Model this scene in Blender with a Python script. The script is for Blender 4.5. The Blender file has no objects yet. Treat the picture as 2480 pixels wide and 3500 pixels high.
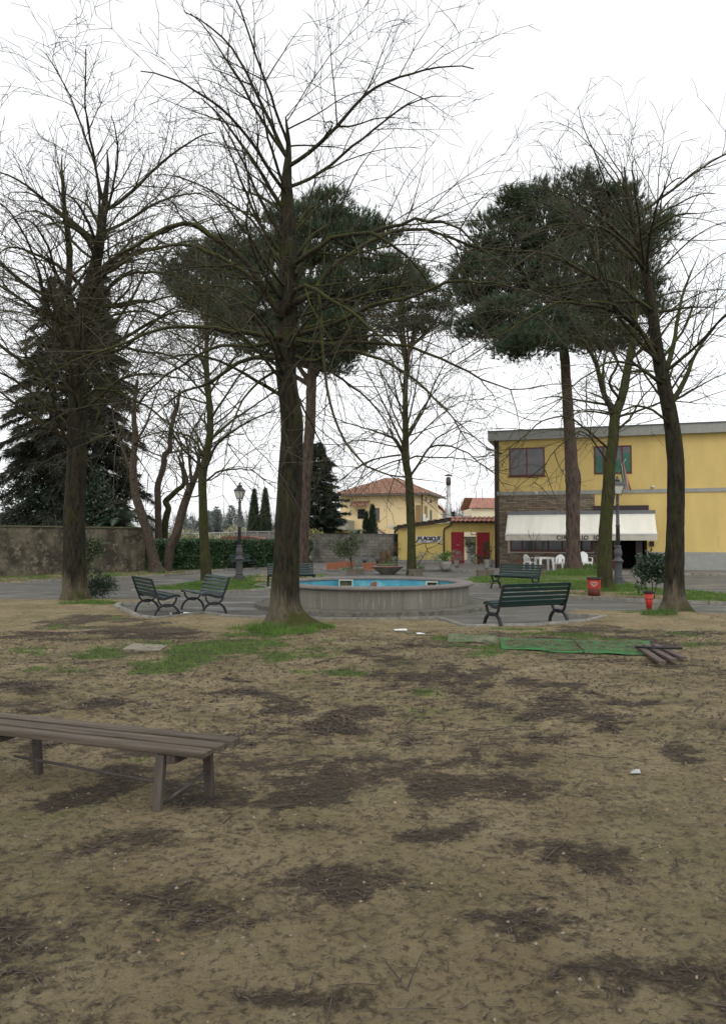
import bpy, math, random
import numpy as np
from mathutils import Vector, Matrix, noise as mnoise

scene = bpy.context.scene
COL = scene.collection

# ------------------------------------------------------------------ camera, sky, sun, exposure
F, CX, CY, EYE = 2550.0, 1240.0, 1750.0, 1.7
PITCH = math.atan(95.0 / F)
cam_d = bpy.data.cameras.new('camera')
cam = bpy.data.objects.new('camera', cam_d); COL.objects.link(cam)
cam_d.sensor_fit = 'VERTICAL'; cam_d.sensor_height = 36.0; cam_d.lens = 36.0 * F / 3500.0
cam.location = (0, 0, EYE); cam.rotation_euler = (math.radians(90) + PITCH, 0, 0)
cam_d.clip_start = 0.1; cam_d.clip_end = 2000
scene.camera = cam

SUN_EL, SUN_AZ = math.radians(48), math.radians(200)
world = bpy.data.worlds.new('World'); scene.world = world; world.use_nodes = True
wn, wl = world.node_tree.nodes, world.node_tree.links
wn.clear()
sky = wn.new('ShaderNodeTexSky'); sky.sky_type = 'NISHITA'; sky.sun_disc = False
sky.sun_elevation = SUN_EL; sky.sun_rotation = SUN_AZ; sky.dust_density = 3.0; sky.air_density = 1.0
hs = wn.new('ShaderNodeHueSaturation'); hs.inputs['Saturation'].default_value = 0.15
b1 = wn.new('ShaderNodeBackground'); b1.inputs['Strength'].default_value = 0.06
b2 = wn.new('ShaderNodeBackground'); b2.inputs['Color'].default_value = (0.97, 0.985, 1.0, 1); b2.inputs['Strength'].default_value = 0.95
ad = wn.new('ShaderNodeAddShader'); wo = wn.new('ShaderNodeOutputWorld')
wl.new(sky.outputs[0], hs.inputs['Color']); wl.new(hs.outputs[0], b1.inputs['Color'])
wl.new(b1.outputs[0], ad.inputs[0]); wl.new(b2.outputs[0], ad.inputs[1]); wl.new(ad.outputs[0], wo.inputs['Surface'])
sun_d = bpy.data.lights.new('sun', 'SUN'); sun_d.energy = 0.6; sun_d.angle = math.radians(25); sun_d.color = (1.0, 0.97, 0.92)
sun = bpy.data.objects.new('sun', sun_d); COL.objects.link(sun)
sun.rotation_euler = (math.radians(90) - SUN_EL, 0, math.radians(20)); sun.location = (0, -10, 30)
scene.view_settings.view_transform = 'Standard'; scene.view_settings.look = 'None'
scene.view_settings.exposure = 0.0; scene.view_settings.gamma = 1.0

# ------------------------------------------------------------------ pixel helpers (survey of the place)
def ray(px, py):
    u = (px - CX) / F; v = (CY - py) / F
    c, s = math.cos(PITCH), math.sin(PITCH)
    return Vector((u, c - v * s, s + v * c))
def at(px, py, Y):
    d = ray(px, py); return Vector((0, 0, EYE)) + d * (Y / d.y)
def gp(px, py, z=0.0):
    d = ray(px, py); return Vector((0, 0, EYE)) + d * ((z - EYE) / d.z)
def proj(x, y, z):
    c, s = math.cos(PITCH), math.sin(PITCH)
    zz = z - EYE
    dep = y * c + zz * s; up = -y * s + zz * c
    return CX + F * x / dep, CY - F * up / dep

# ------------------------------------------------------------------ materials
MATS = {}
def mat(name, c1, c2=None, scale=6.0, rough=0.8, bump=0.0, bscale=None, stretch=(1, 1, 1), island=0.0, metal=0.0,
        spec=0.4, detail=6.0, lo=0.35, hi=0.65, c3=None, s3=1.5, t3=0.6, transl=0.0):
    if name in MATS: return MATS[name]
    m = bpy.data.materials.new(name); m.use_nodes = True
    nt = m.node_tree; N, L = nt.nodes, nt.links
    b = N['Principled BSDF']; b.inputs['Roughness'].default_value = rough; b.inputs['Metallic'].default_value = metal
    b.inputs['Specular IOR Level'].default_value = spec
    tc = N.new('ShaderNodeTexCoord'); mp = N.new('ShaderNodeMapping'); mp.inputs['Scale'].default_value = stretch
    L.new(tc.outputs['Object'], mp.inputs[0])
    col = None
    if c2 is not None:
        n = N.new('ShaderNodeTexNoise'); n.inputs['Scale'].default_value = scale; n.inputs['Detail'].default_value = detail
        n.inputs['Roughness'].default_value = 0.65
        L.new(mp.outputs[0], n.inputs['Vector'])
        r = N.new('ShaderNodeMapRange'); r.inputs['From Min'].default_value = lo; r.inputs['From Max'].default_value = hi
        L.new(n.outputs['Fac'], r.inputs['Value'])
        mx = N.new('ShaderNodeMix'); mx.data_type = 'RGBA'
        mx.inputs['A'].default_value = (*c1, 1); mx.inputs['B'].default_value = (*c2, 1)
        L.new(r.outputs[0], mx.inputs['Factor']); col = mx.outputs['Result']
        if c3 is not None:
            n3 = N.new('ShaderNodeTexNoise'); n3.inputs['Scale'].default_value = s3; n3.inputs['Detail'].default_value = 8
            n3.inputs['Roughness'].default_value = 0.7
            L.new(mp.outputs[0], n3.inputs['Vector'])
            r3 = N.new('ShaderNodeMapRange'); r3.inputs['From Min'].default_value = t3 - 0.06; r3.inputs['From Max'].default_value = t3 + 0.06
            L.new(n3.outputs['Fac'], r3.inputs['Value'])
            m3 = N.new('ShaderNodeMix'); m3.data_type = 'RGBA'; m3.inputs['B'].default_value = (*c3, 1)
            L.new(r3.outputs[0], m3.inputs['Factor']); L.new(col, m3.inputs['A']); col = m3.outputs['Result']
    if island > 0:
        g = N.new('ShaderNodeNewGeometry'); h = N.new('ShaderNodeHueSaturation')
        mr = N.new('ShaderNodeMapRange'); mr.inputs['To Min'].default_value = 1 - island; mr.inputs['To Max'].default_value = 1 + island
        L.new(g.outputs['Random Per Island'], mr.inputs['Value']); L.new(mr.outputs[0], h.inputs['Value'])
        if col: L.new(col, h.inputs['Color'])
        else: h.inputs['Color'].default_value = (*c1, 1)
        col = h.outputs[0]
    if col: L.new(col, b.inputs['Base Color'])
    else: b.inputs['Base Color'].default_value = (*c1, 1)
    if bump > 0:
        nb = N.new('ShaderNodeTexNoise'); nb.inputs['Scale'].default_value = bscale or scale * 3; nb.inputs['Detail'].default_value = 8
        nb.inputs['Roughness'].default_value = 0.7
        L.new(mp.outputs[0], nb.inputs['Vector'])
        bp = N.new('ShaderNodeBump'); bp.inputs['Strength'].default_value = bump; bp.inputs['Distance'].default_value = 0.03
        L.new(nb.outputs['Fac'], bp.inputs['Height']); L.new(bp.outputs[0], b.inputs['Normal'])
    MATS[name] = m
    return m

def bark_mat(name, dark, light, moss, moss_amt=0.5, zs=0.25, scale=14, bump=0.8, base_light=None, base_h=1.3):
    m = bpy.data.materials.new(name); m.use_nodes = True; nt = m.node_tree; N, L = nt.nodes, nt.links
    b = N['Principled BSDF']; b.inputs['Roughness'].default_value = 0.95; b.inputs['Specular IOR Level'].default_value = 0.2
    tc = N.new('ShaderNodeTexCoord'); mp = N.new('ShaderNodeMapping'); mp.inputs['Scale'].default_value = (1, 1, zs)
    L.new(tc.outputs['Object'], mp.inputs[0])
    n = N.new('ShaderNodeTexNoise'); n.inputs['Scale'].default_value = scale; n.inputs['Detail'].default_value = 8; n.inputs['Roughness'].default_value = 0.7
    L.new(mp.outputs[0], n.inputs['Vector'])
    r = N.new('ShaderNodeMapRange'); r.inputs['From Min'].default_value = 0.38; r.inputs['From Max'].default_value = 0.66
    L.new(n.outputs['Fac'], r.inputs['Value'])
    mx = N.new('ShaderNodeMix'); mx.data_type = 'RGBA'; mx.inputs['A'].default_value = (*dark, 1); mx.inputs['B'].default_value = (*light, 1)
    L.new(r.outputs[0], mx.inputs['Factor'])
    col = mx.outputs['Result']
    if base_light:
        sp = N.new('ShaderNodeSeparateXYZ'); L.new(tc.outputs['Object'], sp.inputs[0])
        n4 = N.new('ShaderNodeTexNoise'); n4.inputs['Scale'].default_value = 3
        mp4 = N.new('ShaderNodeMapping'); mp4.inputs['Scale'].default_value = (3, 3, 0.3); L.new(tc.outputs['Object'], mp4.inputs[0]); L.new(mp4.outputs[0], n4.inputs['Vector'])
        a4 = N.new('ShaderNodeMath'); a4.operation = 'MULTIPLY_ADD'; a4.inputs[1].default_value = 1.4
        L.new(n4.outputs['Fac'], a4.inputs[0]); L.new(sp.outputs['Z'], a4.inputs[2])
        r4 = N.new('ShaderNodeMapRange'); r4.inputs['From Min'].default_value = base_h + 0.7; r4.inputs['From Max'].default_value = base_h * 0.45 + 0.7
        L.new(a4.outputs[0], r4.inputs['Value'])
        m4 = N.new('ShaderNodeMix'); m4.data_type = 'RGBA'; m4.inputs['B'].default_value = (*base_light, 1)
        L.new(col, m4.inputs['A'])
        mm = N.new('ShaderNodeMath'); mm.operation = 'MULTIPLY'; L.new(r4.outputs[0], mm.inputs[0])
        r5 = N.new('ShaderNodeMapRange'); r5.inputs['From Min'].default_value = 0.3; r5.inputs['From Max'].default_value = 0.55; r5.inputs['To Min'].default_value = 0.35
        L.new(n.outputs['Fac'], r5.inputs['Value']); L.new(r5.outputs[0], mm.inputs[1])
        L.new(mm.outputs[0], m4.inputs['Factor']); col = m4.outputs['Result']
    n2 = N.new('ShaderNodeTexNoise'); n2.inputs['Scale'].default_value = 2.2; n2.inputs['Detail'].default_value = 6; n2.inputs['Roughness'].default_value = 0.7
    L.new(tc.outputs['Object'], n2.inputs['Vector'])
    g = N.new('ShaderNodeNewGeometry'); s2 = N.new('ShaderNodeSeparateXYZ'); L.new(g.outputs['Normal'], s2.inputs[0])
    ma = N.new('ShaderNodeMath'); ma.operation = 'MULTIPLY_ADD'; ma.inputs[1].default_value = 0.25
    L.new(s2.outputs['Z'], ma.inputs[0]); L.new(n2.outputs['Fac'], ma.inputs[2])
    r2 = N.new('ShaderNodeMapRange'); t = 0.75 - 0.35 * moss_amt
    r2.inputs['From Min'].default_value = t - 0.08; r2.inputs['From Max'].default_value = t + 0.12; r2.inputs['To Max'].default_value = 0.9
    L.new(ma.outputs[0], r2.inputs['Value'])
    m2 = N.new('ShaderNodeMix'); m2.data_type = 'RGBA'; m2.inputs['B'].default_value = (*moss, 1)
    L.new(r2.outputs[0], m2.inputs['Factor']); L.new(col, m2.inputs['A'])
    L.new(m2.outputs['Result'], b.inputs['Base Color'])
    bp = N.new('ShaderNodeBump'); bp.inputs['Strength'].default_value = bump; bp.inputs['Distance'].default_value = 0.03
    L.new(n.outputs['Fac'], bp.inputs['Height']); L.new(bp.outputs[0], b.inputs['Normal'])
    MATS[name] = m
    return m

def brick_mat(name, c1, c2, mortar, bw, bh, ms=0.015, rough=0.9, stain=None, bump=0.5, axis='XZ', squash=None, offs=0.5, sthr=0.5, colvar=0.0):
    m = bpy.data.materials.new(name); m.use_nodes = True; nt = m.node_tree; N, L = nt.nodes, nt.links
    b = N['Principled BSDF']; b.inputs['Roughness'].default_value = rough; b.inputs['Specular IOR Level'].default_value = 0.2
    tc = N.new('ShaderNodeTexCoord'); sp = N.new('ShaderNodeSeparateXYZ'); cb = N.new('ShaderNodeCombineXYZ')
    L.new(tc.outputs['Object'], sp.inputs[0])
    nd = N.new('ShaderNodeTexNoise'); nd.inputs['Scale'].default_value = 4; nd.inputs['Detail'].default_value = 4
    L.new(tc.outputs['Object'], nd.inputs['Vector'])
    ofs = N.new('ShaderNodeMath'); ofs.operation = 'MULTIPLY_ADD'; ofs.inputs[1].default_value = 0.05 if colvar else 0.01
    L.new(nd.outputs['Fac'], ofs.inputs[0]); L.new(sp.outputs['Z'], ofs.inputs[2])
    L.new(sp.outputs[axis[0]], cb.inputs['X']); L.new(ofs.outputs[0], cb.inputs['Y'])
    br = N.new('ShaderNodeTexBrick'); br.inputs['Scale'].default_value = 1.0
    br.inputs['Brick Width'].default_value = bw; br.inputs['Row Height'].default_value = bh; br.inputs['Mortar Size'].default_value = ms
    br.inputs['Mortar Smooth'].default_value = 0.3; br.offset = offs; br.inputs['Bias'].default_value = 0.0
    br.inputs['Color1'].default_value = (*c1, 1); br.inputs['Color2'].default_value = (*c2, 1); br.inputs['Mortar'].default_value = (*mortar, 1)
    L.new(cb.outputs[0], br.inputs['Vector'])
    col = br.outputs['Color']
    n = N.new('ShaderNodeTexNoise'); n.inputs['Scale'].default_value = 9; n.inputs['Detail'].default_value = 8; L.new(tc.outputs['Object'], n.inputs['Vector'])
    r = N.new('ShaderNodeMapRange'); r.inputs['To Min'].default_value = 0.65; r.inputs['To Max'].default_value = 1.35; L.new(n.outputs['Fac'], r.inputs['Value'])
    h = N.new('ShaderNodeHueSaturation'); L.new(col, h.inputs['Color']); L.new(r.outputs[0], h.inputs['Value']); col = h.outputs[0]
    if stain:
        n2 = N.new('ShaderNodeTexNoise'); n2.inputs['Scale'].default_value = 1.1; n2.inputs['Detail'].default_value = 8; n2.inputs['Roughness'].default_value = 0.65
        mp = N.new('ShaderNodeMapping'); mp.inputs['Scale'].default_value = (1, 1, 0.7); L.new(tc.outputs['Object'], mp.inputs[0]); L.new(mp.outputs[0], n2.inputs['Vector'])
        r2 = N.new('ShaderNodeMapRange'); r2.inputs['From Min'].default_value = sthr - 0.08; r2.inputs['From Max'].default_value = sthr + 0.1; r2.inputs['To Max'].default_value = 0.8
        L.new(n2.outputs['Fac'], r2.inputs['Value'])
        mx = N.new('ShaderNodeMix'); mx.data_type = 'RGBA'; mx.inputs['B'].default_value = (*stain, 1); L.new(r2.outputs[0], mx.inputs['Factor']); L.new(col, mx.inputs['A']); col = mx.outputs['Result']
    L.new(col, b.inputs['Base Color'])
    bp = N.new('ShaderNodeBump'); bp.inputs['Strength'].default_value = bump; bp.inputs['Distance'].default_value = 0.02; bp.invert = True
    L.new(br.outputs['Fac'], bp.inputs['Height']); L.new(bp.outputs[0], b.inputs['Normal'])
    MATS[name] = m
    return m

def glass_mat(name, c, rough=0.05):
    m = mat(name, c, rough=rough, spec=0.7); return m

YELLOW = mat('yellow_plaster', (0.69, 0.515, 0.19), (0.59, 0.435, 0.16), 0.9, 0.9, 0.2, 60, stretch=(1, 1, .35), c3=(0.52, 0.40, 0.18), s3=1.6, t3=0.64)
YELLOW2 = mat('shed_plaster', (0.78, 0.61, 0.21), (0.69, 0.53, 0.18), 1.1, 0.9, 0.2, 60, stretch=(1, 1, .4), c3=(0.60, 0.48, 0.22), s3=2.2, t3=0.64)
CREAMW = mat('house_plaster', (0.82, 0.66, 0.38), (0.76, 0.60, 0.33), 0.8, 0.9, 0.1, 50)
PALEW = mat('pale_plaster', (0.82, 0.76, 0.55), (0.75, 0.68, 0.48), 0.8, 0.9)
GREYB = mat('grey_render', (0.33, 0.33, 0.30), (0.27, 0.27, 0.25), 3, 0.85, 0.1)
DARKRED = mat('dark_red_paint', (0.34, 0.022, 0.038), (0.28, 0.02, 0.03), 3, 0.5)
REDFR = mat('red_window_frame', (0.14, 0.015, 0.02), (0.10, 0.012, 0.016), 5, 0.5)
BROWNP = mat('brown_pipe_paint', (0.045, 0.022, 0.02), (0.06, 0.03, 0.025), 5, 0.5)
GLASSD = glass_mat('dark_glass', (0.02, 0.022, 0.025))
GLASSG = mat('greyish_glass', (0.10, 0.095, 0.10), (0.15, 0.14, 0.145), 1.5, 0.25, spec=0.6)
BLACK = mat('dark_interior', (0.012, 0.011, 0.011), rough=0.9)
STONE = brick_mat('rough_stone_facing', (0.30, 0.245, 0.175), (0.13, 0.105, 0.085), (0.09, 0.078, 0.065), 0.42, 0.10, 0.012, stain=(0.22, 0.12, 0.06), sthr=0.62, colvar=1, bump=1.0)
BLOCKS = brick_mat('concrete_blocks', (0.27, 0.255, 0.225), (0.20, 0.19, 0.165), (0.11, 0.105, 0.09), 0.52, 0.21, 0.014, stain=(0.075, 0.07, 0.06), sthr=0.55)
OLDWALL = mat('old_plaster_wall', (0.15, 0.128, 0.09), (0.05, 0.043, 0.032), 1.1, 0.95, 1.0, 14, c3=(0.21, 0.18, 0.13), s3=3.5, t3=0.58, lo=.38, hi=.58)
TERRA = mat('terracotta', (0.42, 0.16, 0.09), (0.33, 0.125, 0.075), 8, 0.8, 0.2)
TILE = mat('roof_tile', (0.33, 0.16, 0.105), (0.17, 0.095, 0.07), 5, 0.85, 0.3, c3=(0.45, 0.35, 0.25), s3=4, t3=0.58, island=0.25)
TILEP = mat('pinkish_roof_tile', (0.46, 0.24, 0.19), (0.34, 0.17, 0.13), 5, 0.85, 0.3, island=0.2)
CONC = mat('weathered_concrete', (0.26, 0.245, 0.21), (0.14, 0.13, 0.11), 4, 0.9, 0.4, 30)
CONCP = mat('planter_concrete', (0.20, 0.17, 0.135), (0.12, 0.10, 0.08), 5, 0.9, 0.4, 30)
CONCL = mat('light_concrete_pot', (0.34, 0.33, 0.29), (0.22, 0.21, 0.185), 6, 0.9, 0.4, 30)
BENCHG = mat('bench_green_paint', (0.008, 0.028, 0.026), (0.015, 0.042, 0.037), 14, 0.45, 0.15, 60, spec=0.35)
BENCHF = mat('bench_frame_iron', (0.012, 0.014, 0.018), (0.022, 0.022, 0.026), 10, 0.5, 0.1)
LAMPM = mat('lamp_post_paint', (0.085, 0.085, 0.09), (0.06, 0.06, 0.064), 8, 0.55, 0.1)
LAMPG = mat('lantern_glass', (0.62, 0.60, 0.55), rough=0.3)
WOODO = mat('weathered_wood', (0.125, 0.10, 0.072), (0.05, 0.038, 0.028), 22, 0.85, 0.5, 40, stretch=(0.06, 1, 1), c3=(0.20, 0.17, 0.135), s3=9, t3=0.62)
WOODL = mat('old_bench_leg', (0.05, 0.035, 0.03), (0.10, 0.085, 0.07), 14, 0.85, 0.4, 30, stretch=(1, 1, 0.15))
WHITEP = mat('white_plastic', (0.80, 0.80, 0.78), (0.72, 0.72, 0.70), 5, 0.4)
AWN = mat('awning_canvas', (0.86, 0.84, 0.74), (0.74, 0.72, 0.62), 1.6, 0.9, stretch=(1, 0.15, 0.15))
AWNV = mat('awning_valance', (0.56, 0.53, 0.45), (0.48, 0.45, 0.38), 3, 0.9)
ALU = mat('aluminium', (0.65, 0.65, 0.63), rough=0.4, metal=0.3)
STEEL = mat('stainless_flue', (0.55, 0.54, 0.52), (0.35, 0.34, 0.33), 3, 0.35, metal=0.7, stretch=(1, 1, .3))
RUST = mat('rust', (0.30, 0.12, 0.06), (0.14, 0.06, 0.035), 12, 0.9, 0.4)
WHITED = mat('dirty_white_paint', (0.62, 0.62, 0.52), (0.35, 0.37, 0.27), 8, 0.8)
REDBIN = mat('red_plastic', (0.52, 0.035, 0.02), (0.45, 0.05, 0.03), 6, 0.5)
DIRTR = mat('soiled_red_plastic', (0.08, 0.022, 0.017), (0.17, 0.04, 0.03), 5, 0.8)
SILVER = mat('silver_print', (0.55, 0.50, 0.48), rough=0.6)
BLKPL = mat('black_plastic', (0.02, 0.014, 0.015), rough=0.5)
INK = mat('black_ink', (0.012, 0.012, 0.012), rough=0.8)
INKB = mat('dark_brown_letter', (0.06, 0.045, 0.04), rough=0.8)
BANNER = mat('banner_sheet', (0.72, 0.72, 0.72), (0.64, 0.64, 0.66), 3, 0.7)
MATG = mat('green_synthetic_mat', (0.038, 0.155, 0.045), (0.065, 0.20, 0.065), 5, 0.95, 0.4, 120, c3=(0.075, 0.08, 0.045), s3=5, t3=0.55)
MATF = mat('faded_green_mat', (0.075, 0.15, 0.05), (0.13, 0.135, 0.08), 9, 0.95, 0.4, 120, c3=(0.20, 0.17, 0.12), s3=5, t3=0.55)
PAPER = mat('white_paper', (0.75, 0.75, 0.74), rough=0.8)
BARK1 = bark_mat('dark_mossy_bark', (0.010, 0.009, 0.006), (0.042, 0.036, 0.024), (0.040, 0.044, 0.009), 0.42, base_light=(0.11, 0.092, 0.064), base_h=0.8)
BARKB = bark_mat('mossy_limb_bark', (0.022, 0.018, 0.014), (0.055, 0.046, 0.034), (0.058, 0.068, 0.014), 0.66, zs=1, scale=20)
BARKG = bark_mat('green_algae_bark', (0.026, 0.025, 0.012), (0.07, 0.065, 0.034), (0.050, 0.060, 0.013), 0.62)
BARKP = bark_mat('pine_bark', (0.038, 0.027, 0.022), (0.135, 0.10, 0.08), (0.06, 0.06, 0.03), 0.05, zs=0.22, scale=11, bump=1.0)
BARKV = bark_mat('brown_leaning_bark', (0.035, 0.026, 0.02), (0.115, 0.09, 0.07), (0.06, 0.065, 0.03), 0.2, zs=0.4, scale=16)
TWIG = mat('twig_bark', (0.045, 0.036, 0.030), (0.085, 0.075, 0.045), 3, 0.9)
TWIGL = mat('pale_twig_bark', (0.13, 0.11, 0.095), (0.09, 0.08, 0.06), 3, 0.9)
PINE = mat('pine_needles', (0.034, 0.062, 0.034), (0.066, 0.100, 0.048), 1.0, 0.6, island=0.35)
PINEU = mat('dry_pine_needles', (0.075, 0.06, 0.04), (0.05, 0.055, 0.03), 1.0, 0.8, island=0.3)
SPRUCE = mat('spruce_needles', (0.020, 0.040, 0.026), (0.034, 0.052, 0.030), 1.0, 0.7, island=0.4)
CEDAR = mat('cedar_needles', (0.026, 0.036, 0.022), (0.045, 0.045, 0.032), 1.0, 0.8, island=0.4)
CYPR = mat('cypress_foliage', (0.024, 0.046, 0.024), (0.038, 0.064, 0.030), 1.5, 0.8, island=0.4)
HEDGE = mat('laurel_leaves', (0.036, 0.075, 0.032), (0.085, 0.15, 0.065), 3.5, 0.3, island=0.5, spec=0.6)
LEAFD = mat('dark_shrub_leaves', (0.022, 0.045, 0.024), (0.04, 0.07, 0.035), 3.0, 0.35, island=0.5, spec=0.6)
LEAFO = mat('olive_shrub_leaves', (0.055, 0.08, 0.035), (0.08, 0.10, 0.045), 3.0, 0.6, island=0.4)
LEAFS = mat('silver_leaves', (0.30, 0.33, 0.28), (0.20, 0.24, 0.18), 4.0, 0.8, island=0.3)
LEAFB = mat('bright_leaves', (0.10, 0.21, 0.04), (0.07, 0.15, 0.03), 4.0, 0.6, island=0.35)
LEAFR = mat('rusty_leaves', (0.22, 0.13, 0.06), (0.13, 0.11, 0.04), 3.0, 0.8, island=0.4)
PALMF = mat('palm_fronds', (0.07, 0.11, 0.07), (0.13, 0.18, 0.11), 2.0, 0.5, island=0.4)
GRASS = mat('grass_blades', (0.055, 0.115, 0.016), (0.105, 0.185, 0.028), 1.5, 0.7, island=0.4)
WOODF = mat('far_branches', (0.20, 0.20, 0.21), (0.27, 0.27, 0.28), 1.0, 0.9)  # distance haze is mixed into this pale grey
WOODG = mat('far_evergreen', (0.14, 0.17, 0.165), (0.20, 0.225, 0.20), 0.2, 0.9, island=0.2)  # far green lightened in colour to stand for haze
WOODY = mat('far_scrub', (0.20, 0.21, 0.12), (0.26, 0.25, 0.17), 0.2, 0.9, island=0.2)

# ------------------------------------------------------------------ mesh helpers
def tag(o, label=None, cat=None, group=None, kind=None):
    if label: o['label'] = label
    if cat: o['category'] = cat
    if group: o['group'] = group
    if kind: o['kind'] = kind
    return o
def empty(name, loc, rz=0, label=None, cat=None, group=None):
    o = bpy.data.objects.new(name, None); COL.objects.link(o)
    o.location = loc; o.rotation_euler = (0, 0, rz); o.empty_display_size = 0.2
    return tag(o, label, cat, group)
def link(name, me, parent=None, loc=None):
    o = bpy.data.objects.new(name, me); COL.objects.link(o)
    if parent: o.parent = parent
    if loc is not None: o.location = loc
    return o
def children(o): return [c for c in bpy.data.objects if c.parent == o]
def copy_tree(o, parent=None):
    c = o.copy(); COL.objects.link(c); c.parent = parent
    for ch in children(o): copy_tree(ch, c)
    return c

class MB:
    def __init__(s): s.v = []; s.f = []; s.mi = []; s.sm = []; s.cur = 0
    def face(s, idx, smooth=False): s.f.append(tuple(idx)); s.mi.append(s.cur); s.sm.append(smooth)
    def poly(s, pts):
        n = len(s.v); s.v += [tuple(p) for p in pts]; s.face(range(n, n + len(pts)))
    def box(s, c, size, R=None):
        n = len(s.v); hx, hy, hz = size[0] / 2, size[1] / 2, size[2] / 2
        for x, y, z in ((-1,-1,-1),(1,-1,-1),(1,1,-1),(-1,1,-1),(-1,-1,1),(1,-1,1),(1,1,1),(-1,1,1)):
            p = Vector((x * hx, y * hy, z * hz))
            if R is not None: p = R @ p
            s.v.append((p.x + c[0], p.y + c[1], p.z + c[2]))
        for f in ((3,2,1,0),(4,5,6,7),(0,1,5,4),(1,2,6,5),(2,3,7,6),(3,0,4,7)): s.face([n + i for i in f])
    def b2(s, x0, y0, z0, x1, y1, z1): s.box(((x0+x1)/2,(y0+y1)/2,(z0+z1)/2),(abs(x1-x0),abs(y1-y0),abs(z1-z0)))
    def hexa(s, P):
        n = len(s.v); s.v += [tuple(p) for p in P]
        for f in ((3,2,1,0),(4,5,6,7),(0,1,5,4),(1,2,6,5),(2,3,7,6),(3,0,4,7)): s.face([n + i for i in f])
    def prism(s, poly, z0, z1):
        n = len(s.v); k = len(poly)
        s.v += [(p[0], p[1], z0) for p in poly] + [(p[0], p[1], z1) for p in poly]
        s.face(list(range(n, n + k))[::-1]); s.face(range(n + k, n + 2 * k))
        for i in range(k): j = (i + 1) % k; s.face((n + i, n + j, n + k + j, n + k + i))
    def tube(s, pts, radii, n=6, cap=True, smooth=True):
        m = len(pts)
        if m < 2: return
        base = len(s.v); prev = None
        for i in range(m):
            a = pts[max(i - 1, 0)]; b = pts[min(i + 1, m - 1)]
            t = Vector(b) - Vector(a)
            if t.length < 1e-9: t = Vector((0, 0, 1))
            t.normalize()
            if prev is None:
                u = t.orthogonal().normalized()
            else:
                u = prev - t * prev.dot(t)
                if u.length < 1e-6: u = t.orthogonal()
                u.normalize()
            prev = u; w = t.cross(u); p = pts[i]; r = radii[i] if hasattr(radii, '__len__') else radii
            for k in range(n):
                an = 2 * math.pi * k / n; cu = math.cos(an) * r; cw = math.sin(an) * r
                s.v.append((p[0] + u.x * cu + w.x * cw, p[1] + u.y * cu + w.y * cw, p[2] + u.z * cu + w.z * cw))
        for i in range(m - 1):
            for k in range(n):
                k2 = (k + 1) % n; a = base + i * n
                s.face((a + k, a + k2, a + n + k2, a + n + k), smooth)
        if cap:
            s.face([base + k for k in range(n)][::-1]); s.face([base + (m - 1) * n + k for k in range(n)])
    def lathe(s, prof, c=(0, 0, 0), n=24, smooth=True, closed=False, sx=1.0, sy=1.0, rot=0.0):
        base = len(s.v); m = len(prof)
        for r, z in prof:
            for k in range(n):
                a = 2 * math.pi * k / n + rot
                s.v.append((c[0] + r * math.cos(a) * sx, c[1] + r * math.sin(a) * sy, c[2] + z))
        for i in range(m if closed else m - 1):
            i2 = (i + 1) % m
            for k in range(n):
                k2 = (k + 1) % n
                s.face((base + i * n + k, base + i * n + k2, base + i2 * n + k2, base + i2 * n + k), smooth)
        if not closed:
            if prof[0][0] > 1e-4: s.face([base + k for k in range(n)][::-1])
            if prof[-1][0] > 1e-4: s.face([base + (m - 1) * n + k for k in range(n)])
    def strip(s, path, width, thick, axis):   # bar of rectangular section: path in a plane, width along axis
        ax = Vector(axis) * (width / 2); base = len(s.v); m = len(path)
        for i in range(m):
            t = (Vector(path[min(i + 1, m - 1)]) - Vector(path[max(i - 1, 0)])).normalized()
            nn = t.cross(Vector(axis)).normalized() * (thick / 2); p = Vector(path[i])
            for q in (p - ax - nn, p + ax - nn, p + ax + nn, p - ax + nn): s.v.append(tuple(q))
        for i in range(m - 1):
            for k in range(4):
                k2 = (k + 1) % 4; a = base + i * 4
                s.face((a + k, a + k2, a + 4 + k2, a + 4 + k))
        s.face((base + 3, base + 2, base + 1, base)); e = base + (m - 1) * 4; s.face((e, e + 1, e + 2, e + 3))
    def build(s, name, mats, parent=None, origin=None, bevel=0):
        if not isinstance(mats, (list, tuple)): mats = [mats]
        me = bpy.data.meshes.new(name)
        o = origin if origin is not None else None
        V = s.v if o is None else [(x - o[0], y - o[1], z - o[2]) for x, y, z in s.v]
        me.from_pydata(V, [], s.f)
        for m in mats: me.materials.append(m)
        me.polygons.foreach_set('material_index', s.mi); me.polygons.foreach_set('use_smooth', s.sm)
        me.update()
        ob = link(name, me, parent)
        if origin is not None and parent is None: ob.location = origin
        if bevel:
            bv = ob.modifiers.new('bevel', 'BEVEL'); bv.width = bevel; bv.segments = 2; bv.limit_method = 'ANGLE'
        return ob

def np_mesh(name, V, k, mat_, parent=None, origin=None, fidx=None):
    """V (n,3); faces of k vertices in sequence unless fidx given"""
    V = np.asarray(V, dtype=np.float32)
    if origin is not None: V = V - np.array(origin, dtype=np.float32)
    me = bpy.data.meshes.new(name)
    idx = np.arange(len(V), dtype=np.int32) if fidx is None else np.asarray(fidx, dtype=np.int32).ravel()
    nf = len(idx) // k
    me.vertices.add(len(V)); me.vertices.foreach_set('co', V.ravel())
    me.loops.add(len(idx)); me.loops.foreach_set('vertex_index', idx)
    me.polygons.add(nf); me.polygons.foreach_set('loop_start', np.arange(0, nf * k, k, dtype=np.int32))
    try: me.polygons.foreach_set('loop_total', np.full(nf, k, dtype=np.int32))
    except Exception: pass
    me.materials.append(mat_); me.update(calc_edges=True)
    ob = link(name, me, parent)
    if origin is not None and parent is None: ob.location = origin
    return ob

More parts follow.
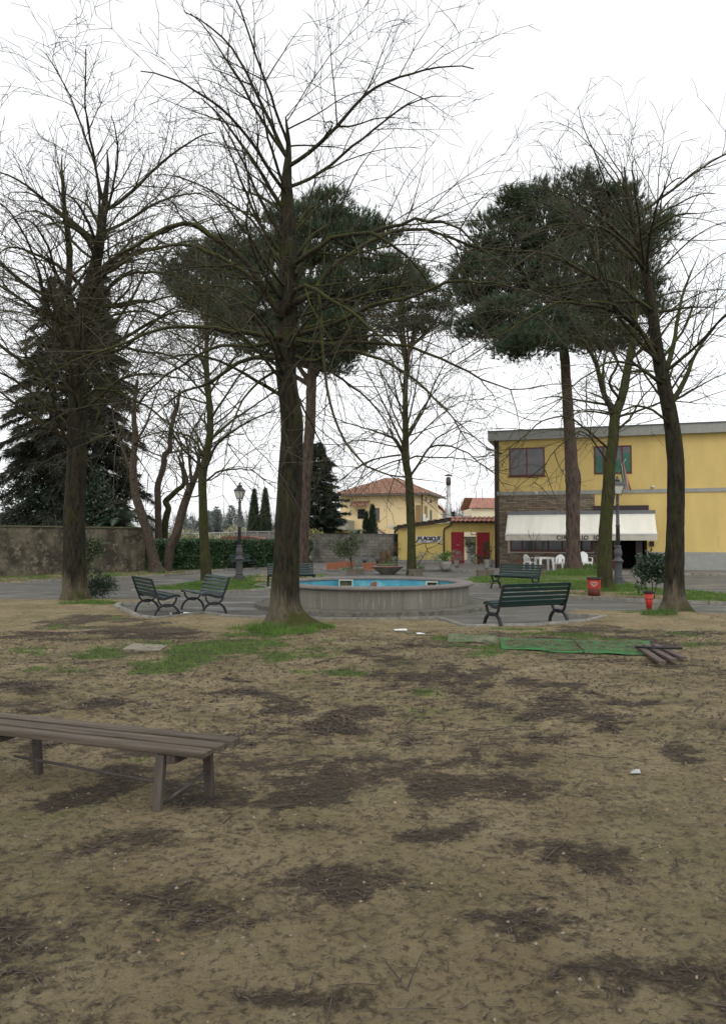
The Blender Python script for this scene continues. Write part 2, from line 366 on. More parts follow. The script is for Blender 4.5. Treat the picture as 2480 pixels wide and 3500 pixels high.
def unit(a): return a / np.maximum(np.linalg.norm(a, axis=1, keepdims=True), 1e-9)
def tris(C, D, L, W, rng):
    S = unit(np.cross(D, rng.normal(size=D.shape))) * (W[:, None] / 2)
    return np.stack([C - S, C + S, C + D * L[:, None]], 1).reshape(-1, 3)
def leaves(C, D, L, W, rng):
    S = unit(np.cross(D, rng.normal(size=D.shape))) * (W[:, None] / 2)
    M = C + D * L[:, None] * 0.5
    return np.stack([C, M - S, C + D * L[:, None], M + S], 1).reshape(-1, 3)
def tufts(C, D, k, L, W, spread, rng):
    n = len(C); CC = np.repeat(C, k, 0); DD = unit(np.repeat(D, k, 0) + rng.normal(size=(n * k, 3)) * spread)
    return tris(CC, DD, L * rng.uniform(0.7, 1.2, n * k), np.full(n * k, W), rng)
def ball(n, rng, inner=0.0):
    d = unit(rng.normal(size=(n, 3))); r = rng.uniform(inner ** 3, 1, n) ** (1 / 3)
    return d * r[:, None], d

def smooth_path(pts, step=0.25):
    P = [Vector(p) for p in pts]
    if len(P) == 2: P = [P[0], (P[0] + P[1]) / 2, P[1]]
    out = []
    for i in range(len(P) - 1):
        p0 = P[max(i - 1, 0)]; p1 = P[i]; p2 = P[i + 1]; p3 = P[min(i + 2, len(P) - 1)]
        n = max(1, int((p2 - p1).length / step))
        for k in range(n):
            t = k / n
            out.append(0.5 * ((2 * p1) + (-p0 + p2) * t + (2 * p0 - 5 * p1 + 4 * p2 - p3) * t * t + (-p0 + 3 * p1 - 3 * p2 + p3) * t ** 3))
    out.append(P[-1]); return out

# ------------------------------------------------------------------ ground
W = lambda l: [gp(a, b).xy if not isinstance(a, str) else Vector((b[0], b[1])) for a, b in l]
near_line = [(-600, 2052), (296, 2054), (343, 2052), (470, 2053), (612, 2056), (606, 2064), (410, 2069), (396, 2077), (470, 2114), (535, 2120), (697, 2104), (779, 2114),
             (895, 2119), (1082, 2124), (1504, 2124), (1592, 2149), (1817, 2146), (1938, 2137), (1998, 2131), (2062, 2114), (1893, 2104), (1972, 2089), (2188, 2097), (2900, 2112)]
S_near = W(near_line) + [Vector((60, -30)), Vector((-60, -30))]
bed_line = [(-600, 2005), (100, 1990), (333, 1980), (560, 1971), (675, 1962), (636, 1958), (792, 1948), (1062, 1938)]
S_bed = W(bed_line) + [Vector((-4.2, 75)), Vector((-60, 75))]
left_line = [(455, 2021), (624, 2025), (774, 2028), (925, 2017), (872, 2004), (960, 1999), (1090, 1985)]
S_left = W(left_line + [(1118, 1966), (935, 1963), (760, 1981), (620, 1998)])
right_line = [(1590, 2000), (1649, 2001), (1722, 2009), (1938, 2045), (2209, 2058), (2900, 2085)]
S_right = W(right_line + [(2900, 2060), (2209, 2013), (2124, 1989), (2090, 1966), (1960, 1960), (1830, 1966), (1620, 1974), (1585, 1988)])

def seg_dist(X, Y, poly):
    D = np.full(X.shape, 1e9); n = len(poly)
    for i in range(n):
        a, b = poly[i], poly[(i + 1) % n]; dx, dy = b[0] - a[0], b[1] - a[1]; l2 = dx * dx + dy * dy + 1e-12
        t = np.clip(((X - a[0]) * dx + (Y - a[1]) * dy) / l2, 0, 1)
        D = np.minimum(D, np.hypot(X - a[0] - t * dx, Y - a[1] - t * dy))
    return D
def inside(X, Y, poly):
    r = np.zeros(X.shape, bool); n = len(poly)
    for i in range(n):
        a, b = poly[i], poly[(i + 1) % n]
        if abs(a[1] - b[1]) < 1e-12: continue
        c = ((a[1] > Y) != (b[1] > Y)) & (X < (b[0] - a[0]) * (Y - a[1]) / (b[1] - a[1]) + a[0])
        r ^= c
    return r
def vnoise(X, Y, s, seed=0, octv=4):
    rs = np.random.RandomState(seed); T = rs.rand(128, 128); out = np.zeros(X.shape); amp, tot = 1.0, 0
    for o in range(octv):
        x = X * s * 2 ** o + 31.7 * o; y = Y * s * 2 ** o + 17.3 * o
        xi = np.floor(x).astype(int); yi = np.floor(y).astype(int); fx = x - xi; fy = y - yi
        fx = fx * fx * (3 - 2 * fx); fy = fy * fy * (3 - 2 * fy)
        g = lambda a, b: T[a % 128, b % 128]
        out += amp * ((g(xi, yi) * (1 - fx) + g(xi + 1, yi) * fx) * (1 - fy) + (g(xi, yi + 1) * (1 - fx) + g(xi + 1, yi + 1) * fx) * fy)
        tot += amp; amp *= 0.55
    return out / tot
SOILS = [S_near, S_bed, S_left, S_right]
MOUNDS = [(985, 2150, 1.1, 0.07), (1960, 1963, 2.2, 0.28), (2067, 2028, 1.0, 0.06), (2290, 2105, 0.9, 0.08), (262, 2056, 1.2, 0.06), (707, 1995, 0.9, 0.06), (540, 1957, 1.2, 0.08)]
MW = [(gp(a, b).x, gp(a, b).y, r, h) for a, b, r, h in MOUNDS]
def soil_height(X, Y):
    X = np.asarray(X, float); Y = np.asarray(Y, float); h = np.full(X.shape, -0.05)
    for S in SOILS:
        ins = inside(X, Y, S); d = seg_dist(X, Y, S)
        t = np.clip((np.where(ins, d, -d) + 0.06) / 0.1, 0, 1)
        bumps = (vnoise(X, Y, 0.9, 3) - 0.5) * 0.07 + (vnoise(X, Y, 4.0, 4, 2) - 0.5) * 0.022
        far = np.clip(d / 0.6, 0, 1)
        top = 0.05 + bumps * far
        for mx_, my_, r, hh in MW:
            top = top + hh * np.exp(-((X - mx_) ** 2 + (Y - my_) ** 2) / (r * r * 0.5)) * far
        h = np.maximum(h, -0.05 + (top + 0.05) * t)
    return h
def sz(x, y): return float(soil_height(np.array([x]), np.array([y]))[0])

GB = [(640,2250,330,60,.7),(930,2250,260,40,.66),(300,2210,200,45,.5),(1180,2270,220,35,.42),(1750,2190,330,45,.5),(420,2320,200,30,.4),(1700,2470,110,16,.35),(1480,2400,200,30,.28),(985,2165,150,20,.68),(870,2195,180,34,.95),(700,2228,170,34,.95),(560,2262,140,34,.85),(310,2240,90,20,.75),(300,2290,130,26,.6),(740,2272,90,22,.7),
      (270,2330,70,22,.5),(1110,2240,120,20,.5),(1060,2172,70,14,.95),(1190,2228,90,18,.55),(330,2064,70,12,1.0),(270,2130,120,20,.45),
      (1750,2164,270,13,.95),(1640,2225,90,22,.6),(1720,2212,40,22,.9),(2000,2160,170,11,.7),(1950,2180,280,9,.8),(2240,2108,80,12,1.0),(1560,2176,70,14,.7),(2000,2246,300,7,.8),
      (1450,2450,110,20,.3),(1330,2500,120,25,.25),(2110,2520,60,15,.3),(460,2195,90,12,.4),(640,2150,200,10,.4),(330,2745,110,25,.6),(350,2610,90,22,.5),
      (400,2370,150,20,.35),(1820,2190,200,40,.3),(200,2230,150,25,.4),(2350,2200,120,25,.4), (1000,2260,130,18,.4),(900,2300,90,15,.3)]
LB = [(1290,2262,95,42),(1277,2336,115,30),(1427,2311,120,30),(1538,2336,85,24),(1675,2392,115,36),(1644,2299,70,24),(1911,2445,160,36),(1961,2355,120,30),(2080,2482,120,28),
      (2110,2411,110,20),(1576,2628,75,45),(1737,2647,125,20),(1395,2662,130,50),(1613,2722,230,32),(1900,2535,65,15),(813,2400,110,26),(966,2394,110,26),(1102,2452,115,24),
      (1194,2470,110,20),(1071,2716,150,42),(966,2238,90,16),(886,2322,100,18),(332,2414,170,34),(394,2580,150,40),(585,2753,160,25),(300,2700,120,45),(1500,2380,60,16),
      (1240,2420,70,18),(350,2130,230,22),(520,2165,200,16),(2150,2200,140,25),(2100,2160,180,20),(1350,2560,60,16),(1200,2620,60,14),(700,2560,50,12),(1800,2760,180,20),
      (900,2870,200,45),(1500,2900,220,40),(400,2950,200,50),(2000,2950,260,55),(1200,3050,250,60),(700,3150,260,60),(1700,3200,280,60),(2200,3350,300,70),(1000,3380,300,60),(100,2600,100,40),(2350,2600,100,40),(80,2350,120,30)]
def masks(X, Y):
    wa = (vnoise(X, Y, 1.7, 31, 5) - 0.5) * 1.5; wb = (vnoise(X, Y, 1.5, 37, 5) - 0.5) * 2.2; sc_ = np.clip(Y / 9, .45, 1.4)
    px, py = proj(X + wa * sc_, np.maximum(Y + wb * sc_, 1.5), 0.03); n1 = vnoise(X, Y, 1.6, 11, 5); n2 = vnoise(X, Y, 2.1, 23, 5); n3 = vnoise(X * .8, Y * 1.6, 0.9, 41, 5)
    g = np.zeros(X.shape); l = np.zeros(X.shape)
    ok = Y > 2.0
    for a, b, rx, ry, s in GB:
        e = 1 - ((px - a) / rx) ** 2 - ((py - b) / ry) ** 2
        g = np.maximum(g, np.where(ok, np.clip(e * 1.2, 0, 1) * s, 0))
    for a, b, rx, ry in LB:
        e = 1 - ((px - a) / rx) ** 2 - ((py - b) / ry) ** 2
        l = np.maximum(l, np.where(ok, np.clip(e + 0.25, 0, 1), 0))
    insL = inside(X, Y, S_left); insR = inside(X, Y, S_right); insB = inside(X, Y, S_bed)
    gl = np.where(insL, np.clip(1.0 - 0.5 * np.clip((px - 840) / 60, 0, 1) * np.clip((2010 - py) / 30, 0, 1), 0, 1), 0)
    bare = np.exp(-((px - 2075) / 120) ** 2 - ((py - 2043) / 16) ** 2) + np.exp(-((px - 1900) / 120) ** 2 - ((py - 2022) / 8) ** 2) * 0.7
    gr = np.where(insR, np.clip(1.0 - 1.3 * bare, 0, 1), 0)
    gb = np.where(insB, 0.45 * np.clip((py - 1945) / 15, 0, 1), 0)
    g = np.maximum(g, np.maximum(gl * 0.95, np.maximum(gr, gb)))
    l = np.maximum(l, np.where(insB, 0.6, 0)); l = np.maximum(l, np.where(insR, bare * 0.6, 0))
    g = np.clip((g + (n1 - 0.5) * 2.0 - 0.22) * 1.35, 0, 1) * (g > 0.02)
    l = np.clip(l * .85 + np.clip((n3 - .50) * 2.8, 0, .6) * (Y < 14) + (n2 - 0.5) * 1.3 - 0.12, 0, 1)
    l = l * (1 - 0.6 * g)
    return g, l

gx = np.arange(-24, 26, 0.12); gy = np.arange(-4, 54, 0.13)
GX, GY = np.meshgrid(gx, gy); GZ = soil_height(GX, GY); GM, LM = masks(GX, GY)
nx, ny = len(gx), len(gy)
ii = (np.arange(ny - 1)[:, None] * nx + np.arange(nx - 1)[None, :]).ravel()
fidx = np.stack([ii, ii + 1, ii + nx + 1, ii + nx], 1)

def soil_mat():
    m = bpy.data.materials.new('park_soil'); m.use_nodes = True; nt = m.node_tree; N, L = nt.nodes, nt.links
    b = N['Principled BSDF']; b.inputs['Roughness'].default_value = 0.95; b.inputs['Specular IOR Level'].default_value = 0.15
    tc = N.new('ShaderNodeTexCoord')
    def nz(scale, detail=8, rough=0.65):
        n = N.new('ShaderNodeTexNoise'); n.inputs['Scale'].default_value = scale; n.inputs['Detail'].default_value = detail; n.inputs['Roughness'].default_value = rough
        L.new(tc.outputs['Object'], n.inputs['Vector']); return n.outputs['Fac']
    def rng_(v, a, b_, c=0, d=1):
        r = N.new('ShaderNodeMapRange'); r.inputs['From Min'].default_value = a; r.inputs['From Max'].default_value = b_
        r.inputs['To Min'].default_value = c; r.inputs['To Max'].default_value = d; L.new(v, r.inputs['Value']); return r.outputs[0]
    def mix(f, a, b_):
        x = N.new('ShaderNodeMix'); x.data_type = 'RGBA'
        L.new(f, x.inputs['Factor'])
        for s_, v in (('A', a), ('B', b_)):
            if isinstance(v, tuple): x.inputs[s_].default_value = (*v, 1)
            else: L.new(v, x.inputs[s_])
        return x.outputs['Result']
    def math_(op, a, b_, c=None):
        x = N.new('ShaderNodeMath'); x.operation = op
        for i, v in enumerate((a, b_, c)):
            if v is None: continue
            if isinstance(v, (int, float)): x.inputs[i].default_value = v
            else: L.new(v, x.inputs[i])
        x.use_clamp = False; return x.outputs[0]
    base = mix(rng_(nz(1.3), 0.35, 0.65), (0.255, 0.198, 0.108), (0.375, 0.305, 0.182))
    base = mix(rng_(nz(20, 9, .75), 0.52, 0.62, 0, .85), base, (0.085, 0.068, 0.045))
    base = mix(rng_(nz(90, 4), 0.60, 0.72, 0, 0.6), base, (0.075, 0.06, 0.045))
    base = mix(rng_(nz(0.8, 10, .7), 0.48, 0.66, 0, 0.6), base, (0.145, 0.14, 0.055))
    base = mix(rng_(nz(75, 10, .85), 0.5, 0.6, 0, .45), base, (0.11, 0.085, 0.055))
    base = mix(rng_(nz(48, 10, .85), 0.56, 0.64, 0, .5), base, (0.42, 0.36, 0.25))
    la = N.new('ShaderNodeAttribute'); la.attribute_name = 'litter'; ga = N.new('ShaderNodeAttribute'); ga.attribute_name = 'grass'
    lf = rng_(math_('MULTIPLY_ADD', nz(9, 9, 0.72), 3.4, math_('MULTIPLY_ADD', la.outputs['Fac'], 1.0, -1.97)), -0.12, 0.3, 0, 0.85)
    lc = mix(rng_(nz(35, 8, .8), 0.45, 0.62), (0.036, 0.028, 0.023), (0.115, 0.088, 0.068))
    base = mix(lf, base, lc)
    gf = rng_(math_('MULTIPLY_ADD', nz(12, 12, 0.8), 2.6, math_('MULTIPLY_ADD', ga.outputs['Fac'], 1.3, -1.8)), -0.05, 0.35, 0, 0.85)
    gc = mix(rng_(nz(50, 6), 0.35, 0.65), (0.05, 0.085, 0.016), (0.10, 0.17, 0.03))
    base = mix(gf, base, gc)
    L.new(base, b.inputs['Base Color'])
    bp = N.new('ShaderNodeBump'); bp.inputs['Strength'].default_value = 1.0; bp.inputs['Distance'].default_value = 0.04
    L.new(nz(34, 14, 0.85), bp.inputs['Height']); L.new(bp.outputs[0], b.inputs['Normal'])
    return m
SOIL = soil_mat()
soil = np_mesh('ground', np.stack([GX, GY, GZ], -1).reshape(-1, 3), 4, SOIL, fidx=fidx)
for nm, arr in (('grass', GM), ('litter', LM)):
    a = soil.data.attributes.new(nm, 'FLOAT', 'POINT'); a.data.foreach_set('value', arr.ravel().astype(np.float32))
soil.data.polygons.foreach_set('use_smooth', np.ones(len(soil.data.polygons), dtype=bool))
tag(soil, kind='structure')
t = MB(); t.poly([(-700, -60, -0.12), (700, -60, -0.12), (700, 900, -0.12), (-700, 900, -0.12)])
tag(t.build('terrain', SOIL), kind='structure')

def asphalt_mat():
    m = mat('worn_asphalt', (0.135, 0.128, 0.105), (0.085, 0.082, 0.07), 0.9, 0.75, 0.5, 70, c3=(0.17, 0.165, 0.15), s3=2.2, t3=0.60)
    N, L = m.node_tree.nodes, m.node_tree.links; b = N['Principled BSDF']
    tc = N.new('ShaderNodeTexCoord'); mp = N.new('ShaderNodeMapping'); mp.inputs['Scale'].default_value = (0.35, 1.0, 1)
    n = N.new('ShaderNodeTexNoise'); n.inputs['Scale'].default_value = 1.0; n.inputs['Detail'].default_value = 6
    L.new(tc.outputs['Object'], mp.inputs[0]); L.new(mp.outputs[0], n.inputs['Vector'])
    r = N.new('ShaderNodeMapRange'); r.inputs['From Min'].default_value = 0.50; r.inputs['From Max'].default_value = 0.62; r.inputs['To Min'].default_value = 0.85; r.inputs['To Max'].default_value = 0.42
    L.new(n.outputs['Fac'], r.inputs['Value']); L.new(r.outputs[0], b.inputs['Roughness'])
    return m
ASPH = asphalt_mat()
t = MB(); t.poly([(-40, 11, 0), (45, 11, 0), (45, 60, 0), (-40, 60, 0)])
tag(t.build('paved_path', ASPH), kind='structure')

# pavement (raised terrace in front of the buildings)
PV = [gp(1030, 1947), gp(1088, 1948), gp(1400, 1952), gp(1700, 1957), gp(2240, 1965), gp(2900, 1974)]
PAVE = mat('pavement_asphalt', (0.165, 0.155, 0.135), (0.115, 0.108, 0.095), 1.2, 0.8, 0.4, 60, c3=(0.20, 0.19, 0.17), s3=2, t3=0.58)
t = MB(); t.prism([(p.x, p.y + 0.14) for p in PV] + [(60, 100), (-4.3, 100)], -0.02, 0.095)
tag(t.build('pavement', PAVE), kind='structure')

# kerbs
KERB = mat('kerb_stone', (0.30, 0.285, 0.245), (0.17, 0.16, 0.135), 7, 0.9, 0.6, 40, island=0.18)
def kerb(line, name, h=0.085, w=0.13, seg=0.8, world=False, z0=-0.03):
    rng = random.Random(len(line)); mb = MB()
    P = [Vector(p) for p in line]
    for a, b in zip(P[:-1], P[1:]):
        d = b - a; Ln = d.length
        if Ln < 0.05: continue
        n = max(1, round(Ln / seg)); d.normalize(); nn = Vector((-d.y, d.x))
        for k in range(n):
            s0 = a + d * (Ln * k / n + (0.008 if k else -0.03)); s1 = a + d * (Ln * (k + 1) / n - (0.008 if k < n - 1 else -0.03))
            hh = h + rng.uniform(-0.012, 0.012); j = nn * rng.uniform(-0.012, 0.012); e = 0.012
            mb.hexa([(*(s0 + j + nn * w / 2), z0), (*(s1 + j + nn * w / 2), z0), (*(s1 + j - nn * w / 2), z0), (*(s0 + j - nn * w / 2), z0),
                     (*(s0 + j + nn * (w / 2 - e) + d * e), hh), (*(s1 + j + nn * (w / 2 - e) - d * e), hh + rng.uniform(-.006, .006)), (*(s1 + j - nn * (w / 2 - e) - d * e), hh), (*(s0 + j - nn * (w / 2 - e) + d * e), hh)])
    return tag(mb.build(name, KERB), kind='structure')
kerb(W(near_line)[5:21], 'kerb')
kerb(W(bed_line)[1:5], 'kerb'); kerb(W(bed_line)[5:], 'kerb')
kerb(W(left_line), 'kerb'); kerb(W(right_line), 'kerb')
kerb([p.xy + Vector((0, 0.07)) for p in PV], 'kerb', h=0.105, w=0.16)
# puddle in the left bench bay
pm = mat('puddle_water', (0.02, 0.02, 0.02), rough=0.02, spec=0.9)
pc = gp(650, 2098); t = MB()
pp = []
for k in range(28):
    a = 2 * math.pi * k / 28; r = 1 + 0.22 * math.sin(3 * a + 1) + 0.12 * math.sin(7 * a)
    pp.append((pc.x + 0.52 * r * math.cos(a), pc.y + 0.30 * r * math.sin(a) - .1 * math.cos(a), 0.005))
t.poly(pp); tag(t.build('puddle', pm), kind='structure')
# ------------------------------------------------------------------ distant setting
def far_wood():
    rng = np.random.default_rng(5); mb = MB(); r = random.Random(5)
    for k in range(520):
        px = r.uniform(1480, 1720) if k % 2 else r.uniform(500, 960)
        Y = r.uniform(150, 190); b = at(px, 1845, Y); H = r.uniform(7, 10.5) * (1.0 if k % 2 else 0.75)
        p = Vector((b.x, Y, 0)); pts = [p, p + Vector((r.uniform(-.3, .3), 0, H * .5)), p + Vector((r.uniform(-.8, .8), 0, H))]
        mb.tube(pts, [.14, .09, .03], 3, False)
        for j in range(7):
            q = p + Vector((0, 0, H * r.uniform(.3, .85))); e = q + Vector((r.uniform(-1.3, 1.3), r.uniform(-1, 1), r.uniform(.8, 2.2)))
            mb.tube([q, e], [.05, .02], 3, False)
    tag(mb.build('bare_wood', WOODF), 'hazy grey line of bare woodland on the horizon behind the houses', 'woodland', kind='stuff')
    V = []
    for k in range(60):
        px = rng.uniform(600, 960); Y = rng.uniform(120, 150); H = rng.uniform(3, 7.0); b = at(px, 1845, Y); n = 520
        if 700 < px < 840: H += .6
        t = rng.uniform(0, 1, n); a = rng.uniform(0, 6.28, n); R = (1 - t) * H * 0.26 * rng.uniform(.5, 1.1, n)
        C = np.stack([b.x + R * np.cos(a), Y + R * np.sin(a), t * H], 1); D = unit(np.stack([np.cos(a), np.sin(a), rng.uniform(-.2, .8, n)], 1))
        V.append(tris(C, D, np.full(n, .6), np.full(n, .17), rng))
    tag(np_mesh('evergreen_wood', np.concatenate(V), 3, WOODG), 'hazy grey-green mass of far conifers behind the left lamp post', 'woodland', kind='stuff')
    V = []
    n = 7000; px = rng.uniform(560, 960, n); Y = rng.uniform(78, 110, n)
    h = (1.2 + 2.1 * vnoise(px, Y * 0, 0.02, 7, 3)) * rng.uniform(0.2, 1.0, n)
    C = np.stack([(px - 1240) / F * Y, Y, h + 0.3], 1); D = unit(rng.normal(size=(n, 3)) + np.array([0, 0, .6]))
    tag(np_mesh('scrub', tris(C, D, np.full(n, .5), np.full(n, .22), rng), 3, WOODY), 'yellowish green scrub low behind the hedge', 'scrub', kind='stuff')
far_wood()

# ------------------------------------------------------------------ buildings
def win(parent, x0, x1, z0, z1, fy, frame=REDFR, glass=GLASSD, mull=(), bar=0.06, rec=0.05, sill=None, surround=None, horiz=(), name='window'):
    """window on a wall facing local -y; wall face at y=fy"""
    f = MB(); d0, d1 = fy - 0.035, fy + 0.02
    f.b2(x0, d0, z0, x0 + bar, d1, z1); f.b2(x1 - bar, d0, z0, x1, d1, z1)
    f.b2(x0 + bar, d0, z0, x1 - bar, d1, z0 + bar); f.b2(x0 + bar, d0, z1 - bar, x1 - bar, d1, z1)
    for m_ in mull: f.b2(m_ - bar / 2, d0 + .004, z0 + bar, m_ + bar / 2, d1, z1 - bar)
    w = f.build(name, frame, parent)
    g = MB(); g.b2(x0 + bar * .5, fy - 0.012, z0 + bar * .5, x1 - bar * .5, fy - 0.004, z1 - bar * .5); g.build('pane', glass, w)
    if sill:
        s = MB(); s.b2(x0 - .08, fy - .12, z0 - .06, x1 + .08, fy + .01, z0 - .002); s.build('sill', sill, w)
    return w

# --- bar building on the right
A0 = gp(1692, 1941, 0.095); A0 = Vector((A0.x, A0.y, 0.095)); BROT = -0.295
def loc_inv(px, py, org, rot, yo=0.0):
    """pixel -> (x,z) on plane local y=yo of a frame at org rotated rot"""
    c, s = math.cos(rot), math.sin(rot); n = Vector((-s, c, 0)); d = ray(px, py); o = Vector((0, 0, EYE))
    t = (Vector(org) + n * yo - o).dot(n) / d.dot(n); p = o + d * t - Vector(org)
    return p.x * c + p.y * s, p.z
def D(cx, cy, yo=0.0): return loc_inv(1640 + cx / 2.662, 1420 + cy / 2.662, A0, BROT, yo)
bar = empty('bar_building', A0, BROT, 'two-storey yellow building with rough stone ground floor and long cream awning', 'building')
xr = 15.0; zt = D(500, 140)[1]; zc = D(500, 222)[1]; zb1 = D(500, 689)[1]; zb0 = D(500, 722)[1]
xl = D(150, 600)[0]; xs = D(1040, 800)[0]
dx0, _ = D(1185, 1400); dx1, _ = D(1520, 1400); ztop_door = D(1300, 1030)[1] + 0.35
m = MB(); m.b2(xl, 0, zb1, xr, 10, zc)                                   # upper storey
m.b2(xs, 0.001, ztop_door, xr, 10, zb0)
m.b2(dx1, 0.001, 0.95, xr, 10, ztop_door)
m.build('upper_wall', YELLOW, bar)
m = MB(); m.b2(xl - .45, -.35, zc, xr, 10.3, zt); m.build('cornice', GREYB, bar)
m = MB(); m.b2(xl - .47, -.40, zt, xr, 10.4, zt + .05); m.build('roof_edge', mat('dark_flashing', (.10, .11, .11), rough=.5), bar)
m = MB(); m.b2(xl, -.05, zb0, xr, 10, zb1); m.build('string_course', GREYB, bar)
m = MB(); m.b2(xl, -.03, ztop_door, xs, 9.9, zb0 - .002); m.b2(xl, -.03, -.2, dx0, 9.9, ztop_door); m.build('stone_facing', STONE, bar)
m = MB(); m.b2(dx1, -.02, -.2, xr, 9.8, .95); m.build('plinth', GREYB, bar)
# doorway recess
m = MB(); m.b2(dx0 + .002, 2.2, -.1, dx1 - .002, 2.3, ztop_door); m.b2(dx0 + .002, .03, -.12, dx1 - .002, 2.2, -.02); m.build('doorway_recess', BLACK, bar)
xa, xb = D(1190, 1300)[0], D(1272, 1300)[0]
dr = MB(); dr.b2(xa, .05, 0, xa + .08, .11, 2.05); dr.b2(xb - .08, .05, 0, xb, .11, 2.05); dr.b2(xa + .08, .05, 1.97, xb - .08, .11, 2.05); dr.b2(xa + .08, .05, 0, xb - .08, .11, .5); dr.b2(xa + .08, .055, .98, xb - .08, .11, 1.06)
dro = dr.build('door', REDFR, bar)
m = MB(); m.b2(xa + .06, .07, .48, xb - .06, .08, 2.0); m.build('pane', GLASSD, dro)
m = MB(); m.b2(xa + .14, .045, 1.15, xb - .14, .053, 1.75); m.build('notice', mat('faded_notice', (.16, .14, .125), rough=.8), dro)
xa, xb = D(1415, 1300)[0], D(1475, 1300)[0]
m = MB(); m.b2(xa, .05, 0, xb, .10, 2.05); m.build('door', mat('dark_brown_door', (.04, .03, .028), rough=.5), bar)
# windows
x0, z1 = D(262, 300); x1, z0 = D(586, 546)
win(bar, x0, x1, z0, z1, 0, glass=GLASSG, mull=[(x0 + x1) / 2], sill=mat('red_sill', (.11, .03, .03), rough=.6))
x0, z1 = D(1033, 282); x1, z0 = D(1378, 528); w2 = win(bar, x0, x1, z0, z1, 0, glass=mat('reflecting_glass', (.11, .14, .13), (.05, .07, .07), 1.5, 0.15, spec=.7), mull=[x0 + (x1 - x0) * .25, x0 + (x1 - x0) * .5, x0 + (x1 - x0) * .75], bar=.075)
m = MB()
for a, b, c in ((.03, .22, .62), (.53, .7, .5), (.78, .97, .72)): m = MB(); m.b2(x0 + (x1 - x0) * a, -.022, z0 + .07, x0 + (x1 - x0) * b, -.016, z0 + (z1 - z0) * c); m.build('blind', mat('green_blind', (.03, .12, .08), (.06, .17, .12), 2, .7), w2)
# ground floor window
x0, z1 = D(248, 1110, -.03); x1, z0 = D(1020, 1243, -.03); z1 += .25
m = MB(); m.b2(x0, -.10, z0 - .07, x1 + .1, -.031, z0); m.b2(x0, -.08, z0, x0 + .15, -.031, z1); m.b2(x0, -.08, z1, x1 + .1, -.031, z1 + .12); m.build('window_surround', mat('beige_surround', (.42, .38, .31), rough=.9), bar)
xw = x0 + .15; wd = x1 - xw
win(bar, xw, x1, z0, z1, -.03, mull=[xw + wd * k for k in (.15, .31, .47, .64, .82)], bar=.075, glass=mat('bar_window_glass', (.025, .028, .032), rough=.08, spec=.6))
# dark fascia panel
x0, z1 = D(1028, 822, -.15); x1, z0 = D(1532, 872, -.15)
m = MB(); m.b2(x0, -.16, z0, x1, -.032, z1); m.build('sign_panel', mat('dark_sign_panel', (.035, .02, .024), rough=.5), bar)
x0, z1 = D(1540, 1145); x1, z0 = D(1580, 1190)
m = MB(); m.b2(x0, -.12, z0, x1, -.002, z1); m.build('letter_box', BLKPL, bar)
# awning
x0, zz1 = D(243, 880, -.15); x1, _ = D(1590, 880, -.15); _, zz0 = D(500, 904, -.15)
m = MB(); m.b2(x0, -.22, zz0 + .02, x1, -.033, zz1 + .03); m.b2(x0 - .02, -.26, zz0, x1, -.225, zz0 + .09); cas = m.build('awning_cassette', mat('awning_box_grey', (.16, .165, .17), rough=.5), bar)
AX0, AX1, ZB, PJ = x0 + .05, x1 - .03, zz0 + .01, 1.55
_, ZF = D(500, 1081, -PJ); _, ZV = D(500, 1137, -PJ)
aw = MB(); n = 40
for i in range(n):
    for j in range(6):
        def P(i_, j_):
            x = AX0 + (AX1 - AX0) * i_ / n; t_ = j_ / 6; sag = -.045 * math.sin(math.pi * t_) + .012 * math.sin(i_ * .9) * t_
            return (x, -.24 - (PJ - .24) * t_, ZB + (ZF - ZB) * t_ + sag)
        if i == 0 and j == 0: aw.v += [P(a_, b_) for a_ in range(n + 1) for b_ in range(7)]
        k = i * 7 + j; aw.face((k, k + 1, k + 8, k + 7), True)
awn = aw.build('awning', AWN, bar); sol = awn.modifiers.new('thick', 'SOLIDIFY'); sol.thickness = .006
m = MB(); m.b2(AX0 - .03, -PJ - .05, ZF - .03, AX1 + .03, -PJ + .01, ZF + .025); m.build('front_bar', ALU, awn)
m = MB()
for k in range(n):
    xa = AX0 + (AX1 - AX0) * k / n; xb = AX0 + (AX1 - AX0) * (k + 1) / n; ya = -PJ - .02 + .012 * math.sin(k * 1.1); yb = -PJ - .02 + .012 * math.sin((k + 1) * 1.1)
    m.hexa([(xa, ya - .003, ZV), (xb, yb - .003, ZV), (xb, yb + .003, ZV), (xa, ya + .003, ZV), (xa, ya - .003, ZF - .03), (xb, yb - .003, ZF - .03), (xb, yb + .003, ZF - .03), (xa, ya + .003, ZF - .03)])
m.build('valance', AWNV, awn)
m = MB()
for x in (AX0 + .6, (AX0 + AX1) / 2, AX1 - .6):
    m = MB(); m.tube([(x, -.2, ZB - .08), (x + .5, -.9, (ZB + ZF) / 2 - .12), (x, -PJ + .02, ZF - .01)], .025, 6); m.build('folding_arm', ALU, awn)
def text_mesh(s, size, name, mat_, parent, loc, rot, ext=0.004, bold=0.0, shear=0.0):
    cu = bpy.data.curves.new('lettering', 'FONT'); cu.body = s; cu.size = size; cu.extrude = ext; cu.offset = bold; cu.shear = shear
    cu.align_x = 'CENTER'; cu.align_y = 'CENTER'
    ob = bpy.data.objects.new('tmp', cu); COL.objects.link(ob)
    dg = bpy.context.evaluated_depsgraph_get(); me = bpy.data.meshes.new_from_object(ob.evaluated_get(dg)); bpy.data.objects.remove(ob); bpy.data.curves.remove(cu)
    me.materials.clear(); me.materials.append(mat_)
    for p in me.polygons: p.material_index = 0
    R = Matrix.Translation(loc) @ rot.to_4x4(); me.transform(R); me.update()
    return me
RX = Matrix.Rotation(math.radians(90), 3, 'X')
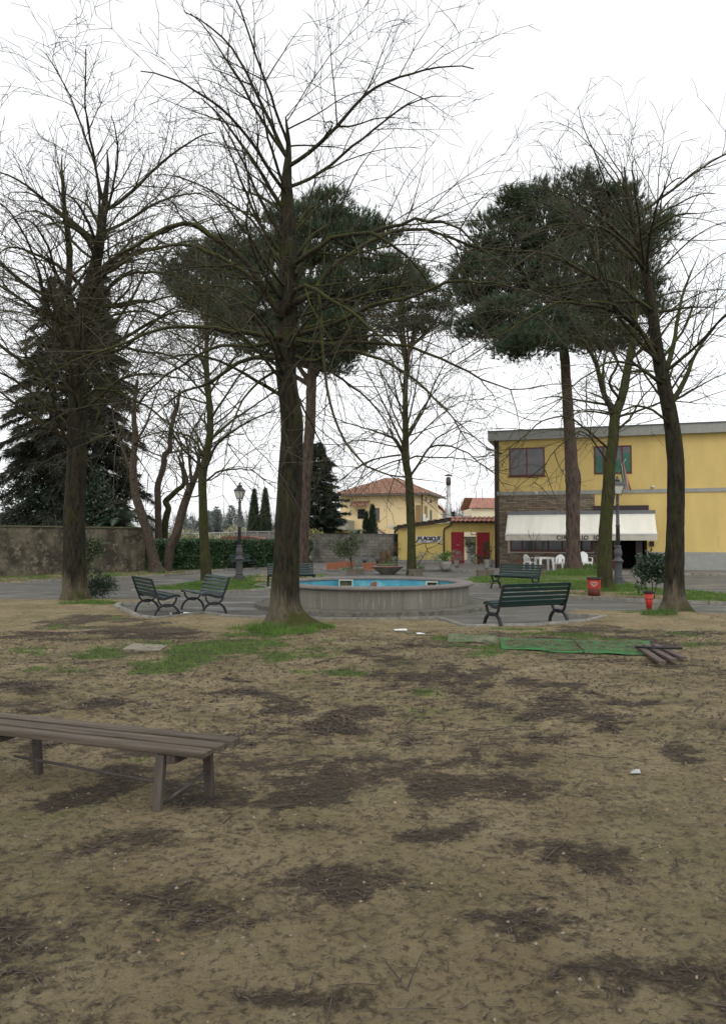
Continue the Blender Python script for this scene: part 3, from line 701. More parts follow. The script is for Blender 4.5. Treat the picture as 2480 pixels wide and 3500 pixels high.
def join_meshes(meshes, name, mat_, parent):
    V, Fc = [], []
    for me in meshes:
        b = len(V); V += [tuple(v.co) for v in me.vertices]; Fc += [[b + i for i in p.vertices] for p in me.polygons]
    me = bpy.data.meshes.new(name); me.from_pydata(V, [], Fc); me.materials.append(mat_); me.update()
    return link(name, me, parent)
ms = []
for ch, cx in zip('CIRCOLOIO', (712, 742, 770, 808, 846, 933, 962, 1035, 1068)):
    if cx == 933: cx = 934
    x, z = D(cx, 1113, -PJ - .03)
    ms.append(text_mesh(ch, .30, 'l', INKB, None, Vector((x, -PJ - .045, z)), RX, ext=.003, bold=.012))
ms.append(text_mesh('L', .30, 'l', INKB, None, Vector((D(895, 1113, -PJ)[0], -PJ - .045, D(895, 1113, -PJ)[1])), RX, ext=.003, bold=.012)) if False else None
join_meshes([q for q in ms if q], 'lettering', INKB, awn)
# drainpipe, camera, lamp bracket
px_, _ = D(138, 600, -.12)
m = MB(); m.tube([(px_, -.14, 0), (px_, -.14, zc + .05)], .055, 8); m.tube([(px_, -.14, zc + .05), (px_ - .1, -.25, zc + .3)], .055, 8); m.build('drainpipe', BROWNP, bar)
m = MB(); m.b2(px_ - .02, -.04, 0, px_ + .2, .3, zc); m.build('corner_strip', mat('dark_corner', (.07, .055, .04), rough=.9), bar)
x, z = D(505, 702, -.3)
m = MB(); m.box((x, -.3, z), (.12, .34, .11), Matrix.Rotation(.25, 3, 'X') @ Matrix.Rotation(.4, 3, 'Z')); m.tube([(x - .08, -.04, z + .02), (x - .03, -.2, z)], .02, 6); m.build('security_camera', ALU, bar)
x, z = D(105, 325, -.3)
m = MB(); m.tube([(px_, -.1, z - .1), (px_ + .12, -.7, z + .02), (x, -1.0, z)], .025, 6); m.lathe([(0, .06), (.10, .04), (.2, -.03), (.17, -.05), (0, -.04)], (x - .05, -1.0, z + .03), 12); m.build('wall_lamp', mat('galvanised', (.22, .22, .21), rough=.5), bar)
m = MB(); x, z = D(1570, 648, -.1); m.lathe([(0, .08), (.09, .03), (.09, -.03), (0, -.08)], (x, -.08, z), 10); m.build('alarm_bell', ALU, bar)
# small aerials on the roof
m = MB(); r = random.Random(2)
for cx in (295, 520, 627, 700, 1395, 1485):
    x, z = D(cx, 100); m = MB(); m.tube([(x, 3, zt), (x, 3, zt + r.uniform(.8, 1.5))], .012, 4); m.build('roof_rod', GREYB, bar)
# flag on facade
x, z = D(1318, 405, -1.0); z_ = D(1250, 540, -.05)
FO = Vector(A0) + Vector((math.cos(BROT) * z_[0], math.sin(BROT) * z_[0], z_[1]))
fl = empty('flag', FO, BROT, 'limp green white and red flag on a short pole below the upper right window', 'flag')
tip = Vector((x - z_[0], -1.0, z - z_[1]))
m = MB(); m.tube([Vector((0, -.05, 0)), tip], .018, 6); m.lathe([(0, .06), (.035, .03), (.03, 0), (0, -.02)], tip, 8); m.build('flagpole', mat('pale_pole', (.5, .5, .5), rough=.5), fl)
cols = [mat('flag_green', (.10, .30, .20), rough=.8), mat('flag_white', (.62, .62, .58), rough=.8), mat('flag_red', (.45, .22, .20), rough=.8)]
m = MB()
for s in range(3):
    m.cur = s
    for i in range(6):
        for j in range(12):
            def FP(i_, j_):
                u = (s * 6 + i_) / 18; v = j_ / 12; base = tip * (1 - .12 - .0 * u) + Vector((0, 0, 0))
                wob = .07 * math.sin(u * 16) * (.3 + v)
                return base + Vector((-.20 + u * .40 * (.35 + .75 * v) + wob * .35 + v * .10, .14 * math.sin(u * 13 + v * 3), .05 - v * 1.25 - (1 - u) * .25 - .35 * u * v))
            k = len(m.v); m.v += [tuple(FP(i, j)), tuple(FP(i, j + 1)), tuple(FP(i + 1, j + 1)), tuple(FP(i + 1, j))]; m.face((k, k + 1, k + 2, k + 3), True)
m.build('cloth', cols, fl)

# --- yellow shed with gates
SY = 51.0
def S(px, py, Y=SY): p = at(px, py, Y); return p.x, p.z
shx0, _ = S(1361, 1900); shx1 = S(1712, 1900)[0]; O = Vector((shx0, SY, .095))
shed = empty('pizzeria_shed', O, 0, 'low bright yellow building with sloping dark roof edge and open red gates', 'building')
def sl(px, py, Y=SY): x, z = S(px, py, Y); return x - O.x, z - O.z
zL = sl(1361, 1803)[1]; xR, zR = sl(1539, 1786); xE = shx1 - O.x; g0 = sl(1585, 1818.5); g1 = sl(1628, 1922)
m = MB(); xg0, xg1, zg = g0[0], g1[0], g0[1]
def slab(mb, xa, xb, za, zb_, z0=0, y0=0, y1=5): mb.hexa([(xa, y0, z0), (xb, y0, z0), (xb, y1, z0), (xa, y1, z0), (xa, y0, za), (xb, y0, zb_), (xb, y1, zb_), (xa, y1, za)])
slab(m, 0, xR, zL, zR); slab(m, xR, xg0, zR, zR, y1=.3); slab(m, xg1, xE, zR, zR, y1=.3); m.b2(xg0, 0, zg, xg1, .3, zR)
m.build('wall', YELLOW2, shed)
m = MB(); m.b2(-.01, -.02, -.1, xg0 - .95, -.001, .24); m.build('plinth', GREYB, shed); m = MB(); m.b2(xg1 + .9, -.02, -.1, xE, -.001, .24); m.build('plinth', GREYB, shed)
m = MB(); a = sl(1354, 1798); b = sl(1539.5, 1770)
m.hexa([(a[0], -.2, a[1] - .2), (b[0], -.2, b[1] - .22), (b[0], 5.2, b[1] - .22), (a[0], 5.2, a[1] - .2), (a[0], -.2, a[1]), (b[0], -.2, b[1]), (b[0], 5.2, b[1]), (a[0], 5.2, a[1])])
for k in range(9): m.box((a[0] + (b[0] - a[0]) * (k + .5) / 9, -.1, a[1] + (b[1] - a[1]) * (k + .5) / 9 + .02), (.36, .3, .05))
m.build('roof_edge', mat('dark_roof_felt', (.055, .042, .040), (.085, .065, .06), 6, .85), shed)
rt = MB(); zt1 = sl(1600, 1770)[1]; zt0 = sl(1600, 1784)[1]; nt_ = 11; wdt = (xE - xR + .0) / nt_
for k in range(nt_):
    for row in range(2):
        xc = xR + wdt * (k + .5); y0_, y1_ = -.45 + row * .38, -.02 + row * .38; z0_, z1_ = zt0 + row * .16, zt0 + .17 + row * .16
        pts = []
        for e, (yy, zz) in enumerate(((y0_, z0_), (y1_, z1_))):
            for q in range(9):
                an = math.pi * q / 8; pts.append((xc - wdt * .5 + wdt * q / 8, yy, zz + .075 * math.sin(an) + (0.02 if e == 0 else 0)))
        k0 = len(rt.v); rt.v += pts + [(x, y, z - .03) for x, y, z in pts]
        for q in range(8):
            rt.face((k0 + q, k0 + q + 1, k0 + 10 + q, k0 + 9 + q), True); rt.face((k0 + 18 + q, k0 + 19 + q, k0 + q + 1, k0 + q))
rt.build('tiled_canopy', TILEP, shed)
m = MB(); m.b2(xR, -.4, zt0 - .07, xE, 0, zt0 - .02); m.b2(xR, 0, zt0 - .02, xE, .5, zt1); m.build('canopy_board', BROWNP, shed)
for (pa, pb, sgn) in ((1540.6, 1584.6, 1), (1628.2, 1671.4, -1)):
    xa = sl(pa, 1820)[0]; xb = sl(pb, 1820)[0]; zt_ = sl(0, 1818.5 if sgn == 1 else 1820)[1]
    m = MB(); m.b2(xa, -.07, .03, xb, -.02, zt_); m.b2(xa + .02, -.075, zt_ * .44, xb - .02, -.07, zt_ * .44 + .03)
    g = m.build('gate', DARKRED, shed)
    q = MB(); q.b2((xa + xb) / 2 - .1, -.09, 1.22, (xa + xb) / 2 + .12, -.076, 1.27) if sgn == 1 else q.b2(xa + .06, -.10, 1.0, xa + .10, -.07, 1.12); q.build('plate' if sgn == 1 else 'handle', mat('pale_plate', (.4, .32, .32), rough=.6), g)
m = MB(); pts = [(1540.5, 1788), (1540, 1794), (1530, 1800), (1518, 1806), (1515.5, 1814), (1516, 1904)]
m.tube(smooth_path([Vector((sl(a_, b_)[0], -.09, sl(a_, b_)[1])) for a_, b_ in pts], .15), .05, 8); m.build('drainpipe', BROWNP, shed)
m = MB(); c = sl(1382, 1812); m.tube([(c[0], -.02, c[1]), (c[0], .02, c[1])], .035, 10); m.build('vent_hole', BLACK, shed)
m = MB(); c = sl(1553, 1760)
for k in range(5): m.lathe([(.14, 0), (.2, .03), (.2, .05), (.12, .07)], (c[0], .8, c[1] - .25 + k * .11), 12)
m.tube([(c[0], .8, c[1] - .5), (c[0], .8, c[1] + .25)], .11, 10); m.build('roof_vent', mat('dark_vent', (.07, .07, .065), rough=.7), shed)
# banner
ba = sl(1423, 1832.5); bb = sl(1508, 1854.6)
bn = empty('banner', (O.x + (ba[0] + bb[0]) / 2, SY - .015, O.z + bb[1]), 0, 'white banner hand-lettered in black on the yellow wall behind the bare tree', 'banner')
bw = (bb[0] - ba[0]) / 2; bh = ba[1] - bb[1]
m = MB(); m.b2(-bw, -.02, 0, bw, .005, bh); m.build('sheet', BANNER, bn)
ms = []; dxs = np.linspace(-bw * .80, bw * .82, 8)
for k, ch in enumerate('BLACKOUT'):
    r = random.Random(k + 3)
    ms.append(text_mesh(ch, [.36, .33, .37, .30, .33, .38, .36, .34][k], 'l', INK, None, Vector((dxs[k], -.03, bh * .60 + r.uniform(-.02, .03))), Matrix.Rotation(r.uniform(-.12, .12), 3, 'Y') @ RX, ext=.003, bold=.016 if k != 5 else .010))
join_meshes(ms, 'lettering', INK, bn)
join_meshes([text_mesh('PIZZERIA', .10, 'l', INK, None, Vector((-.36, -.03, bh * .16)), RX), text_mesh('LA FABRICA', .10, 'l', INK, None, Vector((.34, -.03, bh * .16)), RX)], 'small_lettering', INK, bn)
# flue behind the shed
p = at(1532, 1767, 57); top = at(1530, 1624, 57)
fe = empty('flue_pipe', (p.x, 57, 0), 0, 'tall thin stainless flue pipe rising behind the shed roof', 'chimney')
m = MB(); m.tube([(0, 0, 0), (.0, 0, 2), (0, 0, top.z - .15)], .15, 12); m.build('pipe', STEEL, fe)
m = MB(); m.lathe([(.30, 0), (.32, .03), (0, .16)], (0, 0, top.z - .06), 14); m.lathe([(.17, 0), (.19, 0), (.19, .5), (.17, .5)], (0, 0, top.z - .75), 12); m.build('cowl', mat('dark_cowl', (.10, .06, .05), rough=.7), fe)
# courtyard seen through the gates
c0 = at(1570, 1845, 60); cy = empty('courtyard_house', (c0.x, 60, .0), 0, 'pale courtyard wall with bright window glimpsed between the red gates', 'building')
m = MB(); m.b2(-.5, 0, 0, 4, 3, 3.2); m.build('wall', PALEW, cy)
win(cy, .9, 2.1, 2.1, 3.0, 0, frame=mat('tan_frame', (.35, .24, .12), rough=.7), glass=mat('sky_bright_pane', (.75, .75, .74), rough=.8), mull=[1.45], bar=.07)  # white pane colour stands in for bright sky in the window
m = MB(); m.b2(.3, -.6, 1.83, 3, -.02, 1.95); m.build('canopy', mat('dark_canopy', (.08, .08, .08), rough=.8), cy)
m = MB(); m.b2(.6, -.05, 0, 1.3, -.01, 1.5); m.build('door', mat('grey_door', (.30, .29, .28), rough=.8), cy)

# --- low block wall and dark strip
wl0 = at(1062, 1826, 51.8); wl1 = at(1345, 1826, 51.8)
m = MB(); m.b2(wl0.x, 51.8, -.05, wl1.x, 52.05, 2.06); m.b2(wl0.x - .03, 51.76, 2.06, wl1.x, 52.09, 2.12)
tag(m.build('block_wall', BLOCKS, origin=((wl0.x + wl1.x) / 2, 51.9, 0)), 'low grey concrete block wall stained dark along its top', 'wall')
e_ = at(1359, 1826, 51.5)
m = MB(); m.b2(wl1.x + .004, 51.7, 0, e_.x, 51.9, 2.1); m.tube([(wl1.x + .07, 51.6, 0), (wl1.x + .07, 51.6, 2.3), (wl1.x + .12, 51.6, 2.38), (wl1.x + .3, 51.6, 2.42)], .06, 8)
tag(m.build('dark_gate_panel', mat('black_sheet_metal', (.018, .018, .017), rough=.6), origin=(e_.x, 51.8, 0)), 'narrow black panel with bent pipe between block wall and yellow shed', 'gate')

# --- tiled house behind
HO = Vector((-2.34, 77.4, 0)); HR = -0.278; HW, HD = 8.74, 8.3
def H(cx, cy, yo=0.0): return loc_inv(1140 + cx / 4.274, 1600 + cy / 4.274, HO, HR, yo)
house = empty('tiled_house', HO, HR, 'two-storey cream house with hipped terracotta tile roof behind the block wall', 'house')
ze = 6.35
m = MB(); m.b2(0, 0, 0, HW, HD, ze)
m.build('wall', CREAMW, house)
def tiled_plane(mb, a, b, c, d, step=.28, rows=.42):
    """a,b = eave ends; d,c = ridge ends (a-d, b-c). ribs run from eave to ridge, as rows of overlapping half-round tiles"""
    a, b, c, d = map(Vector, (a, b, c, d)); n = max(2, int((b - a).length / step)); up = (b - a).cross(d - a).normalized()
    if up.z < 0: up = -up
    base = len(mb.v); mb.v += [tuple(a), tuple(b), tuple(c), tuple(d)]; mb.face((base, base + 1, base + 2, base + 3))
    L = ((d - a).length + (c - b).length) / 2
    for i in range(n):
        u = (i + .5) / n; e = a.lerp(b, u); mid = (d + c) / 2 if (c - d).length < .5 else None
        # clip rib at hips
        along = (b - a).normalized(); dv = (d - a) - along * (d - a).dot(along); Lr = dv.length; dv.normalize()
        ua = (e - a).length; ub = (b - e).length; da = max((d - a).dot(along), 1e-3); db = max((b - c).dot(along), 1e-3)
        mx = Lr * min(1, ua / da, ub / db); nr = int(mx / rows)
        for r_ in range(nr):
            s0 = e + dv * (r_ * rows); s1 = e + dv * ((r_ + 1) * rows + .05)
            w_ = along * step * .33; k = len(mb.v)
            mb.v += [tuple(s0 - w_ + up * .02), tuple(s0 + up * .13), tuple(s0 + w_ + up * .02), tuple(s1 - w_ + up * .0), tuple(s1 + up * .08), tuple(s1 + w_ + up * .0)]
            mb.face((k, k + 1, k + 4, k + 3), False); mb.face((k + 1, k + 2, k + 5, k + 4), False); mb.face((k, k + 1, k + 2))
ov = .75; zr = 8.35; ex0, ex1, ey0, ey1 = -ov, HW + ov, -ov, HD + ov; rx0, rx1, ry = 3.9, 4.9, HD / 2; zev = ze + .02
m = MB(); tiled_plane(m, (ex0, ey0, zev), (ex1, ey0, zev), (rx1, ry, zr), (rx0, ry, zr)); tiled_plane(m, (ex1, ey0, zev), (ex1, ey1, zev), (rx1, ry, zr), (rx1, ry, zr))
tiled_plane(m, (ex1, ey1, zev), (ex0, ey1, zev), (rx0, ry, zr), (rx1, ry, zr)); tiled_plane(m, (ex0, ey1, zev), (ex0, ey0, zev), (rx0, ry, zr), (rx0, ry, zr))
rf = m.build('roof', TILE, house)
m = MB(); m.b2(ex0 - .08, ey0 - .08, zev - .16, ex1 + .08, ey0 + .02, zev - .02); m.b2(ex1 - .02, ey0 + .02, zev - .16, ex1 + .08, ey1, zev - .02); m.b2(ex0, ey0 + .02, zev - .05, ex1 - .02, ey1, zev - .01); m.build('gutter', mat('gutter_grey', (.12, .11, .10), rough=.6), house)
x, z = H(728, 320, 1.5); m = MB(); m.b2(x - .25, 1.2, z - .5, x + .25, 1.7, z + .3); m.b2(x - .32, 1.15, z + .3, x + .32, 1.75, z + .36); m.build('chimney', mat('old_vent', (.30, .27, .18), rough=.9), rf)
x, z = H(385, 296, 1.5); m = MB(); m.box((x, 1.3, z + .02), (1.5, .7, .12), Matrix.Rotation(.38, 3, 'X')); m.build('skylight', mat('skylight_glass', (.7, .72, .75), rough=.3), rf)
x0, z1 = H(350, 600); x1, z0 = H(460, 740); win(house, x0, x1, z0, z1, 0, frame=BROWNP)
x0, z1 = H(597, 583); x1, z0 = H(668, 768); win(house, x0, x1, z0, z1, 0, frame=mat('brown_shutter_frame', (.12, .05, .04), rough=.7), glass=GLASSG, sill=mat('pink_sill', (.4, .25, .18), rough=.8))
xa, za = H(265, 562); xb, zb_ = H(520, 520)
m = MB(); tiled_plane(m, (xa, -.9, za), (xb, -.9, za), (xb, 0, za + .55), (xa, 0, za + .55)); m.build('window_canopy', TILE, house)
for (ca, cb, cc, cd) in ((1192, 543, 1272, 800),):
    x0, z1 = H(ca, cb); x1, z0 = H(cc, cd); m = MB(); m.b2(x0, -.004, z0, x1, -.001, z1); lg = m.build('loggia_opening', mat('loggia_shade', (.30, .20, .09), rough=.9), house)
    m = MB(); m.b2(x0 + .75, -.03, z0, x0 + 1.05, -.006, z1 - .9); m.b2(x0 + 1.1, -.03, z0, x0 + 1.3, -.006, z0 + .5); m.build('white_door', WHITEP, lg)
# side wall features (wall facing local +x)
def HS(cx, cy):
    px, py = 1140 + cx / 4.274, 1600 + cy / 4.274; c, s = math.cos(HR), math.sin(HR); n = Vector((c, s, 0)); d = ray(px, py)
    t_ = (HO + n * HW - Vector((0, 0, EYE))).dot(n) / d.dot(n); p = Vector((0, 0, EYE)) + d * t_ - HO; return -p.x * s + p.y * c, p.z
for a_, b_, c_, d_, g in ((1320, 548, 1362, 770, 'loggia_opening'), (1333, 425, 1357, 480, 'window'), (1400, 455, 1428, 510, 'window'), (1402, 612, 1430, 760, 'shutter')):
    y0_, z1 = HS(a_, b_); y1_, z0 = HS(c_, d_); mm = {'loggia_opening': MATS['loggia_shade'], 'window': mat('small_window', (.10, .04, .035), rough=.5), 'shutter': mat('green_shutter', (.08, .15, .12), rough=.7)}[g]
    y1_ = min(y1_, HD - .1)
    m = MB(); m.b2(HW + .001, y0_, z0, HW + .03, y1_, z1); m.build(g, mm, house)
x, _ = H(1290, 500); m = MB(); m.tube([(x, -.09, .5), (x, -.09, ze)], .07, 6); m.build('drainpipe', mat('taupe_pipe', (.13, .11, .08), rough=.7), house)
x, z = H(843, 845); m = MB(); m.lathe([(0, .0), (.22, 0), (.24, .0)], (0, 0, 0), 6) if False else m.tube([(x, -.12, z), (x, -.01, z)], .2, 12); m.build('round_lamp', mat('lamp_opal', (.6, .6, .6), rough=.4), house)
x0, z1 = H(590, 850); x1, z0 = H(800, 975)
m = MB(); m.hexa([(x0, -1.2, -.0), (x1, -1.2, -.0), (x1, -.9, 0), (x0, -.9, 0), (x0, -1.2, z1), (x1, -1.2, z0), (x1, -.9, z0), (x0, -.9, z1)]); st = m.build('stair_wall', mat('pale_grey_render', (.45, .43, .38), rough=.9), house)
m = MB(); m.hexa([(x0, -1.24, z1), (x1, -1.24, z0), (x1, -.86, z0), (x0, -.86, z1), (x0, -1.24, z1 + .12), (x1, -1.24, z0 + .12), (x1, -.86, z0 + .12), (x0, -.86, z1 + .12)]); m.build('stair_coping', mat('red_coping', (.25, .12, .09), rough=.8), st)
x0, z1 = H(-60, 755); x1, z0 = H(300, 890)
m = MB(); m.b2(x0, -2.4, z0, x1, -.01, z1 - .1); m.b2(x0 - .2, -2.6, z0 - .12, x1 + .1, -.01, z0); m.build('terrace', mat('terrace_concrete', (.36, .35, .29), (.27, .26, .22), 3, .9), house)
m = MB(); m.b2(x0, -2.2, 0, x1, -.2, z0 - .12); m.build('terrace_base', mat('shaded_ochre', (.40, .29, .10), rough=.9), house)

# --- gabled house and second house
def small_house(name, pxa, pxb, Y, ze_, zr_, wallm, label, depth=6, ridge_x=True):
    a = at(pxa, 1845, Y); b = at(pxb, 1845, Y); o = empty(name, ((a.x + b.x) / 2, Y, 0), 0, label, 'house'); w = (b.x - a.x) / 2
    m = MB(); m.b2(-w, 0, 0, w, depth, ze_); m.build('wall', wallm, o)
    m = MB(); k = .35
    if ridge_x:
        tiled_plane(m, (-w - k, -k, ze_), (w + k, -k, ze_), (w + k, depth / 2, zr_), (-w + k * 2, depth / 2, zr_)); tiled_plane(m, (w + k, depth + k, ze_), (-w - k, depth + k, ze_), (-w - k, depth / 2, zr_), (w + k, depth / 2, zr_))
        m.build('roof', TILEP, o)
    else:
        m2 = MB(); n0 = len(m2.v); m2.v += [(-w, 0, ze_), (w, 0, ze_), (.0, 0, zr_ - .3), (-w, depth, ze_), (w, depth, ze_), (0, depth, zr_ - .3)]; m2.face((0, 1, 2)); m2.face((5, 4, 3)); m2.face((0, 2, 5, 3)); m2.face((1, 4, 5, 2)); m2.build('gable', wallm, o)
        tiled_plane(m, (-w - k, depth, ze_ - .1), (-w - k, -k, ze_ - .1), (0, -k, zr_), (0, depth, zr_)); tiled_plane(m, (w + k, -k, ze_ - .1), (w + k, depth, ze_ - .1), (0, depth, zr_), (0, -k, zr_)); m.build('roof', TILEP, o)
    return o
zt_ = lambda py, Y: at(0, py, Y).z
small_house('gabled_house', 1481, 1512, 92, zt_(1748, 92), zt_(1726, 92), PALEW, 'small gabled cream house end seen past the right side of the tiled house', ridge_x=False)
sh2 = small_house('cream_house', 1611, 1760, 84, zt_(1737, 84), zt_(1702, 88), PALEW, 'cream house with pinkish tile roof between flue pipe and bar building', depth=7)
m = MB(); a = at(1628, 1700, 86); m.tube([(a.x - sh2.location.x, 2.5, 6), (a.x - sh2.location.x, 2.5, 7.4)], .05, 5); a = at(1650, 1700, 86); m.tube([(a.x - sh2.location.x, 2.5, 6), (a.x - sh2.location.x, 2.5, 7.6)], .04, 5); m.build('aerial', GREYB, sh2)
m = MB(); m.b2(at(1540, 1800, 75).x, 75, 0, at(1612, 1800, 75).x, 78, zt_(1763, 75)); tag(m.build('grey_warehouse', mat('streaked_grey_sheet', (.30, .31, .33), (.40, .41, .42), 4, .8, stretch=(4, 1, .3)), origin=(at(1576, 1800, 75).x, 76, 0)), 'low grey shed with streaked wall just behind the roof vent', 'shed')

# --- left: old wall, hedge, greenhouse
wa = gp(230, 1966); wb = gp(497, 1956); wd = (wb - wa).normalized(); wa2 = wa - wd * 9
m = MB(); nn = Vector((-wd.y, wd.x, 0)); r = random.Random(4); N_ = 40; Lw = (wb - wa2).length
for k in range(N_):
    p0 = wa2 + wd * Lw * k / N_; p1 = wa2 + wd * Lw * (k + 1) / N_; h0 = 2.27 + .03 * math.sin(k * .7); h1 = 2.27 + .03 * math.sin((k + 1) * .7)
    m.hexa([(*p0.xy, -.05), (*p1.xy, -.05), (*(p1 + nn * .35).xy, -.05), (*(p0 + nn * .35).xy, -.05), (*p0.xy, h0), (*p1.xy, h1), (*(p1 + nn * .35).xy, h1), (*(p0 + nn * .35).xy, h0)])
ow = m.build('old_wall', OLDWALL, origin=(wb.x, wb.y, 0)); tag(ow, 'old flaking plaster wall with dark stains left of the hedge', 'wall')
m = MB()
p0, p1 = wa2 - nn * .05, wb - nn * .05 + wd * .05
m.hexa([(*p0.xy, 2.29), (*p1.xy, 2.29), (*(p1 + nn * .5).xy, 2.29), (*(p0 + nn * .5).xy, 2.29), (*p0.xy, 2.36), (*p1.xy, 2.36), (*(p1 + nn * .5).xy, 2.36), (*(p0 + nn * .5).xy, 2.36)])
cp = m.build('coping', mat('mossy_coping', (.09, .095, .05), (.13, .12, .09), 5, .95, .5), ow); cp.location = -ow.location
h0 = gp(500, 1956); h1 = gp(1066, 1936); hd = (h1 - h0).normalized(); hn = Vector((-hd.y, hd.x, 0)); HL = (h1 - h0).length
rng = np.random.default_rng(12); n = 34000
he = empty('laurel_hedge', (h0 + h1) / 2, 0, 'long clipped glossy laurel hedge running from the old wall to the block wall', 'hedge')
s_ = rng.uniform(0, HL, n); face = rng.uniform(0, 1, n); hz = rng.uniform(0.05, 1.66, n); dep = rng.uniform(0, .28, n) ** 1.3
lump = (vnoise(s_, hz, 1.6, 9, 3) - .5) * .7
top = face > .80
dpt = np.where(top, rng.uniform(0, 1.2, n), dep + np.clip(lump, -.1, .5)); hz = np.where(top, 1.66 + (vnoise(s_, dpt, 2, 3, 2) - .5) * .14 - rng.uniform(0, .1, n), hz)
C = np.array([h0.x, h0.y, 0])[None] + s_[:, None] * np.array([hd.x, hd.y, 0])[None] + dpt[:, None] * np.array([hn.x, hn.y, 0])[None]; C[:, 2] = hz
D_ = unit(rng.normal(size=(n, 3)) * .8 + np.where(top[:, None], np.array([0, 0, .9])[None], -np.array([hn.x, hn.y, .1])[None]) * .9 + np.array([0, 0, -.25]))
np_mesh('foliage', leaves(C, D_, rng.uniform(.10, .17, n), rng.uniform(.05, .075, n), rng), 4, HEDGE, he, origin=he.location)
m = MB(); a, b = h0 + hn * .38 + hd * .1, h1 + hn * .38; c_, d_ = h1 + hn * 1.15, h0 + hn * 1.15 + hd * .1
m.prism([a.xy - he.location.xy, b.xy - he.location.xy, c_.xy - he.location.xy, d_.xy - he.location.xy], 0, 1.52); m.build('dark_inner_box', mat('hedge_inner_shade', (.012, .018, .01), rough=1), he)  # near-black box: shade deep between the leaves, put into colour
# greenhouse, red-brown curved roof, fence rail
ga_ = at(800, 1845, 62); gb_ = at(1000, 1845, 62); gt = zt_(1815, 62)
g = empty('greenhouse', (ga_.x, 62, 0), 0, 'long low mesh-walled greenhouse frame behind the hedge under the cypresses', 'greenhouse')
m = MB(); w = gb_.x - ga_.x; m.b2(0, 0, gt - .1, w, 4, gt)
for k in range(6): m.b2(w * k / 5 - .05, -.05, 0, w * k / 5 + .05, .05, gt - .1)
m.build('frame', mat('grey_frame', (.30, .30, .29), rough=.8), g)
m = MB(); m.b2(.05, .06, 0, w, .1, gt - .1); m.build('mesh_wall', mat('shade_mesh', (.25, .24, .21), (.20, .20, .17), .8, .9), g)
a = at(742, 1845, 56); b = at(892, 1845, 56); zt0 = zt_(1834, 56); w = b.x - a.x
ct = empty('curved_roof_shed', (a.x, 56, 0), 0, 'red-brown curved sheet roof of a low shed just above the hedge', 'shed')
m = MB(); R = w * .2
pr = [(0, 0)] + [(w * .22 * (1 - math.cos(q * math.pi / 12)), (zt0 - .2) + .2 * math.sin(q * math.pi / 12) * (1 if q < 7 else 1)) for q in range(1, 7)]
prof = [(0, 0), (0, zt0 - .22)] + [(w * u, zt0 - .22 + .25 * math.sin(math.pi * min(1, u * 1.0)) ** .5) for u in np.linspace(.08, .92, 12)] + [(w, zt0 - .22), (w, 0)]
k = len(prof); m.v += [(x, 0, z) for x, z in prof] + [(x, 5, z) for x, z in prof]; m.face(range(k)); m.face(list(range(k, 2 * k))[::-1])
for i in range(k - 1): m.face((i, k + i, k + i + 1, i + 1), True)
m.build('shell', mat('red_brown_sheet', (.24, .085, .06), (.20, .07, .05), 2, .8), ct)
m = MB(); r0 = at(520, 1820, 52); r1 = at(820, 1823, 58)
m.tube([(r0.x, 52, 2.22), ((r0.x + r1.x) / 2, 55, 2.15), (r1.x, 58, 2.3)], .04, 6)
for u in (0, .25, .5, .75, 1): p = r0.lerp(r1, u); m.tube([(p.x, 52 + 6 * u, 0), (p.x, 52 + 6 * u, 2.2)], .03, 5)
tag(m.build('rail_fence', mat('galv_rail', (.45, .46, .48), rough=.5), origin=(r0.x, 52, 0)), 'thin pale metal rail on posts behind the hedge', 'fence')

# ------------------------------------------------------------------ fountain
fc = Vector((0.29, 19.6, 0)); fo = empty('fountain', fc, 0, 'round dry concrete fountain basin with wide rim and blue painted inside', 'fountain')
def wallmat():
    m = mat('streaked_basin_wall', (0.235, 0.225, 0.185), (0.15, 0.14, 0.115), 3.0, 0.9, 0.4, 30, c3=(0.36, 0.35, 0.31), s3=13, t3=0.62)
    for n_ in m.node_tree.nodes:
        if n_.type == 'MAPPING': n_.inputs['Scale'].default_value = (1.4, 1.4, 0.09)
    return m
m = MB(); m.lathe([(2.45, .09), (2.46, .3), (2.46, .535)], n=96); m.f = [f for f in m.f if len(f) == 4]; m.mi = m.mi[:len(m.f)]; m.sm = m.sm[:len(m.f)]; m.build('basin_wall', wallmat(), fo)
m = MB(); m.lathe([(2.44, .534), (2.54, .532), (2.575, .55), (2.585, .58), (2.57, .605), (2.54, .618), (2.20, .618), (2.17, .605), (2.165, .56), (2.18, .535)], n=96, closed=True)
m.build('rim', mat('rim_stone', (0.235, 0.205, 0.19), (0.15, 0.13, 0.12), 5, 0.8, 0.5, 40, c3=(.32, .31, .28), s3=5, t3=.62), fo)
m = MB(); m.lathe([(0.001, .12), (2.1, .12), (2.19, .14), (2.19, .545)][::-1], n=96); m.f = [f for f in m.f if len(f) == 4]; m.mi = m.mi[:len(m.f)]; m.sm = m.sm[:len(m.f)]
m.build('inner_lining', mat('blue_pool_paint', (0.045, 0.25, 0.35), (0.11, 0.36, 0.42), 2.2, 0.7, 0.1, c3=(.26, .44, .46), s3=4, t3=0.63), fo)
m = MB(); m.lathe([(2.46, .0), (3.02, .0), (3.02, .085), (2.4, .092)], n=96); m.lathe([(2.40, .085), (2.90, .085), (2.90, .0)], n=96)
m.f = [f for f in m.f if len(f) == 4]; m.mi = m.mi[:len(m.f)]; m.sm = m.sm[:len(m.f)]
m.build('apron', mat('apron_concrete', (0.15, 0.145, 0.115), (0.10, 0.10, 0.075), 2, 0.85, 0.4, 50), fo)
m = MB(); rr = random.Random(8); nk = 40
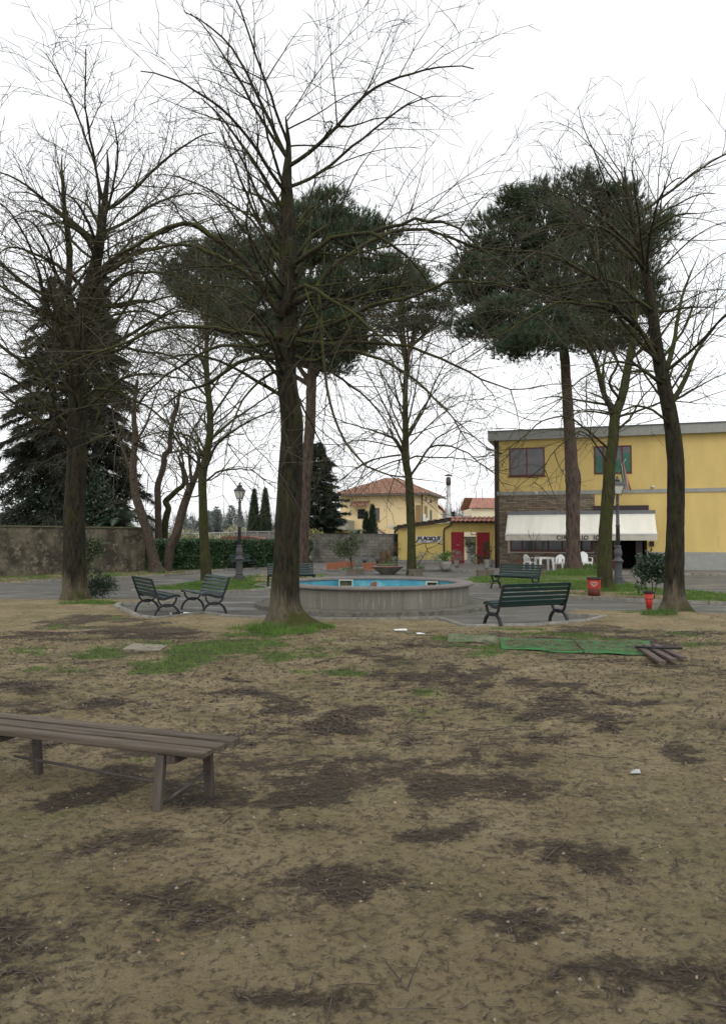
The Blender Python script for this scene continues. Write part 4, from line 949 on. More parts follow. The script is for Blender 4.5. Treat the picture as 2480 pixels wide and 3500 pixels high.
for k in range(nk):
    a0, a1 = 2 * math.pi * k / nk + .0012, 2 * math.pi * (k + 1) / nk - .0012; h = .092 + rr.uniform(-.004, .004); sub = 4
    for j in range(sub):
        b0 = a0 + (a1 - a0) * j / sub; b1 = a0 + (a1 - a0) * (j + 1) / sub; P = []
        for z in (0, h):
            for (R_, an) in ((2.93, b0), (3.09, b0), (3.09, b1), (2.93, b1)): P.append(((R_ - z * .12) * math.cos(an), (R_ - z * .12) * math.sin(an), z))
        m.hexa(P)
m.build('apron_kerb', mat('dark_kerb_stone', (0.20, 0.185, 0.155), (0.085, 0.08, 0.065), 9, 0.9, 0.8, 40, island=0.15), fo)
def niche(px0, px1, py0, py1, Y=21.66):
    a = at(px0, py0, Y) - fc; b = at(px1, py1, Y) - fc; m = MB(); t_ = .03; y = Y - fc.y
    m.b2(a.x, y - .25, b.z, a.x + t_, y, a.z); m.b2(b.x - t_, y - .25, b.z, b.x, y, a.z); m.b2(a.x + t_, y - .25, a.z - t_ * .6, b.x - t_, y, a.z); m.b2(a.x + t_, y - .25, b.z, b.x - t_, y, b.z + t_ * .6)
    o = m.build('light_box', WHITED, fo); q = MB(); q.b2(a.x + t_, y - .03, b.z + t_ * .6, b.x - t_, y - .004, a.z - t_ * .6); q.b2((a.x + b.x) / 2 - .02, y - .09, b.z + .03, (a.x + b.x) / 2 + .04, y - .03, a.z - .06); q.build('back_plate', mat('grimy_plate', (.30, .29, .20), (.16, .16, .11), 8, .8), o)
niche(1158, 1206, 1981, 2003, 21.52); niche(1453, 1493, 1987, 2003, 20.92)
a = at(1276, 1990, 21.0) - fc; m = MB(); m.tube([(a.x - .03, a.y, .12), (a.x - .03, a.y, .50)], .055, 10); m.tube([(a.x + .055, a.y, .12), (a.x + .055, a.y, .53)], .04, 10); m.build('rusty_pipe', RUST, fo)
a = at(1503, 1990, 21.3) - fc; m = MB(); m.tube([(a.x, a.y, .12), (a.x, a.y, .47)], .02, 8); m.build('spout', RUST, fo)

P = [gp(1247, 2098), gp(1318, 2098), gp(1352, 2109), gp(1278, 2109)]; m = MB(); m.prism([p.xy for p in P], -.02, .006)
tag(m.build('paving_patch', mat('pale_patch', (.25, .235, .19), (.19, .18, .15), 3, .9, .3)), kind='structure')
# ------------------------------------------------------------------ park benches
def seat_curve(t):   # t 0..1 from front lip to top of back (y forward, z)
    P = [(0.29, .455), (0.20, .468), (0.08, .445), (-0.04, .405), (-0.13, .40), (-0.20, .44), (-0.245, .52), (-0.285, .64), (-0.325, .76), (-0.36, .85)]
    k = t * (len(P) - 1); i = min(int(k), len(P) - 2); f = k - i
    p0, p1, p2, p3 = P[max(i-1,0)], P[i], P[i+1], P[min(i+2, len(P)-1)]
    c = lambda a, b, d, e: .5 * (2*b + (-a+d)*f + (2*a-5*b+4*d-e)*f*f + (-a+3*b-3*d+e)*f**3)
    return c(p0[0], p1[0], p2[0], p3[0]), c(p0[1], p1[1], p2[1], p3[1])
SC = [seat_curve(k / 90) for k in range(91)]
ARC = [0]
for a, b in zip(SC[:-1], SC[1:]): ARC.append(ARC[-1] + math.hypot(b[0] - a[0], b[1] - a[1]))
def arc_at(s):
    for k in range(90):
        if ARC[k + 1] >= s or k == 89:
            f = (s - ARC[k]) / (ARC[k + 1] - ARC[k]); a, b = SC[k], SC[k + 1]
            tx, tz = b[0] - a[0], b[1] - a[1]; l = math.hypot(tx, tz); return (a[0] + tx * f, a[1] + tz * f, tx / l, tz / l)
def make_bench(label, group):
    root = empty('park_bench', (0, 0, 0), 0, label, 'bench', group); Lh = .80; tot = ARC[-1]
    def slats(n, s0, s1, gap, name):
        mb = MB(); w = (s1 - s0 - gap * (n - 1)) / n
        for k in range(n):
            s = s0 + k * (w + gap) + w / 2; y, z, ty, tz = arc_at(s); nyv, nzv = tz, -ty     # normal towards sitter
            if nzv < 0 and ty > -.5: pass
            nyv, nzv = (-tz * -1, -ty)
            th = .028; P = []
            top = (k == n - 1 and name == 'backrest')
            for x in (-Lh, Lh):
                ring = []
                for (q, r_) in ((-w/2, 0), (-w/2 + .006, th), (w/2 - .006, th), (w/2, 0)):
                    ring.append((x, y + ty * q + nyv * r_, z + tz * q + nzv * r_))
                P.append(ring)
            b = len(mb.v); mb.v += P[0] + P[1]
            for i in range(4): j = (i + 1) % 4; mb.face((b + i, b + j, b + 4 + j, b + 4 + i))
            mb.face((b + 3, b + 2, b + 1, b)); mb.face((b + 4, b + 5, b + 6, b + 7))
        return mb.build(name, BENCHG, root, bevel=.004)
    sj = ARC[50]
    slats(4, .01, sj - .01, .022, 'seat'); slats(5, sj + .012, tot, .020, 'backrest')
    for sx in (-1, 1):
        mb = MB(); x = sx * (Lh + .012)
        mb.strip([(x, .275 * math.cos(a), .275 * math.sin(a)) for a in [math.pi * k / 22 for k in range(23)]], .055, .042, (1, 0, 0))
        mb.strip([(x, .205 * math.cos(a), .44 - .012 + .20 * math.sin(a)) for a in [math.pi + math.pi * k / 18 for k in range(19)]], .045, .032, (1, 0, 0))
        mb.strip([(x, SC[k][0] + .0, SC[k][1] - .008) for k in range(0, 91, 3)], .03, .045, (1, 0, 0))
        mb.build('leg_frame', BENCHF, root)
    return root
bench0 = make_bench('b', 'green slatted park benches')
def frame_pair(n1, n2, L=1.62):
    """n1 near frame centre px, n2 far frame centre px -> centre and direction"""
    a, b = gp(*n1), gp(*n2); d = (b - a); d.z = 0; d.normalize(); c = (a + b) / 2; return c, d
def place_bench(c, xdir, front_sign, label, first=[True]):
    o = bench0 if first[0] else copy_tree(bench0); first[0] = False
    d = xdir * front_sign                               # local +x ; local +y = front = rotate +90
    o.location = (c.x, c.y, 0); o.rotation_euler = (0, 0, math.atan2(d.y, d.x)); o['label'] = label; return o
c, d = frame_pair((572, 2110), (503, 2089)); place_bench(c, d, -1, 'dark green bench seen from behind at left, facing the other bench across the puddle')
c, d = frame_pair((731, 2101), (660, 2082)); place_bench(c, d, 1, 'green bench left of the big trunk with its wet pale lower slat facing the puddle')
c, d = frame_pair((1690, 2144), (1901, 2131)); place_bench(c, d, 1, 'dark bench seen from behind, nearest of the benches, right of the fountain')
bx = gp(1694, 2011); dv = Vector((math.cos(math.radians(-46)), math.sin(math.radians(-46)), 0)); place_bench(bx + dv * .8, dv, -1, 'green bench on the far right of the fountain with a small planter behind its end')
c = Vector((-2.55, 26.6, 0)); dv = Vector((math.cos(math.radians(12)), math.sin(math.radians(12)), 0)); place_bench(c, dv, -1, 'green bench partly hidden by the big trunk behind the fountain rim')
bx = gp(795, 1948); dv = Vector((.55, .83, 0)).normalized(); place_bench(bx + dv * .75 + Vector((.1, 0, 0)), dv, -1, 'distant bench against the hedge behind the left lamp post')

# ------------------------------------------------------------------ lamp posts
def lamp(loc, label, Hh=4.0):
    o = empty('street_lamp', loc, 0, label, 'street lamp', 'cast iron lantern lamp posts')
    m = MB(); m.lathe([(.235, -.05), (.235, .22), (.22, .24)], n=8, rot=.39, smooth=False); m.lathe([(.16, .24), (.15, .30), (.14, .45), (.135, .82), (.15, .86), (.19, .90), (.19, .93), (.15, .97), (.11, 1.02), (.11, 1.08), (.14, 1.14), (.14, 1.25), (.11, 1.36), (.10, 1.42), (.115, 1.44), (.115, 1.47), (.08, 1.49)], n=20); m.build('base', LAMPM, o)
    m = MB(); m.lathe([(.075, 1.49), (.07, 2.2), (.085, 2.21), (.085, 2.24), (.067, 2.25), (.055, 3.0), (.07, 3.02), (.07, 3.04), (.052, 3.05), (.05, 3.12), (.07, 3.14), (.05, 3.17), (.06, 3.22), (.085, 3.26), (.04, 3.30), (.035, 3.38)], n=14); m.build('pole', LAMPM, o)
    z0, z1 = 3.40, 3.73; a, b = .115, .20
    m = MB()
    def ring(z, r, t=.02):
        for s in range(4):
            p = [Vector((r, r, z)), Vector((-r, r, z)), Vector((-r, -r, z)), Vector((r, -r, z))]
            m.tube([p[s], p[(s + 1) % 4]], t, 4)
    ring(z0, a, .014); ring(z1, b, .022)
    for sx, sy in ((1, 1), (-1, 1), (-1, -1), (1, -1)): m.tube([(a * sx, a * sy, z0), (b * sx, b * sy, z1)], .013, 4); m.tube([(.02 * sx, .02 * sy, z0 - .09), (.11 * sx, .11 * sy, z0 - .06), (a * sx, a * sy, z0)], .009, 4)
    m.lathe([(.32, z1), (.30, z1 + .02), (.17, z1 + .12), (.10, z1 + .15)], n=4, rot=math.pi / 4, smooth=False); m.lathe([(.10, z1 + .15), (.11, z1 + .20), (.07, z1 + .24), (.035, z1 + .26), (.05, z1 + .29), (.04, z1 + .32), (0, z1 + .35)], n=12)
    lt = m.build('lantern', LAMPM, o)
    m = MB()
    P = []
    for z, r_ in ((z0, a - .006), (z1, b - .006)): P += [(-r_, -r_, z), (r_, -r_, z), (r_, r_, z), (-r_, r_, z)]
    m.hexa(P); m.build('glass', LAMPG, lt)
    return o
lamp(gp(817.6, 1986), 'grey lamp post with square lantern on the grass in front of the hedge')
q = gp(2112, 2002); lamp((q.x, q.y, .0), 'grey lamp post with square lantern in front of the cream awning')

# ------------------------------------------------------------------ litter bins
def bin_(loc, rt, rb, h, label, soiled, logo):
    o = empty('litter_bin', loc, 0, label, 'litter bin', 'red litter bins'); m = MB(); zs_ = h * .42
    rs = rb + (rt - rb) * .42
    if soiled:
        m.lathe([(rs, zs_), (rt, h - .05)], n=28); m.f = [f for f in m.f if len(f) == 4]; m.mi = m.mi[:len(m.f)]; m.sm = m.sm[:len(m.f)]
    else: m.lathe([(rb, 0), (rt, h - .05)], n=28)
    body = m.build('body', REDBIN, o)
    if soiled:
        m = MB(); m.lathe([(rb, 0), (rs, zs_)], n=28); m.build('soiled_base', DIRTR, body)
    m = MB(); m.lathe([(rt + .004, h - .06), (rt + .018, h - .05), (rt + .018, h), (rt - .005, h), (rt - .02, h - .08), (rt - .02, h - .2)], n=28); m.build('rim', BLKPL, o)
    if logo:
        m = MB()
        for sc, th in ((1.0, .007), (.62, .006)):
            pts = []
            for k in range(40):
                a = .16 + (2 * math.pi - .32) * k / 39; x = 16 * math.sin(a) ** 3; y = 13 * math.cos(a) - 5 * math.cos(2 * a) - 2 * math.cos(3 * a) - math.cos(4 * a)
                X = x / 17 * .105 * sc; Z = h * .66 + y / 17 * .085 * sc; r_ = rb + (rt - rb) * Z / h + .006
                pts.append((X, -math.sqrt(max(r_ * r_ - X * X, 0)), Z))
            m.tube(pts, th, 5)
        m.build('logo', SILVER, body)
    return o
q = gp(2036, 2044); bb_ = bin_((q.x, q.y + .2, .05), .195, .17, .54, 'red litter bin with a heart logo and soiled lower half beside the mossy trunk', True, True)
bb_.rotation_euler = (0, 0, -.3)
q = gp(2222, 2086); bin_((q.x, q.y + .1, .0), .115, .055, .46, 'narrow tapering red bin at the right edge under the dark shrub', False, False)

# ------------------------------------------------------------------ white plastic furniture
def chair(loc, rz, label, tall=False):
    o = empty('plastic_chair', loc, rz, label, 'chair', 'white plastic garden chairs'); hb = .98 if tall else .84
    for sx in (-1, 1):
        for sy in (-1, 1):
            m = MB(); P = []
            for z, k, t_ in ((0, 1.12, .025), (.42, 1.0, .04)):
                cx_, cy_ = sx * .22 * k, sy * .20 * k
                P += [(cx_ - t_, cy_ - t_ * .7, z), (cx_ + t_, cy_ - t_ * .7, z), (cx_ + t_, cy_ + t_ * .7, z), (cx_ - t_, cy_ + t_ * .7, z)]
            m.hexa(P); m.build('leg', WHITEP, o)
        m = MB(); m.strip([(sx * .26, .18, .42), (sx * .28, .20, .55), (sx * .275, .19, .64), (sx * .27, .10, .665), (sx * .26, -.2, .66)], .05, .03, (1, 0, 0)); m.build('armrest', WHITEP, o)
    m = MB(); m.b2(-.25, -.22, .40, .25, .24, .44); m.b2(-.25, .225, .36, .25, .24, .40); m.build('seat', WHITEP, o, bevel=.015)
    m = MB(); n = 10; cols_ = []
    for i in range(n + 1):
        x = -.24 + .48 * i / n; zt2 = hb - .17 * (abs(x) / .24) ** 2.2; y = -.22 - .05 + .06 * (x / .24) ** 2
        cols_.append([(x, -.20, .44), (x, y - .02, .44 + (zt2 - .44) * .5), (x, y - .06, zt2)])
    for i in range(n):
        if not tall and i in (2, 4, 5, 7):
            rowz = ((0, 1),) if i in (4, 5) else ()
            rows = (1,)
            a, b = cols_[i], cols_[i + 1]
            k = len(m.v); m.v += [a[1], b[1], b[2], a[2]]; m.face((k, k + 1, k + 2, k + 3))
            if i in (4, 5): k = len(m.v); m.v += [a[0], b[0], b[1], a[1]]; m.face((k, k + 1, k + 2, k + 3))
        else:
            a, b = cols_[i], cols_[i + 1]; k = len(m.v); m.v += [a[0], b[0], b[1], a[1], b[2], a[2]]; m.face((k, k + 1, k + 2, k + 3)); m.face((k + 3, k + 2, k + 4, k + 5))
    bk = m.build('backrest', WHITEP, o); s2 = bk.modifiers.new('thick', 'SOLIDIFY'); s2.thickness = .02
    return o
def C3(cx, cy): return gp(1780 + cx / 5.075, 1740 + cy / 5.075, .095)
chair(C3(155, 1060), math.radians(-60), 'white plastic chair at the left of the table, facing it, under the awning')
chair(C3(655, 1072), math.radians(150), 'white plastic armchair just right of the table beside the pine trunk')
chair(C3(1120, 1060), math.radians(190), 'tall-backed white plastic chair between the pine trunk and the mossy trunk', True)
q = C3(400, 1076); tb = empty('plastic_table', q, math.radians(8), 'square white plastic table between two chairs under the awning', 'table')
m = MB(); m.b2(-.36, -.36, .69, .36, .36, .72); m.b2(-.33, -.33, .62, .33, .33, .69); m.build('tabletop', WHITEP, tb, bevel=.01)
for sx in (-1, 1):
    for sy in (-1, 1):
        m = MB(); P = []
        for z, t_ in ((0, .03), (.68, .065)): cx_, cy_ = sx * (.36 - z * .06), sy * (.36 - z * .06); P += [(cx_ - t_, cy_ - t_ * .6, z), (cx_ + t_, cy_ - t_ * .6, z), (cx_ + t_, cy_ + t_ * .6, z), (cx_ - t_, cy_ + t_ * .6, z)]
        m.hexa(P); m.build('leg', WHITEP, tb)

# ------------------------------------------------------------------ foreground plank bench
def plank_bench():
    o = empty('plank_bench', (-1.05, 4.75, .02), 0, 'weathered grey three-plank bench cut off by the left edge in the foreground', 'bench')
    oz = o.location; zt_ = .44
    def gz(px, py): return gp(px, py, zt_) - oz
    fr, nr = gz(822, 2521), gz(693, 2573); fl_, nl = gz(240, 2463), gz(240, 2519)
    dfar = (fr - fl_).normalized(); dn = (nr - nl).normalized(); d = ((dfar + dn) / 2).normalized(); perp = Vector((-d.y, d.x, 0)); Lb = 2.0
    wtot = (fr - nr).dot(perp); pw = (wtot - .05) / 3
    m = MB(); th = .04; off = (fr - nr).dot(d)
    for k in range(3):
        e = nr + perp * (k * (pw + .025)) + d * (off * k / 2) + d * (.0); s = e - d * Lb; z = zt_ - .02
        P = []
        nseg = 1; bow = .004 * (k - 1)
        for zz in (z - th, z + bow):
            P += [(s.x, s.y, zz), (e.x, e.y, zz), ((e + perp * pw).x, (e + perp * pw).y, zz), ((s + perp * pw).x, (s + perp * pw).y, zz)]
        m.hexa(P)
    seat = m.build('seat', WOODO, o, bevel=.006)
    return o, d, perp, nr, fr, wtot
o, d, perp, nr, fr, wt = plank_bench()
ang = math.atan2(d.y, d.x)
# rebuild seat object orientation for grain: rotate mesh into local frame of bench direction
for ch in children(o):
    R = Matrix.Rotation(-ang, 4, 'Z'); ch.data.transform(R); ch.rotation_euler = (0, 0, ang)
for (s_, t_, nm) in ((.30, .05, 'leg'), (.16, .82, 'leg'), (1.65, .10, 'leg'), (1.55, .82, 'leg')):
    e = nr - d * s_ + perp * (wt * t_); sp = perp * ((-.05 if t_ < .5 else .04)); m = MB(); w = .028
    top = e + Vector((0, 0, .375 - .0)); top.z = .375; bot = e + sp; bot.z = -.05
    R = d * w; Q = perp * .02
    P = []
    for c_ in (bot, top): P += [tuple(c_ - R - Q), tuple(c_ + R - Q), tuple(c_ + R + Q), tuple(c_ - R + Q)]
    m.hexa(P); m.build('leg', WOODL, o, bevel=.003)
for s_ in (.23, 1.6):
    a = nr - d * s_ + perp * (wt * .02); b = nr - d * s_ + perp * (wt * .97); m = MB(); a.z = b.z = .352
    m.hexa([tuple(a - d * .03 - Vector((0, 0, .022))), tuple(b - d * .03 - Vector((0, 0, .022))), tuple(b + d * .03 - Vector((0, 0, .022))), tuple(a + d * .03 - Vector((0, 0, .022))), tuple(a - d * .03 + Vector((0, 0, .025))), tuple(b - d * .03 + Vector((0, 0, .025))), tuple(b + d * .03 + Vector((0, 0, .025))), tuple(a + d * .03 + Vector((0, 0, .025)))]); m.build('cross_bar', WOODL, o)
a = nr - d * .29 + perp * (wt * .06); a.z = .08; b = nr - d * .16 + perp * (wt * .80); b.z = .21; m = MB(); m.tube([a, b], .012, 6)
mid = (a + b) / 2; far_ = nr - d * 1.62 + perp * wt * .5; far_.z = .19; m.tube([mid, far_], .010, 6); m.build('brace', mat('rusty_bench_rod', (.10, .085, .075), (.05, .04, .035), 10, .8), o)

# ------------------------------------------------------------------ green mats, fallen slats, paper
def mat_sheet(pts, name, label, mt, z=.012):
    P = [gp(a_, b_, .05) for a_, b_ in pts]; c = sum(P, Vector()) / 4; n1, n2 = 16, 8; V = []; 
    for i in range(n1 + 1):
        for j in range(n2 + 1):
            u, v = i / n1, j / n2; p = P[0].lerp(P[1], u).lerp(P[3].lerp(P[2], u), v); V.append([p.x, p.y, sz(p.x, p.y) + z + .012 * math.sin(u * 9 + v * 4) * .5 + .006])
    f = [(i * (n2 + 1) + j, i * (n2 + 1) + j + 1, (i + 1) * (n2 + 1) + j + 1, (i + 1) * (n2 + 1) + j) for i in range(n1) for j in range(n2)]
    ob = np_mesh(name, V, 4, mt, origin=(c.x, c.y, .05), fidx=f); s = ob.modifiers.new('t', 'SOLIDIFY'); s.thickness = .012; s.offset = 0
    return tag(ob, label, 'mat', 'green ground mats')
mat_sheet([(1706, 2186), (1956, 2192), (1994, 2233), (1712, 2221)], 'ground_mat', 'bright green mat lying right of the faded one, strewn with twigs', MATG)
mat_sheet([(1960, 2192), (2216, 2197), (2240, 2244), (1998, 2234)], 'ground_mat', 'bright green mat whose right end lies under the fallen slats', MATG, z=.016)
mat_sheet([(1530, 2168), (1700, 2180), (1700, 2201), (1528, 2192)], 'ground_mat', 'faded green mat half covered by soil, leftmost of the mats', MATF, z=.004)
q0 = gp(2172, 2212, .1); fs = empty('fallen_slat_bench', (q0.x + .5, q0.y, .06), 0, 'dark slatted wooden bench top lying on the ground at the right edge', 'bench')
def fz(px, py, z=.12): p = gp(px, py, z) - fs.location; return p
WD2 = mat('brown_slat_wood', (.13, .095, .085), (.08, .055, .05), 14, .8, .3, 30)
m = MB()
for (a_, b_) in (((2178, 2205), (2262, 2260)), ((2206, 2202), (2300, 2252)), ((2232, 2200), (2335, 2245))):
    p0, p1 = fz(*a_), fz(*b_); dd = (p1 - p0).normalized(); w_ = Vector((-dd.y, dd.x, 0)) * .045
    m.hexa([tuple(p0 - w_ - Vector((0, 0, .03))), tuple(p1 - w_ - Vector((0, 0, .03))), tuple(p1 + w_ - Vector((0, 0, .03))), tuple(p0 + w_ - Vector((0, 0, .03))), tuple(p0 - w_), tuple(p1 - w_), tuple(p1 + w_), tuple(p0 + w_)])
m.build('slats', WD2, fs)
m = MB(); p0, p1 = fz(2170, 2211, .15), fz(2330, 2216, .15); m.tube([p0, p1], .02, 6); p0, p1 = fz(2200, 2235, .06), fz(2340, 2245, .06); m.tube([p0, p1], .02, 6); m.build('iron_bar', BENCHF, fs)
for pts, lb in (([(1345, 2153), (1388, 2152), (1392, 2157), (1347, 2158)], 'flat white paper sheet on the bare soil in front of the fountain'), ([(1420, 2168), (1430, 2170), (1456, 2172), (1425, 2174)], 'crumpled white paper strip right of the flat sheet, left of the mats'), ([(2155, 2642), (2185, 2642), (2188, 2653), (2152, 2656)], 'clear crumpled wrapper lying on the soil at lower right')):
    P = [gp(*p, .05) for p in pts]; c = sum(P, Vector()) / 4; m = MB(); z = sz(c.x, c.y) + .012
    m.v += [(p.x, p.y, z + .006 * (k % 2)) for k, p in enumerate(P)] + [(c.x, c.y, z + .02)]
    for k in range(4): m.face((k, (k + 1) % 4, 4))
    ob = m.build('paper_scrap', PAPER if 'paper' in lb else mat('clear_wrap', (.32, .32, .30), rough=.25), origin=(c.x, c.y, z)); tag(ob, lb, 'paper')
P = [gp(*p, .05) for p in ((455, 2203), (575, 2208), (545, 2228), (420, 2222))]; m = MB(); c = sum(P, Vector()) / 4; zz = sz(c.x, c.y) + .02
m.prism([p.xy for p in P], -.05, zz); tag(m.build('manhole_slab', mat('sandy_slab', (.26, .235, .18), (.20, .18, .13), 4, .9, .4, 40), origin=(c.x, c.y, 0)), 'flat pale concrete slab set in the grass at left', 'slab')

# ------------------------------------------------------------------ pots and planters
def rect_planter(px0, px1, py, h, label, m_, z=0.0, dep=.35, name='planter', group=None, cat='planter'):
    a, b = gp(px0, py, z), gp(px1, py, z); w = (b.x - a.x) / 2; loc = Vector(((a.x + b.x) / 2, a.y + dep / 2, z)); o = empty(name, loc, 0, label, cat, group); m = MB(); t_ = .03; k = .88; d = dep / 2
    P = [(-w * k, -d * k, 0), (w * k, -d * k, 0), (w * k, d * k, 0), (-w * k, d * k, 0), (-w, -d, h), (w, -d, h), (w, d, h), (-w, d, h)]; n = len(m.v); m.v += P
    for f in ((3,2,1,0),(0,1,5,4),(1,2,6,5),(2,3,7,6),(3,0,4,7)): m.face([n + i for i in f])
    R = [(-w - .012, -d - .012), (w + .012, -d - .012), (w + .012, d + .012), (-w - .012, d + .012)]; r2 = [(-w + t_, -d + t_), (w - t_, -d + t_), (w - t_, d - t_), (-w + t_, d - t_)]
    n = len(m.v); m.v += [(x, y, h - .05) for x, y in R] + [(x, y, h) for x, y in R] + [(x, y, h) for x, y in r2] + [(x, y, h - .06) for x, y in r2]
    for i in range(4): j = (i + 1) % 4; m.face((n+i, n+j, n+4+j, n+4+i)); m.face((n+4+i, n+4+j, n+8+j, n+8+i)); m.face((n+8+i, n+8+j, n+12+j, n+12+i)); m.face((n+i, n+4+i-4+0, n+j))if False else None
    m.build('pot', m_, o)
    s = MB(); s.poly([(x, y, h - .04) for x, y in r2]); s.build('potting_soil', mat('potting_soil', (.05, .04, .03), (.09, .07, .05), 12, .95, .6), o)
    return o
G_T = 'terracotta troughs by the block wall'
def g3(cx, cy, z=.095): return 1040 + cx / 4.274, 1820 + cy / 4.274
rect_planter(g3(315, 0)[0], g3(512, 0)[0], g3(0, 540)[1], .36, 'empty terracotta trough, the leftmost whole one, nearest the bench', TERRA, .095, .4, 'terracotta_planter', G_T)
rect_planter(g3(484, 0)[0], g3(614, 0)[0], g3(0, 515)[1], .35, 'terracotta trough in the middle of the three left of the potted tree', TERRA, .095, .4, 'terracotta_planter', G_T)
rect_planter(g3(612, 0)[0], g3(722, 0)[0], g3(0, 508)[1], .33, 'terracotta trough right behind the stem of the potted tree', TERRA, .095, .4, 'terracotta_planter', G_T)
rect_planter(g3(850, 0)[0], g3(1030, 0)[0], g3(0, 548)[1], .36, 'terracotta trough partly behind the big bowl planter', TERRA, .095, .4, 'terracotta_planter', G_T)
rect_planter(g3(-10, 0)[0], g3(112, 0)[0], g3(0, 500)[1], .22, 'low terracotta trough behind the half hidden bench', TERRA, .0, .4, 'terracotta_planter', G_T)
G_C = 'concrete box planters'
rect_planter(g3(605, 0)[0], g3(890, 0)[0], g3(0, 617)[1], .29, 'long dark concrete box planter holding the small leafy tree', CONCP, 0, .55, 'concrete_planter', G_C)
rect_planter(1395, 1447, 1967, .30, 'concrete box planter partly behind the slender bare tree', CONCP, 0, .5, 'concrete_planter', G_C)
rect_planter(1631, 1688, 1972, .32, 'brown concrete box planter in front of the potted conifer', CONCP, 0, .5, 'concrete_planter', G_C)
rect_planter(1838, 1855, 1972, .25, 'small dark box planter behind the end of the far right bench', CONCP, 0, .4, 'concrete_planter', G_C)
rect_planter(1990, 2044, 1964, .26, 'concrete box planter with grass between the two big trunks at right', CONCP, 0, .5, 'concrete_planter', G_C)
def round_pot(px, py, w_px, h, label, m_=CONCL, z=.095, prof=None, name='flower_pot'):
    q = gp(px, py, z); r_ = w_px / 2 / F * q.y; q.y += r_ * .8; o = empty(name, (q.x, q.y, z), 0, label, 'flower pot', 'round concrete flower pots' if m_ is CONCL else None); m = MB()
    m.lathe(prof(r_, h) if prof else [(r_ * .62, 0), (r_ * .78, h * .3), (r_ * .93, h * .75), (r_ * 1.0, h * .9), (r_, h), (r_ * .9, h), (r_ * .85, h - .06)], n=20); m.build('pot', m_, o)
    s = MB(); s.lathe([(r_ * .86, 0), (.001, 0)], (0, 0, h - .05), 16); s.build('potting_soil', MATS['potting_soil'], o); o['r'] = r_; return o
bowlprof = lambda r, h: [(r * .72, 0), (r * .9, h * .25), (r * .98, h * .7), (r, h), (r * .92, h), (r * .9, h - .06)]
def g2(cx, cy): return 1350 + cx / 4.511, 1750 + cy / 4.511
p1 = round_pot(*g2(405, 890), 128 / 4.511, .44, 'round concrete pot with the bare twisted shrub beside the slender tree')
p2 = round_pot(*g2(782, 900), 190 / 4.511, .46, 'wide oval concrete pot with silver and green plants left of the gates', prof=bowlprof)
p3 = round_pot(*g2(952, 855), 92 / 4.511, .40, 'small concrete pot with a pale bushy plant in front of the left gate')
p4 = round_pot(*g2(1408, 890), 95 / 4.511, .55, 'concrete pot with a small upright conifer in front of the right gate')
p5 = round_pot(*g2(1475, 850), 50 / 4.511, .5, 'narrow concrete pot half hidden behind the potted conifer')
# big bowl planter
q = gp(1325, 1964); q.y += .4; bo = empty('bowl_planter', (q.x, q.y, 0), 0, 'big shallow concrete bowl planter with pink rim and raised inner ring', 'planter'); R = .80
m = MB(); m.lathe([(.34, 0), (.36, .02), (R, .37)], n=36); m.f = m.f[:-1]; m.mi = m.mi[:-1]; m.sm = m.sm[:-1]; m.build('bowl', CONC, bo)
m = MB(); m.lathe([(R, .365), (R + .02, .40), (R - .04, .415), (.5, .40)], n=36); m.build('rim', mat('pinkish_rim', (.33, .17, .15), (.25, .16, .14), 6, .85), bo)
m = MB(); m.lathe([(.52, .38), (.52, .52), (.47, .53), (.46, .49), (.001, .49)], n=36); m.build('inner_ring', mat('mossy_ring', (.14, .14, .09), (.10, .11, .06), 6, .9), bo)
# concrete pipe racks
q = gp(*g3(760, 505), .095)
for k, (c0, c1, lb) in enumerate(((765, 905, 'grey slab and pipe stand left of the other, behind the terracotta troughs'), (960, 1080, 'grey slab and pipe stand right of the other, behind the bowl planter'))):
    a = gp(*g3(c0, 500 - 14 * k), .095); b = gp(*g3(c1, 478 - 10 * k), .095); o = empty('pipe_stand', a, 0, lb, 'stand', 'concrete pipe stands'); dd = b - a
    for e in (Vector((0, 0, 0)), dd):
        m = MB(); w_, hh = .38, .46; pts = [(-w_, 0), (w_, 0), (w_, .12)] + [(w_ * math.cos(t_), .12 + (hh - .05) * math.sin(t_)) for t_ in [math.pi * j / 12 for j in range(1, 12)]] + [(-w_, .12)]
        k_ = len(pts); m.v += [(e.x + x, e.y - .06, z) for x, z in pts] + [(e.x + x, e.y + .06, z) for x, z in pts]; m.face(range(k_)); m.face(list(range(k_, 2 * k_))[::-1])
        for i in range(k_): j = (i + 1) % k_; m.face((j, i, k_ + i, k_ + j))
        m.build('end_slab', CONC, o)
    m = MB(); m.tube([(.05, .0, .28), (dd.x, dd.y, .28)], .17, 16); m.build('pipe', mat('dark_pipe', (.05, .055, .065), rough=.6), o)

